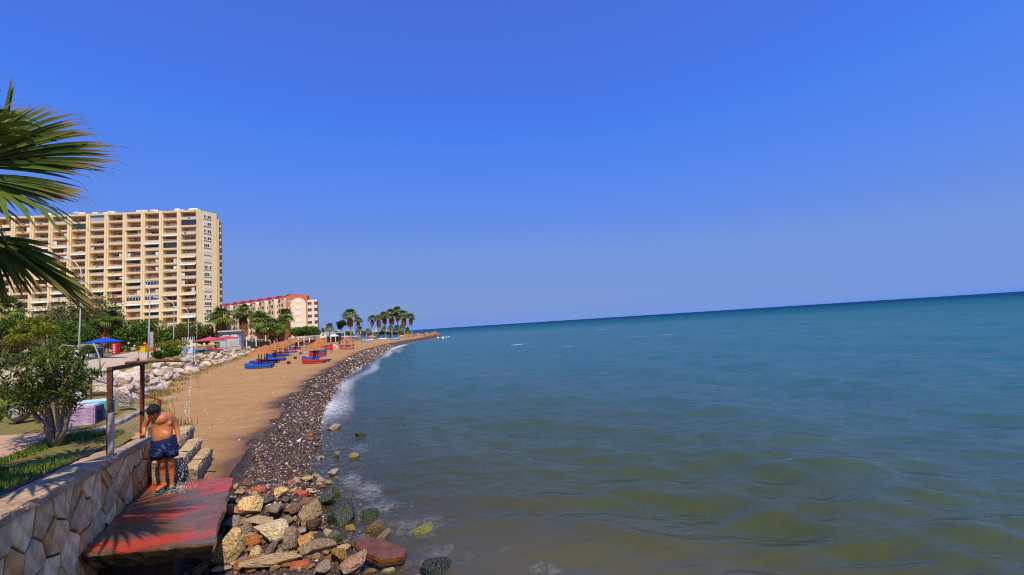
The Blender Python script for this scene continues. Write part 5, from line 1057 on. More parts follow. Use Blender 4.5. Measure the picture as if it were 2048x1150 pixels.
def tree(name, loc, rx, ry, h0, h1, pal, n, leaf, label, cat='tree', group=None, clumps=12, trunk=.16, k=.40, limbs=5):
    root = empty(name, loc, RNG.uniform(0, 6.28), label, cat, group); cz, rz = (h0 + h1) / 2, (h1 - h0) / 2
    cl = rand_clumps(rx, ry, rz, cz, clumps, k)
    if trunk:
        m = MB(); top = Vector((RNG.uniform(-.1, .1) * rx, RNG.uniform(-.1, .1) * ry, cz - rz * .35)); m.tube([(0, 0, -.15), (top.x * .3, top.y * .3, top.z * .5), top], [trunk * 1.25, trunk, trunk * .8], 9)
        for q in range(limbs):
            c = cl[q % len(cl)]; m.tube([top * .9, top.lerp(Vector(c[:3]), .5) + Vector((0, 0, -.1 * rz)), Vector(c[:3])], [trunk * .6, trunk * .4, trunk * .12], 6)
        m.build('trunk', M_BARK, root, smooth=True)
    C = crown_points(n, cl); pal = np.array(pal); ci = NR.integers(0, len(pal), len(cl) + 1)
    cols = pal[NR.integers(0, len(pal), n)] * NR.uniform(.65, 1.35, (n, 1))
    V, Fx, cc = leaf_cloud(C, NR.uniform(.6, 1.25, n) * leaf, cols)
    link('crown', fast_mesh('crown', V, Fx, M_LEAF, col=cc), root); return root
GR = [(.075, .16, .014), (.11, .20, .02), (.055, .115, .012), (.13, .20, .03)]
DKG = [(.042, .075, .012), (.060, .095, .014), (.032, .055, .010), (.08, .10, .02)]
OLV = [(.105, .125, .022), (.14, .15, .03), (.075, .095, .02), (.18, .17, .04)]
BRT = [(.11, .20, .015), (.15, .24, .02), (.08, .15, .012), (.22, .24, .02)]
def at_px(u, v, z=None): return gnd(u, v)
def tpx(name, u, vtop, vbot_crown, width, Y, pal, n, label, cat='tree', group=None, leafpx=2.6, trunk=None, flat=1.0, **kw):
    """a tree whose crown covers u +- width/2, vtop..vbot_crown in the photograph, standing Y metres down the coast"""
    top, bot = aty(u, vtop, Y), aty(u, vbot_crown, Y); g = tz(bot.x, Y); q = pxm(bot); rx = width / 2 / q
    return tree(name, (bot.x, Y, g), rx, rx * flat, max(.15, bot.z - g), top.z - g, pal, n, leafpx / q, label, cat, group, trunk=trunk if trunk is not None else max(.08, rx * .07), **kw)
tpx('acacia_tree', 150, 596, 712, 180, 104, OLV, 9000, 'broad dark olive-green tree in front of the tall block, left of the lamps', clumps=18)
tpx('acacia_tree', 95, 618, 712, 96, 100, OLV, 3500, 'shorter olive tree at the left of the broad one, near the left edge', clumps=12)
tpx('acacia_tree', 208, 606, 702, 74, 108, OLV, 3200, 'olive-green tree with thinner top right of the broad tree', clumps=10)
tpx('round_tree', 300, 634, 702, 84, 106, GR, 4200, 'bright green rounded tree directly behind the first street lamp', clumps=14)
tpx('round_tree', 258, 646, 702, 62, 100, GR, 3000, 'bright green rounded tree left of the first street lamp', clumps=12)
tpx('tamarisk_tree', 366, 640, 700, 96, 116, OLV, 4200, 'greyish olive feathery tree beside the second street lamp', clumps=14, leafpx=2.2)
tpx('tamarisk_tree', 408, 648, 702, 52, 122, OLV, 2000, 'smaller greyish olive tree above the pink parasols', clumps=9, leafpx=2.2)
tpx('leafy_tree', 8, 636, 720, 60, 42, GR, 3000, 'green tree cut by the left edge of the picture', clumps=10)
tpx('shrub', 140, 640, 712, 96, 92, GR, 3600, 'mid green shrubby tree behind the yellowish tree', clumps=12)
tpx('shrub', 30, 672, 725, 110, 40, [(.10, .06, .02), (.07, .07, .02), (.13, .08, .025)], 3200, 'brownish hedge at the far left behind the oleander', 'hedge', clumps=12, trunk=0)
tpx('shrub', 95, 690, 720, 60, 44, DKG, 1800, 'dark low hedge left of the kiosk', 'hedge', clumps=9, trunk=0)
tpx('shrub', 178, 688, 716, 36, 50, GR, 1200, 'small green shrub by the hut corner under the blue parasol', 'shrub', clumps=7, trunk=0)
tpx('shrub', 246, 693, 708, 18, 72, GR, 700, 'small green bush beside the red drinks fridge', 'shrub', clumps=5, trunk=0)
tpx('shrub', 335, 688, 722, 56, 47, BRT, 3000, 'leafy green shrub with upright shoots near the white chairs', 'shrub', clumps=10, trunk=0)
tpx('shrub', 322, 700, 723, 30, 45, GR, 1300, 'lower dark green shrub in front of the flowering one', 'shrub', clumps=6, trunk=0)
for i, (u, w_) in enumerate(((60, 70), (120, 70), (185, 60), (235, 60), (285, 60), (330, 60), (385, 60), (425, 50))):
    tpx('shrub', u, 662, 708, w_, 124, DKG, 1500, ['dark hedge mass behind the yellowish tree', 'dark hedge mass left of the hut roof', 'dark hedge mass above the blue parasol', 'dark hedge mass behind the drinks fridge', 'dark hedge mass behind the yellow bin', 'dark hedge mass behind the flowering shrub', 'dark hedge mass left of the pink parasols', 'dark hedge mass above the pink parasols'][i], 'hedge', 'dark hedge along the park edge', clumps=9, trunk=0, leafpx=2.4)
fl = tpx('flowering_shrub', 345, 676, 700, 58, 49, [(.42, .25, .04), (.40, .18, .06), (.14, .20, .02), (.11, .18, .015)], 1500, 'shrub topped with orange-yellow blossom behind the white chairs', 'shrub', clumps=9, trunk=0, leafpx=1.8)
tpx('round_tree', 684, 640, 659, 23, 178, DKG, 2200, 'small round-headed clipped tree standing between two palms', clumps=10, leafpx=1.4, k=.5)
for i, (u, w_) in enumerate(((590, 30), (612, 34), (628, 22))):
    tpx('hedge_tree', u, 653, 676, w_, 160, GR, 2200, ['clipped green tree nearest the palms under the cream house', 'middle clipped green tree under the arched gable', 'rightmost clipped green tree under the cream wing'][i], 'tree', 'clipped trees under the cream house', clumps=9, leafpx=1.6, k=.5)
tpx('shrub', 645, 655, 680, 14, 190, DKG, 800, 'dark slim tree right of the cream house', 'tree', clumps=6, leafpx=1.5)
for i, (u, a, b, w_) in enumerate(((674, 660, 676, 26), (702, 660, 672, 30), (640, 668, 682, 20), (730, 662, 671, 24), (760, 664, 670, 30), (790, 662, 670, 30))):
    tpx('shrub', u, a, b, w_, 200, OLV, 700, ['low olive bush under the round clipped tree', 'low olive bush behind the thatched shade at right', 'low bush left of the white pavilion', 'low bush below the two small palms', 'low bush at the left of the palm grove', 'low bush in the middle of the palm grove'][i], 'shrub', 'bushes behind the far beach', clumps=6, trunk=0, leafpx=1.5)
# ---- yellowish tree with bare crooked branches
p = aty(70, 700, 26); g = tz(p.x, 26); q = pxm(p); yt = empty('plumeria_tree', (p.x, 26, g), 0, 'yellow-green umbrella-shaped tree with bare crooked pale branches', 'tree')
def YP(u, v, dy=0): a = aty(u, v, 26 + dy); return a - Vector((p.x, 26, g))
m = MB(); m.tube([YP(100, 725), YP(98, 705), YP(86, 685), YP(72, 668)], [.09, .08, .07, .05], 7).tube([YP(86, 685), YP(82, 672), YP(60, 660)], [.06, .05, .03], 6).tube([YP(98, 700), YP(94, 680), YP(95, 660)], [.05, .045, .03], 6).tube([YP(104, 712), YP(125, 690), YP(160, 693)], [.05, .035, .02], 6).tube([YP(86, 690), YP(50, 672), YP(38, 668)], [.05, .03, .02], 6)
m.build('trunk', mat('pale_bark', (.36, .30, .25), .85, var=.3, scale=5, bump=.4), yt, smooth=True)
cl = [(*YP(u, v, dy), w_ / q, w_ / q, h_ / q) for u, v, dy, w_, h_ in ((66, 646, 0, 22, 9), (48, 660, .3, 22, 9), (88, 656, -.3, 22, 9), (36, 672, 0, 16, 9), (75, 664, .5, 24, 8), (102, 664, .2, 12, 7), (58, 674, -.3, 20, 8), (22, 682, 0, 12, 10), (70, 638, .2, 12, 6))]
C = crown_points(2600, cl); pal = np.array([(.16, .24, .015), (.22, .27, .02), (.10, .17, .012), (.34, .28, .02)]); V, Fx, cc = leaf_cloud(C, NR.uniform(2.2, 4.2, 2600) / q, pal[NR.integers(0, 4, 2600)] * NR.uniform(.7, 1.3, (2600, 1)), .6)
link('crown', fast_mesh('crown', V, Fx, M_LEAF, col=cc), yt)
# ---- fan palms
def fan_leaf(hub, axis, up, L_, spread, nb, droop, wd, seg=3, hang=.0):
    """blades radiating from a hub: returns vertices and quads"""
    axis = axis.normalized(); side = axis.cross(up).normalized(); nrm = side.cross(axis).normalized(); V, Q = [], []
    for b in range(nb):
        a = (b / (nb - 1) - .5) * spread; d = axis * math.cos(a) + side * math.sin(a); l = L_ * (1 - .30 * abs(a) / (spread / 2)) * RNG.uniform(.9, 1.08); w0 = wd; pv = side * math.cos(a) - axis * math.sin(a)
        p = hub.copy(); base = len(V)
        for s_ in range(seg + 1):
            f = s_ / seg; q = hub + d * l * f + nrm * l * .06 * math.sin(f * 3.1) + Vector((0, 0, -1)) * l * droop * f ** 2.4 * (1 + RNG.uniform(-.2, .3)); ww = w0 * (1 - f) ** .6 * (.55 + .9 * min(f * 3, 1)) if f < 1 else .002
            fold = nrm * ww * .5 * (1 if b % 2 else -1) * 0
            V += [q - pv * ww + fold, q + pv * ww - fold]
        for s_ in range(seg): Q.append((base + 2 * s_, base + 2 * s_ + 1, base + 2 * s_ + 3, base + 2 * s_ + 2))
    return V, Q
def palm(name, seed, H_, R_, ng=30, nd=46, tr=.22, flare=1.6, skirt=1.0, skl=1.0, label=None, group=None, lean=.03):
    st = RNG.getstate(); RNG.seed(seed); root = empty(name, (0, 0, 0), 0, label, 'palm tree', group)
    lx, ly = RNG.uniform(-lean, lean) * H_, RNG.uniform(-lean, lean) * H_; hd = Vector((lx, ly, H_)); prof = [(0, 0, -.2), (lx * .1, ly * .1, .35), (lx * .35, ly * .35, H_ * .4), (lx * .75, ly * .75, H_ * .8), hd]
    MB().tube(prof, [tr * flare, tr * 1.15, tr, tr * .85, tr * .9], 9).build('trunk', M_PALMTRUNK, root, smooth=True)
    def leaves(cnt, elo, ehi, Lp, Lb, drp, pal, nm):
        V, Q, C = [], [], []
        for i in range(cnt):
            az = 2.39996 * i + RNG.uniform(-.3, .3); el = RNG.uniform(elo, ehi); d = Vector((math.cos(az) * math.cos(el), math.sin(az) * math.cos(el), math.sin(el))); lp = Lp * RNG.uniform(.8, 1.1)
            h0 = hd + Vector((0, 0, RNG.uniform(-.5, .1) * R_ * (.25 if elo > -.6 else 1.25 * skl))); hub = h0 + d * lp - Vector((0, 0, .12 * lp if elo > -.6 else .25 * lp))
            b = len(V); sd = d.cross(Vector((0, 0, 1))).normalized() * .035 * R_ / 2.2
            V += [h0 - sd, h0 + sd, hub + sd * .6, hub - sd * .6]; Q.append((b, b + 1, b + 2, b + 3)); c = Vector(RNG.choice(pal)) * RNG.uniform(.75, 1.25); C += [c * 1.2] * 4
            b = len(V); v, q = fan_leaf(hub, d + Vector((0, 0, -.35 if elo > -.6 else -.9)), Vector((0, 0, 1)) + d * .3, Lb * RNG.uniform(.85, 1.1), RNG.uniform(2.3, 3.3) if elo > -.6 else RNG.uniform(1.3, 2.2), 13, drp, Lb * .060)
            V += v; Q += [tuple(b + k for k in f) for f in q]; C += [c] * len(v)
        return link(nm, fast_mesh(nm, np.array([tuple(x) for x in V]), np.array(Q), M_LEAF, col=np.array([tuple(x) for x in C])), root)
    leaves(ng, -.35, 1.35, R_ * .42, R_ * .58, .38, [(.11, .18, .024), (.15, .23, .03), (.08, .13, .02), (.22, .23, .045)], 'crown')
    if nd: leaves(int(nd * skirt), -1.52, -1.12, R_ * .30 * skl, R_ * .50, .35, [(.38, .17, .055), (.46, .23, .08), (.28, .13, .05), (.48, .28, .12)], 'dead_skirt')
    RNG.setstate(st); return root
G_MID = 'shaggy fan palms behind the beach fence'; G_GROVE = 'tall palms on the headland'; G_SMALL = 'small palms behind the far beach'
PP = [palm('fan_palm', 11, 6.2, 3.6, 40, 130, .30, 1.5, skl=1.15), palm('fan_palm', 12, 7.2, 2.9, 36, 120, .28, 1.5, skl=1.5), palm('fan_palm', 13, 9.6, 3.4, 38, 100, .22, 1.7, skl=.85), palm('fan_palm', 14, 10.5, 3.0, 36, 90, .20, 1.8, skl=.85), palm('fan_palm', 15, 3.6, 2.2, 28, 0, .22, 1.4), palm('fan_palm', 16, 4.2, 2.3, 26, 14, .22, 1.4)]
used = set()
def put_palm(k, u, vt, vb, Y, label, group, wpx=None):
    o = PP[k] if k not in used else copy_tree(PP[k]); used.add(k)
    b = aty(u, vb, Y); g = tz(b.x, Y); top = aty(u, vt, Y); H0 = {0: 6.2 + 2.6, 1: 7.2 + 2.4, 2: 9.6 + 1.9, 3: 10.5 + 1.7, 4: 3.6 + 1.9, 5: 4.2 + 1.9}[k]
    sz = (top.z - g) / H0; R0_ = {0: 3.6, 1: 2.9, 2: 3.4, 3: 3.0, 4: 2.2, 5: 2.3}[k]; sx = sz if wpx is None else (wpx / 2 / pxm(b)) / (R0_ * .80)
    o.location = (b.x, Y, g); o.scale = (sx, sx, sz); o.rotation_euler = (0, 0, RNG.uniform(0, 6.28)); return tag(o, label, 'palm tree', group)
for k, u, vt, vb, Y, wp, lab in ((0, 443, 608, 690, 118, 54, 'leftmost shaggy palm behind the grey kiosk roof'), (1, 487, 602, 690, 124, 40, 'tall shaggy palm just right of the grey kiosk'), (0, 521, 618, 692, 116, 48, 'shaggy palm rising behind the black net fence'), (1, 545, 632, 694, 122, 34, 'brown-skirted palm right of the dark screen'),
                              (0, 563, 632, 694, 126, 34, 'palm with a large brown skirt at the beach edge'), (1, 574, 610, 690, 134, 32, 'rightmost shaggy palm before the gable end'), (5, 534, 640, 694, 112, 26, 'low bushy palm in the middle of the shaggy row'), (5, 553, 645, 696, 120, 24, 'low palm between the two brown-skirted palms')): put_palm(k, u, vt, vb, Y, lab, G_MID, wp)
for k, u, vt, vb, Y, wp, lab in ((2, 702, 617, 671, 168, 33, 'big full-headed palm standing alone left of the headland'), (3, 718, 634, 672, 188, 21, 'slim palm right of the big full-headed one'), (3, 744, 630, 669, 196, 20, 'leftmost tall palm of the grove'), (3, 757, 629, 669, 198, 23, 'second tall palm of the grove from the left'), (3, 771, 623, 669, 194, 24, 'third tall palm of the grove, brown headed'),
                                 (2, 784, 617, 669, 192, 27, 'fourth tall palm of the grove with a wide head'), (3, 796, 613, 668, 190, 24, 'tallest palm of the grove'), (2, 809, 620, 667, 188, 26, 'sixth palm of the grove, just right of the tallest'), (3, 824, 627, 667, 186, 21, 'outermost palm of the grove nearest the sea')): put_palm(k, u, vt, vb, Y, lab, G_GROVE, wp)
for k, u, vt, vb, Y, wp, lab in ((4, 659, 640, 672, 172, 20, 'bushy palm left of the round clipped tree'), (4, 720, 648, 672, 176, 16, 'small palm in front of the slim tall one'), (4, 737, 653, 672, 180, 15, 'small palm left of the grove'), (4, 768, 645, 669, 205, 16, 'small palm under the third grove palm'), (5, 782, 645, 669, 206, 16, 'small palm under the wide-headed grove palm'), (4, 794, 643, 668, 207, 16, 'small palm under the tallest grove palm'),
                                 (5, 805, 642, 668, 205, 15, 'small palm in the right part of the grove'), (4, 815, 648, 667, 203, 14, 'small palm near the seaward end of the grove'), (4, 752, 662, 671, 185, 12, 'very low palm tuft at the left of the grove')): put_palm(k, u, vt, vb, Y, lab, G_SMALL, wp)
put_palm(1, 214, 612, 702, 98, 'palm with a hanging brown skirt among the trees left of the lamps', 'palms among the park trees', 52)
put_palm(4, 15, 575, 690, 88, 'palm partly hidden behind the big foreground fronds', 'palms among the park trees', 60)
# agave by the lamp foot
p = gnd(275, 729); q = pxm(p); V, Q = [], []
for i in range(34):
    az, el = 2.4 * i, RNG.uniform(.25, 1.3); d = Vector((math.cos(az) * math.cos(el), math.sin(az) * math.cos(el), math.sin(el))); sd = d.cross(Vector((0, 0, 1))).normalized() * .035; l = RNG.uniform(.45, .75); b = len(V)
    V += [-sd, sd, d * l * .6 + sd * .9, d * l * .6 - sd * .9, d * l - Vector((0, 0, .08))]; Q += [(b, b + 1, b + 2, b + 3), (b + 3, b + 2, b + 4, b + 4)]
me = bpy.data.meshes.new('yucca'); me.from_pydata([tuple(v) for v in V], [], [tuple(dict.fromkeys(f)) for f in Q]); me.materials.append(M_LEAF); ca = me.color_attributes.new('Col', 'FLOAT_COLOR', 'POINT'); ca.data.foreach_set('color', [.085, .14, .02, 1] * len(V))
tag(link('yucca_plant', me, None, p, (0, 0, 0), 1.25), 'spiky yucca growing beside the foot of the first street lamp', 'plant')
# thin sapling and leaning stake
p = gnd(278, 728); q = pxm(p); s_ = empty('sapling', p, 0, 'thin young tree on a stake in front of the first lamp', 'tree'); MB().tube([(0, 0, -.1), (-.03, 0, .9), (-.05, 0, 38 / q)], [.028, .022, .012], 6).build('trunk', M_BARK, s_)
C = crown_points(220, [(-.05, 0, 38 / q, .28, .28, .38), (-.1, 0, 30 / q, .18, .18, .2)]); V, Fx, cc = leaf_cloud(C, np.full(220, .06), np.array([(.12, .15, .03)]) * NR.uniform(.7, 1.3, (220, 1))); link('crown', fast_mesh('crown', V, Fx, M_LEAF, col=cc), s_)
p = gnd(202, 750); q = pxm(p); top = aty(187, 686, p.y) - p; mid = aty(198, 712, p.y) - p
tag(MB().tube([(0, 0, -.1), mid, top], [.05, .045, .03], 7).build('leaning_pole', mat('pale_bark', (.36, .30, .25)), None, True, p), 'bare pale pole leaning left on the grass by the road', 'pole')
p = gnd(74, 776); q = pxm(p); tag(MB().box((0, 0, 27 / q), (.035, .035, 56 / q)).build('garden_stake', M_WHITE, loc=p), 'white plastic stake standing within the oleander foliage', 'stake')
# ---- oleander in the bed
def oleander():
    base = gnd(112, 893); q = pxm(base); root = empty('oleander_shrub', base, 0, 'oleander shrub with several bare grey stems beside the wall', 'shrub')
    B3 = lambda u, v, dy=0.0: aty(u, v, base.y + dy) - base
    stems = [([(112, 895), (104, 870), (90, 835), (62, 800)], -.1), ([(112, 895), (107, 860), (100, 820), (84, 770)], .15), ([(113, 893), (122, 850), (128, 815), (132, 775)], 0), ([(114, 893), (130, 860), (142, 815), (152, 770)], -.2), ([(110, 894), (98, 850), (92, 800), (110, 740)], .3), ([(113, 893), (118, 855), (112, 800), (95, 745)], -.25), ([(108, 893), (88, 850), (60, 815), (25, 785)], .1), ([(114, 893), (126, 868), (134, 845), (140, 825)], .2)]
    m = MB(); tips = []
    for pts, dy in stems:
        P = [B3(u, v, dy * i / 3) for i, (u, v) in enumerate(pts)]; m.tube(P, [.042, .036, .028, .014], 8); tips += [P[-1], P[-2].lerp(P[-1], .6)]
        for _ in range(4):
            a = P[-2].lerp(P[-1], RNG.uniform(0, 1)); b = a + Vector((RNG.uniform(-.4, .4), RNG.uniform(-.4, .4), RNG.uniform(.15, .5))); m.tube([a, (a + b) / 2 + Vector((0, 0, -.03)), b], [.016, .012, .007], 5); tips.append(b)
    m.build('stems', mat('grey_bark', (.25, .20, .165), .9, var=.3, scale=9, bump=.5, bscale=40), root, smooth=True)
    # whorls of long lance leaves at shoot ends
    W_ = [(u, v) for u, v in ((20, 735), (45, 720), (70, 735), (95, 712), (125, 715), (150, 735), (165, 750), (30, 765), (60, 760), (90, 750), (120, 745), (145, 765), (15, 790), (45, 795), (75, 785), (105, 775), (130, 790), (8, 755), (110, 700), (60, 745), (155, 790), (85, 800), (25, 810), (100, 735), (135, 725), (165, 775), (5, 720), (50, 775), (118, 765), (78, 715), (12, 825), (40, 820), (62, 815), (0, 775), (0, 800), (168, 735), (172, 760), (140, 800), (150, 715))]
    hubs = []
    for u, v in W_:
        for _ in range(4): hubs.append(B3(u + RNG.uniform(-15, 13), v + RNG.uniform(-13, 16), RNG.uniform(-.7, .7)))
    hubs += [t for t in tips]
    V, Q, C = [], [], []; pal = [(.050, .095, .015), (.065, .12, .02), (.038, .07, .012), (.09, .15, .02), (.13, .17, .025)]
    for h in hubs:
        br = RNG.random() < .16; up = Vector((RNG.uniform(-.5, .5), RNG.uniform(-.5, .5), 1)).normalized()
        for _ in range(RNG.randint(13, 20)):
            az, el = RNG.uniform(0, 6.28), RNG.uniform(-.55, 1.25); d = (Vector((math.cos(az) * math.cos(el), math.sin(az) * math.cos(el), math.sin(el))) + up * .25).normalized(); sd = d.cross(Vector((RNG.uniform(-.3, .3), RNG.uniform(-.3, .3), 1))).normalized(); l = RNG.uniform(.14, .23); w_ = RNG.uniform(.013, .021); s0 = h + up * RNG.uniform(-.10, .12); b = len(V); dr = Vector((0, 0, -l * RNG.uniform(.0, .3)))
            V += [s0, s0 + d * l * .45 + sd * w_, s0 + d * l * .45 - sd * w_, s0 + d * l + dr]; Q.append((b, b + 1, b + 3, b + 2))
            c = Vector((.20, .26, .03)) if br else Vector(RNG.choice(pal)); 
            if RNG.random() < .03: c = Vector((.26, .10, .03))
            C += [c * RNG.uniform(.75, 1.25)] * 4
    link('foliage', fast_mesh('foliage', np.array([tuple(v) for v in V]), np.array(Q), M_LEAF, col=np.array([tuple(c) for c in C])), root)
oleander()
# ---- big fan palm whose fronds hang in from the left
def near_palm():
    Y0 = 4.5; crown = aty(-95, 420, Y0); gx, gy = crown.x, Y0; root = empty('foreground_palm', (gx, gy, tz(gx, gy)), 0, 'big fan palm leaning its drooping fronds into the picture from the left', 'palm tree'); O = Vector((gx, gy, tz(gx, gy)))
    m = MB(); n = 14; cz = crown.z - O.z
    for i in range(n): m.tube([(0, 0, cz * i / n - .1), (0, 0, cz * (i + 1) / n - .08)], [.17 + .02 * (i % 2), .19], 10)
    m.build('trunk', M_PALMTRUNK, root)
    LP = lambda u, v, dy=0.0: aty(u, v, Y0 + dy) - O
    def frond(hub, blades, pal, wd, nm, petiole=True, seg=7, hang=(.25, .6)):
        """blades: list of (u, v) tip targets with depth; each a folded strip that droops at its tip"""
        V, Q, C = [], [], []; H0 = LP(*hub)
        for (tu, tv, td, dr) in blades:
            T = LP(tu, tv, td); d = T - H0; L_ = d.length; c = Vector(RNG.choice(pal)) * RNG.uniform(.8, 1.25); sd = d.cross(Vector((.25, -1, .15))).normalized(); nr = sd.cross(d).normalized(); b = len(V); w0 = wd * RNG.uniform(.85, 1.15)
            for s_ in range(seg + 1):
                f = s_ / seg; p_ = H0 + d * f + Vector((0, 0, 1)) * L_ * dr * (f - f ** 2.6) * 1.0; w_ = w0 * (.35 + 1.3 * min(f * 2.2, 1)) * (1 - f) ** .55 + .0015
                V += [p_ - sd * w_ + nr * w_ * .5, p_ - nr * w_ * .25, p_ + sd * w_ + nr * w_ * .5]
                cc = c.lerp(Vector((.34, .21, .07)), max(0, f - .72) * 3.2) ; C += [cc] * 3
            for s_ in range(seg):
                k = b + 3 * s_; Q += [(k, k + 1, k + 4, k + 3), (k + 1, k + 2, k + 5, k + 4)]
            if RNG.random() < .5:                      # thread curling off the tip
                e = V[-2]; dd = (V[-2] - V[-5]).normalized(); l = RNG.uniform(.10, .30); b = len(V); kk = 6; cv = RNG.uniform(.6, 1.6)
                for s_ in range(kk + 1):
                    f = s_ / kk; q_ = e + (dd * f + Vector((0, 0, -1)) * cv * f * f * .8) * l; V += [q_ - Vector((0, 0, .0022 * (1.2 - f))), q_ + Vector((0, 0, .0022 * (1.2 - f)))]; C += [Vector((.20, .16, .06))] * 2
                for s_ in range(kk): Q.append((b + 2 * s_, b + 2 * s_ + 2, b + 2 * s_ + 3, b + 2 * s_ + 1))
        o = link(nm, fast_mesh(nm, np.array([tuple(v) for v in V]), np.array(Q), M_LEAF, col=np.array([tuple(c) for c in C]), smooth=False), root)
        if petiole: MB().tube([LP(-95, 420), LP((hub[0] - 95) / 2, (hub[1] + 420) / 2 - 14, hub[2] / 2), LP(*hub)], [.03, .022, .016], 6).build('petiole', plain('palm_petiole', (.12, .16, .04), .5), root)
        return o
    gp = [(.070, .115, .012), (.095, .15, .015), (.050, .085, .011), (.13, .18, .024)]
    def fan(pts, n, td, dr, jit=6):
        out = []
        for i in range(n):
            f = i / (n - 1) * (len(pts) - 1); k = min(int(f), len(pts) - 2); g = f - k; out.append((pts[k][0] + (pts[k + 1][0] - pts[k][0]) * g + RNG.uniform(-jit, jit), pts[k][1] + (pts[k + 1][1] - pts[k][1]) * g + RNG.uniform(-jit, jit), td + RNG.uniform(-.15, .15), dr * RNG.uniform(.6, 1.3)))
        return out
    # upper frond: two layers of blades
    frond((-70, 330, -.1), fan([(20, 205), (95, 212), (150, 232), (172, 262)], 30, .15, .16), gp + [(.20, .24, .03)], .016, 'frond')
    frond((-70, 332, -.15), fan([(150, 250), (205, 282), (238, 300), (228, 332), (185, 345), (150, 352)], 38, -.05, .10, 9), gp, .018, 'frond')
    frond((-75, 350, -.2), fan([(160, 380), (165, 392), (140, 402), (110, 400), (70, 420)], 28, -.25, .08, 8), gp, .017, 'frond')
    # lower frond sloping down to the right, blades hanging
    frond((-25, 475, .1), fan([(100, 492), (150, 548), (192, 598), (200, 622), (185, 628), (165, 600)], 36, .1, .08, 8), gp, .016, 'frond')
    frond((-25, 478, .05), fan([(150, 596), (120, 575), (88, 585), (60, 600), (34, 565), (15, 610), (0, 628)], 26, -.1, .13, 9), gp, .015, 'frond')
    frond((-60, 560, .2), fan([(12, 640), (22, 600), (8, 575), (0, 655)], 8, .2, .1, 6), gp, .026, 'frond')
    # yellowed frond pieces and the unopened spear
    frond((-60, 385, .0), fan([(20, 440), (52, 452), (12, 470), (38, 520), (5, 500)], 7, 0, .18, 8), [(.40, .27, .08), (.34, .22, .06), (.26, .20, .06)], .012, 'dead_frond', False)
    frond((8, 260, .1), [(25, 150, .1, -.02), (29, 168, .12, .03), (18, 190, .1, .04)], [(.09, .13, .02)], .016, 'spear_leaf', False)
    # the rest of the head, outside the picture, still there to cast its shade
    V, Q, C = [], [], []
    for i in range(16):
        az = 2.4 + i * .23; el = RNG.uniform(-.3, 1.0); d = Vector((math.cos(az) * math.cos(el), math.sin(az) * math.cos(el), math.sin(el))); hub = LP(-95, 420) + d * .8; b = len(V); v, qd = fan_leaf(hub, d + Vector((0, 0, -.3)), Vector((0, 0, 1)), 1.1, 2.6, 16, .3, .035); V += v; Q += [tuple(b + k for k in f) for f in qd]; C += [Vector(RNG.choice(gp))] * len(v)
    link('back_crown', fast_mesh('back_crown', np.array([tuple(v) for v in V]), np.array(Q), M_LEAF, col=np.array([tuple(c) for c in C])), root)
near_palm()
# ------------------------------------------------------------------ street furniture, kiosk, beach things
M_LAMP = plain('lamp_grey_paint', (.50, .52, .55), .45, metal=.2)
lampnear = None
for i, (u, v, Y, lab) in enumerate(((150, 512, 31, 'street lamp whose head hides behind the palm frond, at the left'), (296, 727, 43, 'nearest full street lamp, arching left before the tall block'), (346, 0, 64, 'second street lamp behind the flowering shrub'), (376, 0, 86, 'third street lamp partly hidden by the second'), (393, 0, 108, 'farthest small street lamp before the pale end wall'))):
    b = aty(u, 690 if i else 720, Y); x = b.x + (0 if i else .2); g = tz(x, Y)
    e = empty('street_lamp', (x, Y, g), 0, lab, 'street lamp', 'street lamps along the promenade road')
    MB().box((0, 0, .12), (.5, .5, .3)).build('base', plain('kerb_concrete', (.42, .36, .29), .85), e)
    tilt = Vector((.0, 0, 0)); pts = [Vector((0, 0, .2)), Vector((.10, 0, 3.2)), Vector((.17, 0, 6.4)), Vector((.10, 0, 7.15)), Vector((-.35, 0, 7.75)), Vector((-1.2, 0, 8.15)), Vector((-1.9, -.1, 8.3))]
    MB().tube(pts, [k_ * (.62 if i else .45) for k_ in (.115, .095, .08, .075, .07, .065, .06)], 8).build('pole', M_LAMP, e, smooth=True)
    MB().prism([(-.42, -.12), (.30, -.08), (.36, 0), (.30, .08), (-.42, .12), (-.5, 0)], -.07, .07).build('lamp_head', plain('lamp_head_white', (.66, .66, .66), .4), e, loc=(-2.2, -.12, 8.36), rot=(0, .16, .05))
    if i == 1: MB().box((.27, .1, 2.2), (.32, .05, 1.5)).build('notice_board', M_GREY, e, rot=(0, 0, 0))
# ---- hut, blue parasol, table, fridge, bins, sign
p = aty(173, 712, 57); p.z = tz(p.x, p.y); q = pxm(p)
h = empty('kiosk_hut', p, .12, 'small whitish kiosk hut with a grey hipped roof by the road', 'kiosk')
h.scale = (.66, .66, .66); MB().box((0, 0, 1.05), (2.6, 2.4, 2.1)).build('wall', M_WHITE, h); MB().add([(-1.75, -1.6, 2.1), (1.75, -1.6, 2.1), (1.75, 1.6, 2.1), (-1.75, 1.6, 2.1), (-.5, 0, 2.75), (.5, 0, 2.75)], [(0, 1, 5, 4), (1, 2, 5), (2, 3, 4, 5), (3, 0, 4), (3, 2, 1, 0)]).build('roof', plain('grey_felt_roof', (.20, .17, .15), .9), h)
w_ = MB().box((.1, -1.22, 1.15), (1.0, .08, .95)).build('window', M_WHITE, h); MB().box((.1, -1.275, 1.15), (.8, .04, .75)).build('pane', M_GLASS, w_); MB().box((-.75, -1.225, 1.05), (.5, .05, .18)).build('notice', plain('faded_print', (.3, .22, .22), .8), h)
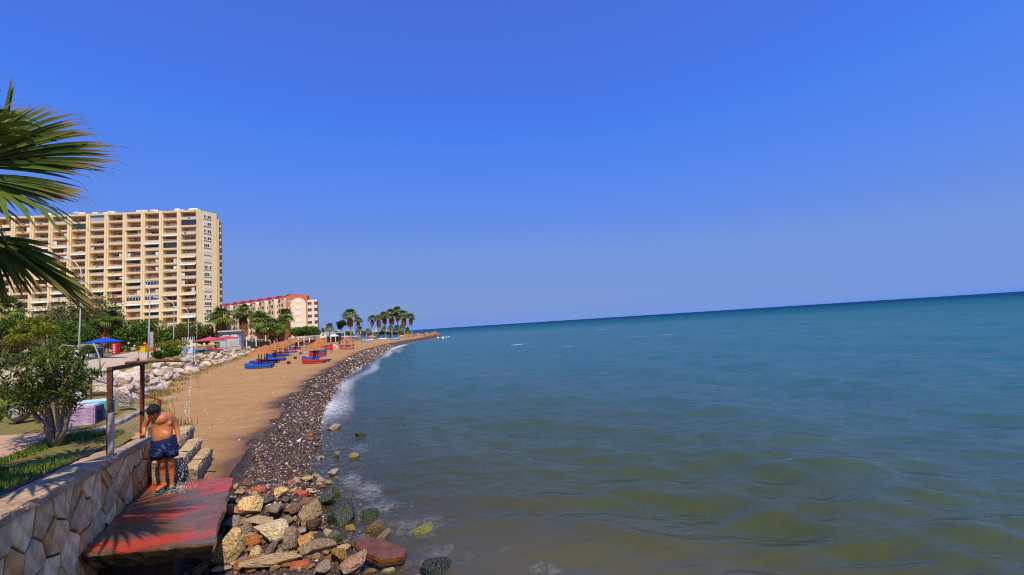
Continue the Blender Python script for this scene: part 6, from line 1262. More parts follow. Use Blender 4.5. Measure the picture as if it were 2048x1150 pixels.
def parasol(name, loc, R_, H_, rise, material, label, cat='parasol', group=None, n=8, val=.16, sag=.10, polemat=M_GREY, rz=.2, base=True):
    e = empty(name, loc, rz, label, cat, group); m = MB(); vs = [(0, 0, H_ + rise)]; K = 4
    for k in range(1, K + 1):
        f = k / K
        for i in range(n * 2):
            a = math.pi * i / n; r = R_ * f * (1.0 if i % 2 == 0 else .955); vs.append((r * math.cos(a), r * math.sin(a), H_ + rise * (1 - f) - sag * math.sin(f * 3.14) * (1 if i % 2 else 0)))
    N2 = 2 * n; fs = [(0, 1 + i, 1 + (i + 1) % N2) for i in range(N2)]
    for k in range(K - 1):
        for i in range(N2): a = 1 + k * N2; fs.append((a + i, a + N2 + i, a + N2 + (i + 1) % N2, a + (i + 1) % N2))
    b0 = len(vs); a = 1 + (K - 1) * N2
    for i in range(N2): vs.append((vs[a + i][0] * .995, vs[a + i][1] * .995, vs[a + i][2] - val))
    for i in range(N2): fs.append((a + i, b0 + i, b0 + (i + 1) % N2, a + (i + 1) % N2))
    m.add(vs, fs).build('canopy', material, e); MB().tube([(0, 0, 0), (0, 0, H_ + rise + .08)], .028, 8).build('pole', polemat, e)
    rb = MB()
    for i in range(n): a = 2 * math.pi * i / n; rb.tube([(0, 0, H_ + rise - .04), (R_ * .97 * math.cos(a), R_ * .97 * math.sin(a), H_ - .02)], .012, 4)
    rb.build('ribs', polemat, e)
    if base: MB().lathe([(.0, 0), (.28, 0), (.26, .10), (.05, .14), (0, .14)], n=14).build('foot', plain('kerb_concrete', (.42, .36, .29)), e)
    return e
p = gnd(207, 716); q = pxm(p)
parasol('parasol', p, 31.5 / q, 32 / q, 8.5 / q, plain('blue_canvas', (.012, .085, .62), .7, transl=.2), 'bright blue parasol with pale valance in front of the hut', val=.10)
p = gnd(188, 716); e = empty('wooden_table', p, .2, 'dark brown wooden table under the blue parasol', 'table'); MB().box((0, 0, .76), (1.6, .8, .06)).build('tabletop', plain('brown_wood', (.14, .06, .03), .7), e)
for sx in (-.7, .7):
    for sy in (-.3, .3): MB().box((sx, sy, .37), (.07, .07, .74)).build('leg', plain('brown_wood', (.14, .06, .03)), e)
p = gnd(199, 714); e = empty('cabinet', p, .1, 'dark blue chest cabinet beside the parasol pole', 'cabinet'); MB().box((0, 0, .55), (.55, .5, 1.1)).build('body', plain('dark_blue_paint', (.02, .035, .12), .5), e); MB().box((0, 0, 1.13), (.6, .55, .06)).build('lid', M_GREY, e)
p = gnd(232, 708); q = pxm(p); e = empty('drinks_fridge', p, .1, 'tall red drinks fridge with white lettering at the roadside', 'fridge'); Hf = 22 / q; Wf = 9.5 / q
bevelled(MB().box((0, 0, Hf / 2), (Wf, .75, Hf)).build('cabinet', plain('glossy_red', (.52, .012, .018), .35), e).data, .03); t_ = MB()
for k in range(6): t_.box((-.02 * (k % 2), -.385, Hf * (.16 + .135 * k)), (Wf * (.46 if k % 2 else .38), .02, Hf * .055))
t_.build('lettering', M_WHITE, e)
for u, v, w_, h_, c, nm, lab, cat in ((286, 705, 13, 13, (.62, .38, .005), 'recycling_bin', 'yellow wheeled bin at the road edge behind the lamp', 'bin'), (301, 703, 14, 13, (.42, .12, .02), 'orange_crate', 'orange-brown crate stack right of the yellow bin', 'crate'), (281, 700, 12, 10, (.48, .2, .02), 'orange_crate', 'orange crate partly behind the yellow bin', 'crate')):
    p = gnd(u, v); q = pxm(p); e = empty(nm, p, .1, lab, cat); W_, H_ = w_ / q, h_ / q; bevelled(MB().box((0, 0, H_ * .46), (W_, W_ * .7, H_ * .92)).build('body', plain('%s_paint_%d' % (nm, u), c, .5), e).data, .05); bevelled(MB().box((0, 0, H_ * .95), (W_ * 1.05, W_ * .75, H_ * .1)).build('lid', plain('%s_paint_%d' % (nm, u), c), e).data, .02)
p = gnd(290, 703); q = pxm(p); e = empty('road_sign', p, 0, 'red and white road sign on a post near the yellow bin', 'road sign'); MB().tube([(0, 0, 0), (0, 0, 1.6)], .03, 8).build('post', M_GREY, e); sg = MB().lathe([(0, -.02), (.30, -.02), (.30, .02), (0, .02)], n=20).build('disc', plain('sign_red', (.5, .02, .02), .4), e, loc=(0, -.05, 1.5), rot=(math.pi / 2, 0, 0)); MB().box((0, 0, .028), (.4, .10, .012)).build('bar', M_WHITE, sg)
# ---- low fence and lamps far side of the road
fe = empty('wooden_fence', gnd(250, 703), 0, 'dark low post fence along the far side of the road', 'fence'); f0, f1 = gnd(238, 702), gnd(345, 698)
for k in range(16): p_ = f0.lerp(f1, k / 15) - fe.location; MB().box((p_.x, p_.y, .45), (.10, .10, .95)).build('post', plain('dark_wood', (.06, .04, .03), .9), fe)
d_ = f1 - f0
for z in (.35, .75): MB().tube([Vector((0, 0, z)) + f0 - fe.location, Vector((0, 0, z)) + f1 - fe.location], .04, 4).build('rail', plain('dark_wood', (.06, .04, .03)), fe)
for i, (u, v) in enumerate(((257, 688), (269, 693), (312, 693))):
    p = gnd(u, 705); q = pxm(p); e = empty('globe_lamp', p, 0, ['low white globe lamp left of the leaning sapling', 'low white globe lamp just left of the sapling top', 'low white globe lamp right of the yellow bin'][i], 'lamp', 'globe lamps by the road fence'); zt_ = (705 - v) / q; MB().tube([(0, 0, 0), (0, 0, zt_)], .03, 6).build('post', M_DARK, e); link('globe', ball((0, 0, zt_ + .12), (.15, .15, .15)), e).data.materials.append(M_WHITE)
# rattan basket-like thing and grey screen near the left edge
p = aty(28, 712, 40); p.z = tz(p.x, p.y); q = pxm(p); e = empty('rattan_pod', p, 0, 'grey woven dome seat half hidden behind the oleander', 'seat'); me = ball((0, 0, .75), (15 / q, 10 / q, .8), None, 18); me.materials.append(mat('woven_grey_rattan', (.16, .15, .16), .8, var=.5, scale=22, bump=.8, bscale=50)); link('shell', me, e); MB().box((0, -.3, .3), (1, .5, .1)).build('cushion', M_WHITE, e)
# ---- white plastic chairs in stacks
M_PLAS = plain('white_plastic', (.80, .80, .82), .35)
def chair_parts(root, z0):
    s_ = MB().box((0, 0, .43), (.44, .44, .04)); bevelled(s_.build('seat', M_PLAS, root, loc=(0, 0, z0)).data, .012)
    for sx in (-.2, .2):
        MB().tube([(sx, -.2, 0), (sx * .95, -.19, .43)], .024, 6).build('leg', M_PLAS, root, loc=(0, 0, z0)); MB().tube([(sx, .24, 0), (sx * .95, .2, .43), (sx * 1.0, .27, .90)], .024, 6).build('leg', M_PLAS, root, loc=(0, 0, z0))
        MB().tube([(sx * 1.12, -.2, .62), (sx * 1.12, .22, .66), (sx, .26, .7)], .022, 6).tube([(sx * 1.1, -.2, .43), (sx * 1.12, -.2, .62)], .02, 6).build('armrest', M_PLAS, root, loc=(0, 0, z0))
    b = MB()
    for z in (.88, .72, .56): b.box((0, .245, z), (.42, .03, .09))
    for x in (-.1, 0, .1): b.box((x, .24, .72), (.05, .025, .34))
    b.build('backrest', M_PLAS, root, loc=(0, 0, z0))
C0 = gnd(376, 717); qc = pxm(C0)
for col_, du in ((0, -6.6), (1, 6.6)):
    for lev in range(2):
        p = C0 + Vector((du / qc, 0, 0)); e = empty('plastic_chair', p + Vector((0, .05 * lev, .60 * lev)), math.pi + .1, ['lower', 'upper'][lev] + ' white plastic chair of the ' + ['left', 'right'][col_] + ' stack on the grass', 'chair', 'stacked white plastic chairs'); chair_parts(e, 0); e.scale = (1.12, 1.12, 1.12)
    if True:
        e = empty('plastic_chair', C0 + Vector((du / qc, .05, 1.62 + .78)), math.pi + .2, 'upside-down white chair crowning the ' + ['left', 'right'][col_] + ' stack', 'chair', 'stacked white plastic chairs'); chair_parts(e, 0); e.rotation_euler = (math.pi, 0, .2); e.scale = (.9, .9, .8)
p = gnd(362, 716); e = empty('plastic_table', p + Vector((-.1, .8, 0)), .1, 'low white table left of the chair stacks', 'table'); MB().box((0, 0, .62), (1.1, .8, .04)).build('tabletop', M_PLAS, e)
for sx in (-.45, .45):
    for sy in (-.3, .3): MB().box((sx, sy, .3), (.05, .05, .6)).build('leg', M_PLAS, e)
p = gnd(359, 718); tag(MB().tube([(0, 0, 0), (0, 0, 2.0)], .015, 6).build('thin_post', M_GREY, loc=p), 'thin grey rod standing left of the chair stacks', 'post')
# ---- grey container kiosk with emblem, pink parasols, people, mats
KY = 84; kb = aty(460, 692, KY); g = tz(kb.x, KY) + .5; kq = pxm((kb.x, KY, g + 1)); K_ = empty('beach_kiosk', (kb.x, KY, g), .30, 'grey container kiosk with red emblem behind the pink parasols', 'kiosk')
kw, kh = 37 / kq, 31 / kq
MB().box((0, kw * .35, -.3), (kw * 1.05, kw * .74, .6)).build('plinth', plain('kerb_concrete', (.42, .36, .29)), K_); MB().box((0, kw * .35, kh / 2), (kw, kw * .7, kh)).build('wall', plain('blue_grey_panel', (.33, .35, .39), .6, var=.1), K_)
MB().box((kw * .03, kw * .30, kh + .12), (kw * 1.12, kw * .9, .28)).build('roof', plain('pale_roof_sheet', (.42, .44, .48), .5), K_)
for k in range(6): MB().box((0, -.035, .25 + k * kh * .095), (kw * .98, .05, kh * .085)).build('panel', plain('pale_grey_cladding', (.46, .48, .52), .6), K_)
for sx in (-.18, .20):
    w_ = MB().box((sx * kw, -.05, kh * .70), (kw * .30, .08, kh * .22)).build('window', M_WHITE, K_); MB().box((sx * kw, -.10, kh * .70), (kw * .27, .02, kh * .18)).build('pane', plain('pale_reflecting_pane', (.55, .56, .58), .2), w_)
for sx in (-.47, .46):
    for k in range(7): MB().box((sx * kw, -.075, kh * (.18 + .1 * k)), (.10, .04, .16)).build('bracket', plain('dark_steel_bracket', (.12, .13, .15), .5), K_)
em = MB().lathe([(0, 0), (.46, 0), (.46, .03), (0, .03)], n=20).build('emblem', plain('pale_pink_disc', (.62, .48, .46), .5), K_, loc=(kw * .08, -.075, kh * .33), rot=(math.pi / 2, 0, 0))
lt = MB()
for x in (-.18, .10): lt.box((x, .12, .035), (.16, .05, .02)).box((x + .055, .02, .035), (.05, .2, .02)).box((x, -.06, .035), (.16, .05, .02))
lt.box((0, -.20, .035), (.5, .06, .02)).build('numeral', plain('sign_red', (.5, .02, .02)), em)
M_PINK = plain('pink_canvas', (.56, .085, .11), .7, transl=.15)
p = gnd(420, 707); q = pxm(p); parasol('parasol', p, 26.5 / q, 27 / q, 6.5 / q, M_PINK, 'pink square parasol in front of the kiosk, nearer one', n=4, sag=.12, polemat=M_WHITE, rz=.9)
p = gnd(446, 702); q = pxm(p); parasol('parasol', p + Vector((0, 1.0, 0)), 21 / q, 25.5 / q, 4.5 / q, M_PINK, 'darker pink parasol behind the nearer one, at the kiosk front', n=4, sag=.12, polemat=M_WHITE, rz=.7)
p = gnd(437, 704); q = pxm(p); parasol('parasol', p, 14 / q, 22.5 / q, 2.5 / q, plain('dull_grey_canvas', (.34, .34, .33), .7), 'small grey parasol tucked under the pink ones', n=4, polemat=M_WHITE, rz=.8)
# loungers: frame, slatted edge, mattress with raised head
MATT = {}
def fabric(c): return mat('canvas_%d_%d_%d' % tuple(int(x * 999) for x in c), c, .7, var=.18, scale=4, bump=.2, bscale=20)
FRAME_ME = MB().box((0, 0, .20), (2.0, .66, .07)).mesh('frame', [plain('dark_lounger_frame', (.045, .045, .07), .6)])
LEG_ME = MB().box((0, 0, .09), (.07, .07, .19)).mesh('leg', [plain('dark_lounger_frame', (.045, .045, .07))])
def lounger(loc, rz, c, label, s_=1.0, group='sun loungers under the thatched shades', flat=False):
    e = empty('sun_lounger', loc, rz, label, 'sun lounger', group); e.scale = (s_, s_, s_ * .82)
    if c not in MATT:
        m = MB(); pr = [(-1.0, .24), (1.0, .24), (1.02, .30), (1.0, .37), (-.30, .37), (-.45, .39), (-.96, .62 if not flat else .42), (-1.04, .56 if not flat else .36)]
        n_ = len(pr); m.add([(x, -.34, z) for x, z in pr] + [(x, .34, z) for x, z in pr], [tuple(range(n_)), tuple(range(2 * n_ - 1, n_ - 1, -1))] + [(i, n_ + i, n_ + (i + 1) % n_, (i + 1) % n_) for i in range(n_)]); me = bevelled(m.mesh('mattress', [fabric(c)]), .02); MATT[c] = me
        sk = MB()
        for k in range(17): sk.box((-.95 + k * .119, -.335, .14), (.075, .015, .17))
        MATT[c, 'v'] = sk.mesh('fringe', [fabric(c)])
    link('frame', FRAME_ME, e); link('mattress', MATT[c], e); link('fringe', MATT[c, 'v'], e)
    for sx in (-.85, .85):
        for sy in (-.27, .27): link('leg', LEG_ME, e, (sx, sy, 0))
    return e
BLU, DBL, RED, MAR = (.012, .09, .46), (.02, .045, .22), (.50, .012, .018), (.16, .022, .035)
LS = [(519, 737, BLU, 'nearest bright blue lounger of the left row', 57), (526, 731, DBL, 'dark blue lounger behind the nearest blue one', 52), (538, 726, MAR, 'maroon lounger right behind the first pair', 48), (551, 722, BLU, 'blue fringed lounger under the second shade', 43), (553, 715, DBL, 'deep blue lounger behind the fringed one', 50), (562, 713, BLU, 'blue lounger reaching furthest right in the left row middle', 34), (560, 708, MAR, 'dark red lounger under the third shade', 34),
      (581, 706, BLU, 'light blue narrow lounger past the third shade', 26), (580, 701, RED, 'red lounger in the left row near the fourth shade', 26), (590, 698, BLU, 'far blue lounger at the end of the left row', 28), (629, 727, RED, 'nearest bright red lounger on the right', 50), (622, 719, BLU, 'narrow blue lounger behind the nearest red one', 36), (636, 712, RED, 'red lounger under the front right shade', 36), (637, 707, BLU, 'thick blue lounger under the front right shade', 38),
      (638, 703, DBL, 'dark blue lounger behind the thick blue one', 36), (650, 700, RED, 'red lounger beside the woman in red', 24), (652, 696, RED, 'red lounger further back on the right', 26), (650, 693, DBL, 'dark lounger at the rear of the right group', 26)]
for (u, v, c, lab, w_) in LS:
    p = gnd(u, v); s_ = (w_ / 2.05) / pxm(p) * 1.0; lounger(p, .06, c, lab, min(max(s_ * .88, .75), 1.2))
lounger(gnd(643, 724), .06, DBL, 'dark cushioned lounger end beside the nearest red one', .9)
for (u, v, c, lab, w_) in ((386, 707, BLU, 'blue lounger mat in front of the kiosk people', 1.5), (437, 703, RED, 'red lounger mat in front of the kiosk, left part', 1.35), (455, 697, RED, 'red lounger mat at the right end of the kiosk front', 1.25), (403, 705, BLU, 'second blue mat beside the seated woman', 1.3)): lounger(gnd(u, v), .12, c, lab, w_, 'lounger mats by the kiosk')
lounger(gnd(694, 699), .05, (.50, .10, .06), 'white-edged red lounger with two people', 1.2); lounger(gnd(690, 694), .05, (.07, .03, .16), 'purple lounger behind the couple', 1.2)
# thatched shades
def thatch_mesh(seed):
    g = np.random.default_rng(seed); n = 20; vs = [(0, 0, .78)]; fs = []; rings = [(.10, .74), (.45, .52), (.46, .48), (.85, .27), (.86, .23), (1.2, .03), (1.25, -.08)]
    for r, z in rings:
        for i in range(n): a = 6.2832 * i / n; j = g.uniform(.94, 1.06); vs.append((r * j * math.cos(a), r * j * math.sin(a), z + g.uniform(-.025, .025)))
    fs += [(0, 1 + i, 1 + (i + 1) % n) for i in range(n)]
    for k in range(len(rings) - 1):
        for i in range(n): a = 1 + k * n; fs.append((a + i, a + n + i, a + n + (i + 1) % n, a + (i + 1) % n))
    b = len(vs); k = 1 + (len(rings) - 1) * n     # under side
    vs.append((0, 0, .62)); fs += [(k + (i + 1) % n, k + i, b) for i in range(n)]
    me = bpy.data.meshes.new('thatch'); me.from_pydata(vs, [], fs); me.materials.append(mat('orange_reed_thatch', (.50, .19, .055), .95, var=.4, scale=7, bump=.9, bscale=26, col2=(.28, .11, .04), dist=.04)); return me
TH = [thatch_mesh(i) for i in range(3)]
POLE = MB().tube([(0, 0, -.1), (0, 0, 2.15)], .035, 6).mesh('pole', [plain('black_pole', (.025, .02, .02), .7)])
def shade(u, va, vb, w_, label, i):
    p = gnd(u, vb); q = pxm(p); R_ = w_ / 2 / q; H_ = (vb - va) / q
    e = empty('thatched_parasol', p, RNG.uniform(0, 6), label, 'thatched parasol', 'thatched beach parasols'); k = min(R_ / 1.22, 1.5); hz = .30 * H_ / .78
    link('thatch', TH[i % 3], e, (0, 0, H_ - .78 * hz), (0, 0, 0), (k, k, hz))
    for dx, dy in ((-.14, 0), (.13, .05), (.02, .16)): link('pole', POLE, e, (dx, dy, 0), (0, 0, 0), (1, 1, (H_ - .2 * hz) / 2.15))
for i, a in enumerate(((521, 694, 735, 52, 'nearest thatched parasol, over the first blue loungers'), (532, 690, 728, 44, 'brown thatched parasol directly behind the nearest one'), (549, 686, 721, 44, 'third thatched parasol of the left row'), (562, 683, 713, 40, 'fourth thatched parasol of the left row'), (573, 680, 706, 34, 'fifth thatched parasol of the left row'), (591, 677, 700, 26, 'farthest thatched parasol of the left row'), (630, 689, 724, 42, 'front thatched parasol of the right row over the red lounger'), (633, 684, 714, 40, 'second thatched parasol of the right row'), (636, 681, 707, 36, 'third thatched parasol of the right row'), (640, 678, 701, 28, 'fourth thatched parasol of the right row'), (644, 675, 696, 24, 'farthest thatched parasol of the right row'), (695, 675, 697, 28, 'thatched parasol over the seated couple'))): shade(*a[:4], a[4], i)
# dark draped awning between the rows
p = gnd(606, 697); q = pxm(p); e = empty('sun_shelter', p, .05, 'low dark brown cloth shelter between the two parasol rows', 'shelter'); m = MB(); W_ = 34 / q
m.add([(-W_ / 2, -1.2, .35), (W_ / 2, -1.2, .55), (W_ / 2, 1.2, .9), (-W_ / 2, 1.2, .5), (-.1 * W_, -1.2, .75), (.15 * W_, 1.2, 1.5), (.1 * W_, -1.2, 1.1)], [(0, 4, 5, 3), (4, 6, 5), (6, 1, 2, 5)]).build('cloth', plain('dark_brown_cloth', (.10, .045, .035), .9), e).modifiers.new('s', 'SOLIDIFY').thickness = .05
for sx in (-.42, .1, .42): MB().tube([(sx * W_, 0, 0), (sx * W_, 0, .9)], .03, 6).build('pole', plain('black_pole', (.025, .02, .02)), e)
# small cube tables and bits
for (u, v, s_, c, lab) in ((577.5, 728, 5.4, (.30, .02, .05), 'maroon cube table alone on the sand'), (590.5, 718, 4.6, (.10, .08, .05), 'dark cube table with a light opening'), (601.5, 709, 5.2, (.28, .33, .42), 'blue-grey cube table between the rows'), (614, 702, 4.8, (.62, .60, .55), 'white cube table near the seated child')):
    p = gnd(u, v); q = pxm(p); a = s_ / q; e = empty('cube_table', p, .08, lab, 'side table', 'small cube tables between the loungers')
    bx_ = MB()
    for sx in (-.46, .46): bx_.box((sx * a, 0, a * .5), (a * .10, a * .9, a))
    bx_.build('side_panel', plain('cube_%d' % int(u), c, .6), e); MB().box((0, 0, a * .97), (a, a * .92, a * .08)).build('top', plain('cube_%d' % int(u), c), e); MB().box((0, a * .2, a * .45), (a * .84, .05, a * .85)).build('back_panel', plain('cube_in_%d' % int(u), tuple(x * .8 for x in c)), e)
for (u, v, lab) in ((612, 706, 'white plastic seat left of the front right shade'), (617, 702, 'white plastic seat nearer the child'), (670, 695, 'white bucket chair behind the woman in red'), (675, 699, 'white low seat right of the woman in red')):
    p = gnd(u, v); q = pxm(p); e = empty('beach_chair', p, RNG.uniform(2.6, 3.6), lab, 'chair', 'white chairs on the beach'); chair_parts(e, 0); s_ = (7.5 / q) / .9; e.scale = (s_,) * 3
# ---- black net fence with pale posts and a dark screen box
fn = empty('net_fence', gnd(476, 693), 0, 'sagging black net fence on pale posts behind the beach', 'fence'); n0, n1 = aty(474, 690, 92), aty(532, 684, 97); n0.z = tz(n0.x, n0.y); n1.z = tz(n1.x, n1.y); q = pxm(n0)
hN = 20 / q; nn = 18; V, Q = [], []
for i in range(nn + 1):
    f = i / nn; b = n0.lerp(n1, f) - fn.location; sag = .25 * abs(math.sin(f * math.pi * 3)); V += [b, b + Vector((0, .12 * math.sin(f * 20), hN * .5)), b + Vector((0, 0, hN - sag))]
for i in range(nn): Q += [(3 * i, 3 * i + 3, 3 * i + 4, 3 * i + 1), (3 * i + 1, 3 * i + 4, 3 * i + 5, 3 * i + 2)]
MB().add(V, Q).build('net', mat('black_shade_net', (.035, .035, .037), .8, var=.4, scale=2, bump=.3), fn).modifiers.new('s', 'SOLIDIFY').thickness = .02
for f in (0, .33, .66, 1): b = n0.lerp(n1, f) - fn.location; MB().box((b.x, b.y - .1, hN * .5), (.14, .14, hN * 1.1)).build('post', M_WHITE, fn)
MB().tube([n0 - fn.location + Vector((0, 0, hN * 1.2)), n1 - fn.location + Vector((0, 0, hN * 1.15))], .05, 6).build('top_rail', plain('pale_pink_rail', (.6, .45, .38), .7), fn)
p = aty(530, 690, 96); g = tz(p.x, 96); tag(bevelled(MB().box((0, 0, 1.1), (1.5, 1.0, 2.2)).mesh('screen_box', [plain('black_cloth', (.02, .02, .022), .9)]), .05) and link('screen_box', bpy.data.meshes['screen_box'], None, (p.x, 96, g)), 'tall black cloth-covered box among the palm trunks', 'box')
# low pink wall behind the beach
b0, b1 = aty(553, 684, 138), aty(640, 680, 160); wl_ = MB(); b0.z = tz(b0.x, b0.y); b1.z = tz(b1.x, b1.y); d_ = (b1 - b0); a_ = math.atan2(d_.y, d_.x)
e = empty('garden_wall', b0, a_, 'low pinkish wall along the back of the beach', 'wall'); MB().box((d_.length / 2, 0, .55), (d_.length, .3, 1.3)).build('wall', plain('pink_render', (.52, .30, .22), .9, var=.2), e); MB().box((d_.length / 2, 0, 1.25), (d_.length + .1, .4, .12)).build('coping', M_WHITE, e)
# flat-roofed shelters
for (u0, u1, vt, vb, Y, lab) in ((592, 638, 671.5, 692, 118, 'flat grey-roofed open shelter left of the white pavilion'), (648, 688, 669, 690, 140, 'flat white-roofed open shelter behind the right parasols')):
    a, b = aty(u0, vb, Y), aty(u1, vb, Y + 4); g = tz(a.x, Y); q = pxm(a); H_ = (vb - vt) / q; W_ = (b - a).length; e = empty('beach_shelter', ((a.x + b.x) / 2, Y + 2, g), math.atan2(b.y - a.y, b.x - a.x), lab, 'shelter')
    MB().box((0, 0, H_), (W_, 3.4, .22)).build('roof', plain('pale_roof_sheet', (.42, .44, .48)), e)
    for k in range(5): MB().box((-W_ / 2 + .2 + k * (W_ - .4) / 4, -1.5, H_ / 2), (.16, .16, H_)).build('post', plain('dark_wood', (.06, .04, .03)) if k == 3 else M_WHITE, e)
    MB().box((0, 1.5, H_ * .35), (W_ * .9, .1, H_ * .5)).build('back_panel', plain('brown_panel', (.20, .10, .06), .9), e)
p = aty(668, 672, 190); g = tz(p.x, 190); q = pxm(p); e = parasol('marquee', (p.x, 190, g), 9.5 / q, 10 / q, 5 / q, M_WHITE, 'white peaked marquee left of the round clipped tree', 'marquee', n=6)
p = aty(647, 680, 170); g = tz(p.x, 170); e = empty('white_hut', (p.x, 170, g), .1, 'tiny white hut with dark window left of the marquee', 'hut'); MB().box((0, 0, 1.9), (2.1, 2, 3.8)).build('wall', M_WHITE, e); MB().box((.2, -1.02, 2.9), (.6, .06, .6)).build('window', M_GLASS, e)
# ---- jetty of orange-brown boulders with boats and covers
j0, j1 = aty(800, 674, 176), aty(872, 671, 214)
JN = 0
for k in range(64):
    JC = [(.42, .20, .085), (.48, .25, .12), (.36, .16, .07), (.30, .15, .08)]; jc = RNG.randrange(4); f = RNG.random() ** .8; p = j0.lerp(j1, f); off = RNG.uniform(-1, 1); x, y = p.x + off * 2.2 * (.6 + .4 * (1 - f)) + 1.0, p.y + RNG.uniform(-1.5, 1.5); s_ = RNG.uniform(.8, 1.6)
    put_rock(RNG.choice(ROCKS), (x, y, -.2 + (1.0 - abs(off)) * 1.0), (s_, s_ * .8, s_ * RNG.uniform(.6, .9)), JC[jc], None, '%s %s boulder %s of the jetty, %s side' % ('small' if s_ < 1.05 else 'medium' if s_ < 1.3 else 'large', ('orange-brown', 'pale orange', 'rusty', 'dark brown')[jc], 'at the landward end' if f < .3 else 'near the middle' if f < .55 else 'past the middle' if f < .8 else 'at the tip', 'seaward' if off > 0 else 'inner'), 'boulders of the jetty', 'boulder', .2)
JP = []
for k in range(15):
    f = k / 14; p = j0.lerp(j1, f); JP.append((p.x + .4, p.y, 2.0 * 0 + 1.15))
m = MB()
for i in range(14):
    a, b = Vector(JP[i]), Vector(JP[i + 1]); d = (b - a).normalized(); sd = Vector((-d.y, d.x, 0)) * 1.5; m.add([a - sd, a + sd, b + sd, b - sd, a - sd - Vector((0, 0, 1.6)), a + sd - Vector((0, 0, 1.6)), b + sd - Vector((0, 0, 1.6)), b - sd - Vector((0, 0, 1.6))], [(0, 3, 2, 1), (0, 1, 5, 4), (1, 2, 6, 5), (2, 3, 7, 6), (3, 0, 4, 7)])
tag(m.build('jetty', plain('orange_earth', (.42, .20, .09), .95, var=.35, scale=.6)), kind='structure')
def hull(loc, L_, Wd_, H_, rz, c, label, upside=True):
    e = empty('rowing_boat', loc, rz, label, 'boat'); vs, fs = [], []; n = 9
    for i in range(n):
        f = i / (n - 1) * 2 - 1; w_ = Wd_ / 2 * (1 - abs(f) ** 2.4) + .03
        for j in range(7): a = math.pi * j / 6; vs.append((f * L_ / 2, w_ * math.cos(a), H_ * math.sin(a) ** .7 * (1 - .25 * abs(f) ** 3)))
    for i in range(n - 1):
        for j in range(6): fs.append((i * 7 + j, (i + 1) * 7 + j, (i + 1) * 7 + j + 1, i * 7 + j + 1))
    MB().add(vs, fs).build('hull', plain('hull_%d' % int(c[2] * 999 + c[0] * 77), c, .5, var=.2), e, smooth=True).modifiers.new('s', 'SOLIDIFY').thickness = .06
    MB().box((0, 0, H_ + .02), (L_ * .8, .08, .08)).build('keel', M_WHITE, e); return e
for (u, v, w_, h_, c, lab) in ((733, 683, 22, 6, (.20, .45, .70), 'pale blue upturned boat at the left of the boat row'), (742, 681, 12, 5, (.65, .68, .70), 'white upturned boat overlapping the pale blue one'), (765, 679, 22, 4.5, (.62, .60, .56), 'whitish long upturned boat in the middle of the row'), (790, 679.5, 20, 5.5, (.10, .38, .66), 'bright blue upturned boat nearest the jetty')):
    p = gnd(u, v); q = pxm(p); hull(p, w_ / q * .85, w_ / q * .30, h_ / q * .6, .12, tuple(x * .8 for x in c), lab)
for (u, v, w_, h_, c, lab) in ((727, 680, 18, 4, (.50, .14, .03), 'orange canopy mat left of the boats'), (720, 677, 30, 3, (.56, .33, .22), 'long pinkish awning behind the far beach')):
    p = gnd(u, v); q = pxm(p); e = empty('awning', p, .1, lab, 'awning'); MB().box((0, 0, h_ / q), (w_ / q, 2.0, .15)).build('cloth', plain('awn_%d' % u, c, .8), e)
    for sx in (-.45, .45): MB().tube([(sx * w_ / q, 0, 0), (sx * w_ / q, 0, h_ / q)], .04, 6).build('post', M_WHITE, e)
p = gnd(744, 679); q = pxm(p); parasol('parasol', p, 8.5 / q, 5.5 / q, 3.0 / q, plain('orange_canvas', (.56, .24, .03), .7), 'small orange parasol standing by the upturned boats', n=8)
p = gnd(711, 682); q = pxm(p); parasol('parasol', p, 12 / q, 9.5 / q, 1.2 / q, plain('cream_canvas', (.62, .42, .24), .7), 'flat cream parasol behind the seated couple', n=8)
p = gnd(693, 684); q = pxm(p); parasol('parasol', p, 11 / q, 11 / q, 1.6 / q, plain('cream_canvas', (.62, .42, .24)), 'flat pale parasol above the couple shade', n=8)
tag(MB().tube([(0, 0, 0), (0, 0, 2.6)], .09, 8).build('white_post', M_WHITE, loc=gnd(687, 676)), 'white post at the back of the far beach', 'post')
tag(MB().box((0, 0, 1.1), (.22, .22, 2.3)).build('timber_post', plain('dark_wood', (.06, .04, .03)), loc=gnd(670, 689)), 'dark timber post behind the woman in red', 'post')
# far jetty lamp posts among the palms
for i, (u, vt) in enumerate(((711, 646), (733, 648))):
    p = aty(u, 672, 190); g = tz(p.x, 190); t_ = aty(u, vt, 190).z - g; e = empty('street_lamp', (p.x, 190, g), 0, ['thin distant street lamp beside the big full-headed palm', 'thin distant street lamp left of the grove'][i], 'street lamp', 'distant street lamps'); MB().tube([(0, 0, 0), (0, 0, t_ * .9), (-.6, 0, t_), (-1.8, 0, t_ * 1.02)], .07, 6).build('pole', M_LAMP, e)
# ---- floating things
for i, (u, v, s_, lab) in enumerate(((876, 677, .35, 'white buoy touching the jetty tip'), (886, 677.5, .42, 'brightest white buoy off the jetty'), (893, 676, .25, 'small buoy third from the jetty'), (898, 675.5, .25, 'farthest small buoy off the jetty'))):
    p = atz(u, v, 0); me = ball((0, 0, .25), (s_, s_, s_ * .9), None, 12); me.materials.append(M_WHITE if i < 4 else M_DARK); tag(link('buoy', me, None, p), lab, 'buoy', 'buoys off the jetty')
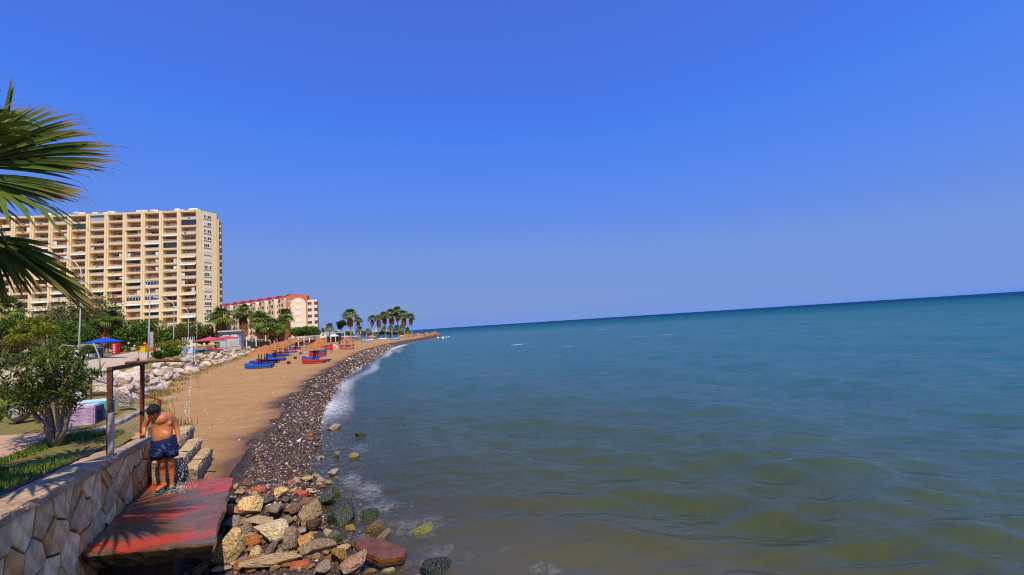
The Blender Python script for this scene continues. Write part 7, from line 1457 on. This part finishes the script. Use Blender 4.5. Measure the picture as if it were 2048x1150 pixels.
# ---- people of the beach
def figure(loc, H_, rz, pose, shirt, legs, hair, label, s_group='people on the beach', skinc=None):
    e = empty('person', loc, rz, label, 'person', s_group); k = H_ / 1.7
    if pose == 'stand': hip, sh_, hd = (0, 0, .88), (0, .0, 1.36), (0, -.01, 1.60); lg = [[(-.09, 0, .86), (-.10, -.03, .46), (-.10, 0, .05), (-.11, -.10, .03)], [(.09, 0, .86), (.11, -.05, .46), (.12, .02, .05), (.13, -.08, .03)]]; am = [[(-.19, 0, 1.36), (-.24, .02, 1.08), (-.22, -.06, .84)], [(.19, 0, 1.36), (.25, .03, 1.08), (.22, -.08, .86)]]
    else: hip, sh_, hd = (0, 0, .14), (0, .10, .58), (0, .07, .82); lg = [[(-.10, 0, .14), (-.12, -.36, .38), (-.12, -.62, .06), (-.12, -.72, .04)], [(.10, 0, .14), (.13, -.38, .34), (.14, -.66, .06), (.14, -.76, .04)]]; am = [[(-.19, .09, .56), (-.25, -.08, .34), (-.15, -.30, .34)], [(.19, .09, .56), (.26, -.06, .34), (.16, -.28, .32)]]
    V3 = lambda p: Vector(p) * k
    ms = [limb([(V3(hip), (.15 * k, .11 * k)), (V3(hip).lerp(V3(sh_), .5), (.14 * k, .10 * k)), (V3(sh_) - Vector((0, 0, .06)), (.17 * k, .10 * k)), (V3(sh_).lerp(V3(hd), .45), .055 * k), (V3(hd), .085 * k)], 3, 10, Vector((1, 0, 0))), ball(V3(hd), (.085 * k, .10 * k, .12 * k), None, 10)]
    for L_ in lg: ms.append(limb([(V3(p), r * k) for p, r in zip(L_, (.085, .06, .042, .035))], 3, 8))
    for A in am: ms.append(limb([(V3(p), r * k) for p, r in zip(A, (.05, .04, .034))], 3, 8))
    me = remesh(join_meshes('body', ms, []), .03 * k, 1); me.materials.clear(); me.materials.append(M_SKIN); link('body', me, e)
    hm = ball(V3(hd) + Vector((0, .02, .035)) * k, (.098 * k, .11 * k, .11 * k), None, 10); hm.materials.append(M_HAIR if hair is None else plain('hair_%d' % int(hair[0] * 999), hair)); link('hair', hm, e)
    if shirt: link('top', (lambda m_: (m_.materials.append(plain('cloth_%d_%d' % (int(shirt[0] * 999), int(shirt[2] * 999)), shirt, .8)), m_)[1])(limb([(V3(hip) + Vector((0, 0, .02)), (.175 * k, .135 * k)), (V3(hip).lerp(V3(sh_), .5), (.165 * k, .125 * k)), (V3(sh_) - Vector((0, 0, .03)), (.19 * k, .115 * k))], 3, 12, Vector((1, 0, 0)))), e)
    if legs:
        for L_ in lg: m_ = limb([(V3(p), r * k) for p, r in zip(L_[:2], (.115, .09))], 3, 10); m_.materials.append(plain('cloth_%d_%d' % (int(legs[0] * 999), int(legs[2] * 999)), legs, .8)); link('shorts', m_, e)
    return e
figure(gnd(663, 706.5), 1.75, .3, 'stand', (.52, .02, .03), (.52, .02, .03), (.10, .05, .03), 'woman in a red beach dress standing by the loungers')
figure(gnd(679, 697), 1.7, 1.2, 'stand', (.03, .03, .07), (.42, .25, .06), None, 'person in a dark top and ochre shorts behind the white seats')
q_ = gnd(698, 698); figure(q_ + Vector((-.3, -.2, .45)), 1.7, -.6, 'sit', None, (.30, .04, .05), None, 'person with bare back seated at the left of the couple'); figure(q_ + Vector((.75, 0, .45)), 1.7, .5, 'sit', None, (.02, .02, .05), None, 'dark-haired person seated at the right of the couple')
figure(gnd(622, 712), 1.5, 2.8, 'stand', (.03, .04, .10), (.03, .04, .10), None, 'child in dark clothes standing by the front right parasol')
q_ = gnd(414, 706); figure(q_ + Vector((0, .3, .45)), 1.85, 3.0, 'sit', (.55, .10, .02), (.2, .05, .03), None, 'woman in an orange top sitting with her back turned under the pink parasol', 'people at the kiosk'); q_ = gnd(429, 703); figure(q_ + Vector((0, .4, .45)), 1.85, 2.7, 'sit', (.012, .012, .015), (.015, .08, .42), None, 'person in a black top and blue trousers sitting at the kiosk', 'people at the kiosk')
q_ = gnd(399, 702); figure(q_ + Vector((0, 1.2, .0)), 1.6, .4, 'stand', (.60, .52, .45), (.3, .25, .2), None, 'person in pale clothes in the shade of the pink parasol', 'people at the kiosk')
for (u, v, lab) in ((1018, 709, 'swimmer whose dark head shows nearest in the sea'), (1093, 666, 'distant swimmer near the line of white crests'), (1060, 664, 'farthest swimmer left of the crests')):
    p = atz(u, v, 0); e = empty('person', (p.x, p.y, 0), .5, lab, 'person', 'swimmers'); s_ = .85; me = remesh(join_meshes('body', [ball((0, 0, .12 * s_), (.10 * s_, .11 * s_, .13 * s_), None, 12), limb([(Vector((0, 0, .08)), .06), (Vector((0, .05, -.1)), (.22, .12)), (Vector((0, .1, -.4)), (.2, .12))], 3, 10, Vector((1, 0, 0)))], []), .035, 1); me.materials.clear(); me.materials.append(M_SKIN); link('body', me, e); hm = ball((0, .03, .17 * s_), (.115 * s_, .125 * s_, .12 * s_), None, 10); hm.materials.append(M_HAIR); link('hair', hm, e)
# ------------------------------------------------------------------ look-alikes that share words are told apart by their order in view
def order_labels():
    byl = {}
    for o in COL.objects:
        if o.parent is None and o.get('label') and o.get('category'): byl.setdefault(o['label'], []).append(o)
    ORD = ['leftmost', 'second from left', 'third from left', 'fourth from left', 'fifth from left', 'sixth from left', 'seventh from left', 'eighth from left', 'ninth from left']
    for lab, L in byl.items():
        n = len(L)
        if n < 2 or n > 9: continue
        L.sort(key=lambda o: (o.location - CAM).dot(CR) / max((o.location - CAM).dot(FW), .1))
        names = ['left one', 'right one'] if n == 2 else ['left one', 'middle one', 'right one'] if n == 3 else ORD[:n - 1] + ['rightmost']
        for o, nm in zip(L, names): o['label'] = lab + ', ' + nm
order_labels()
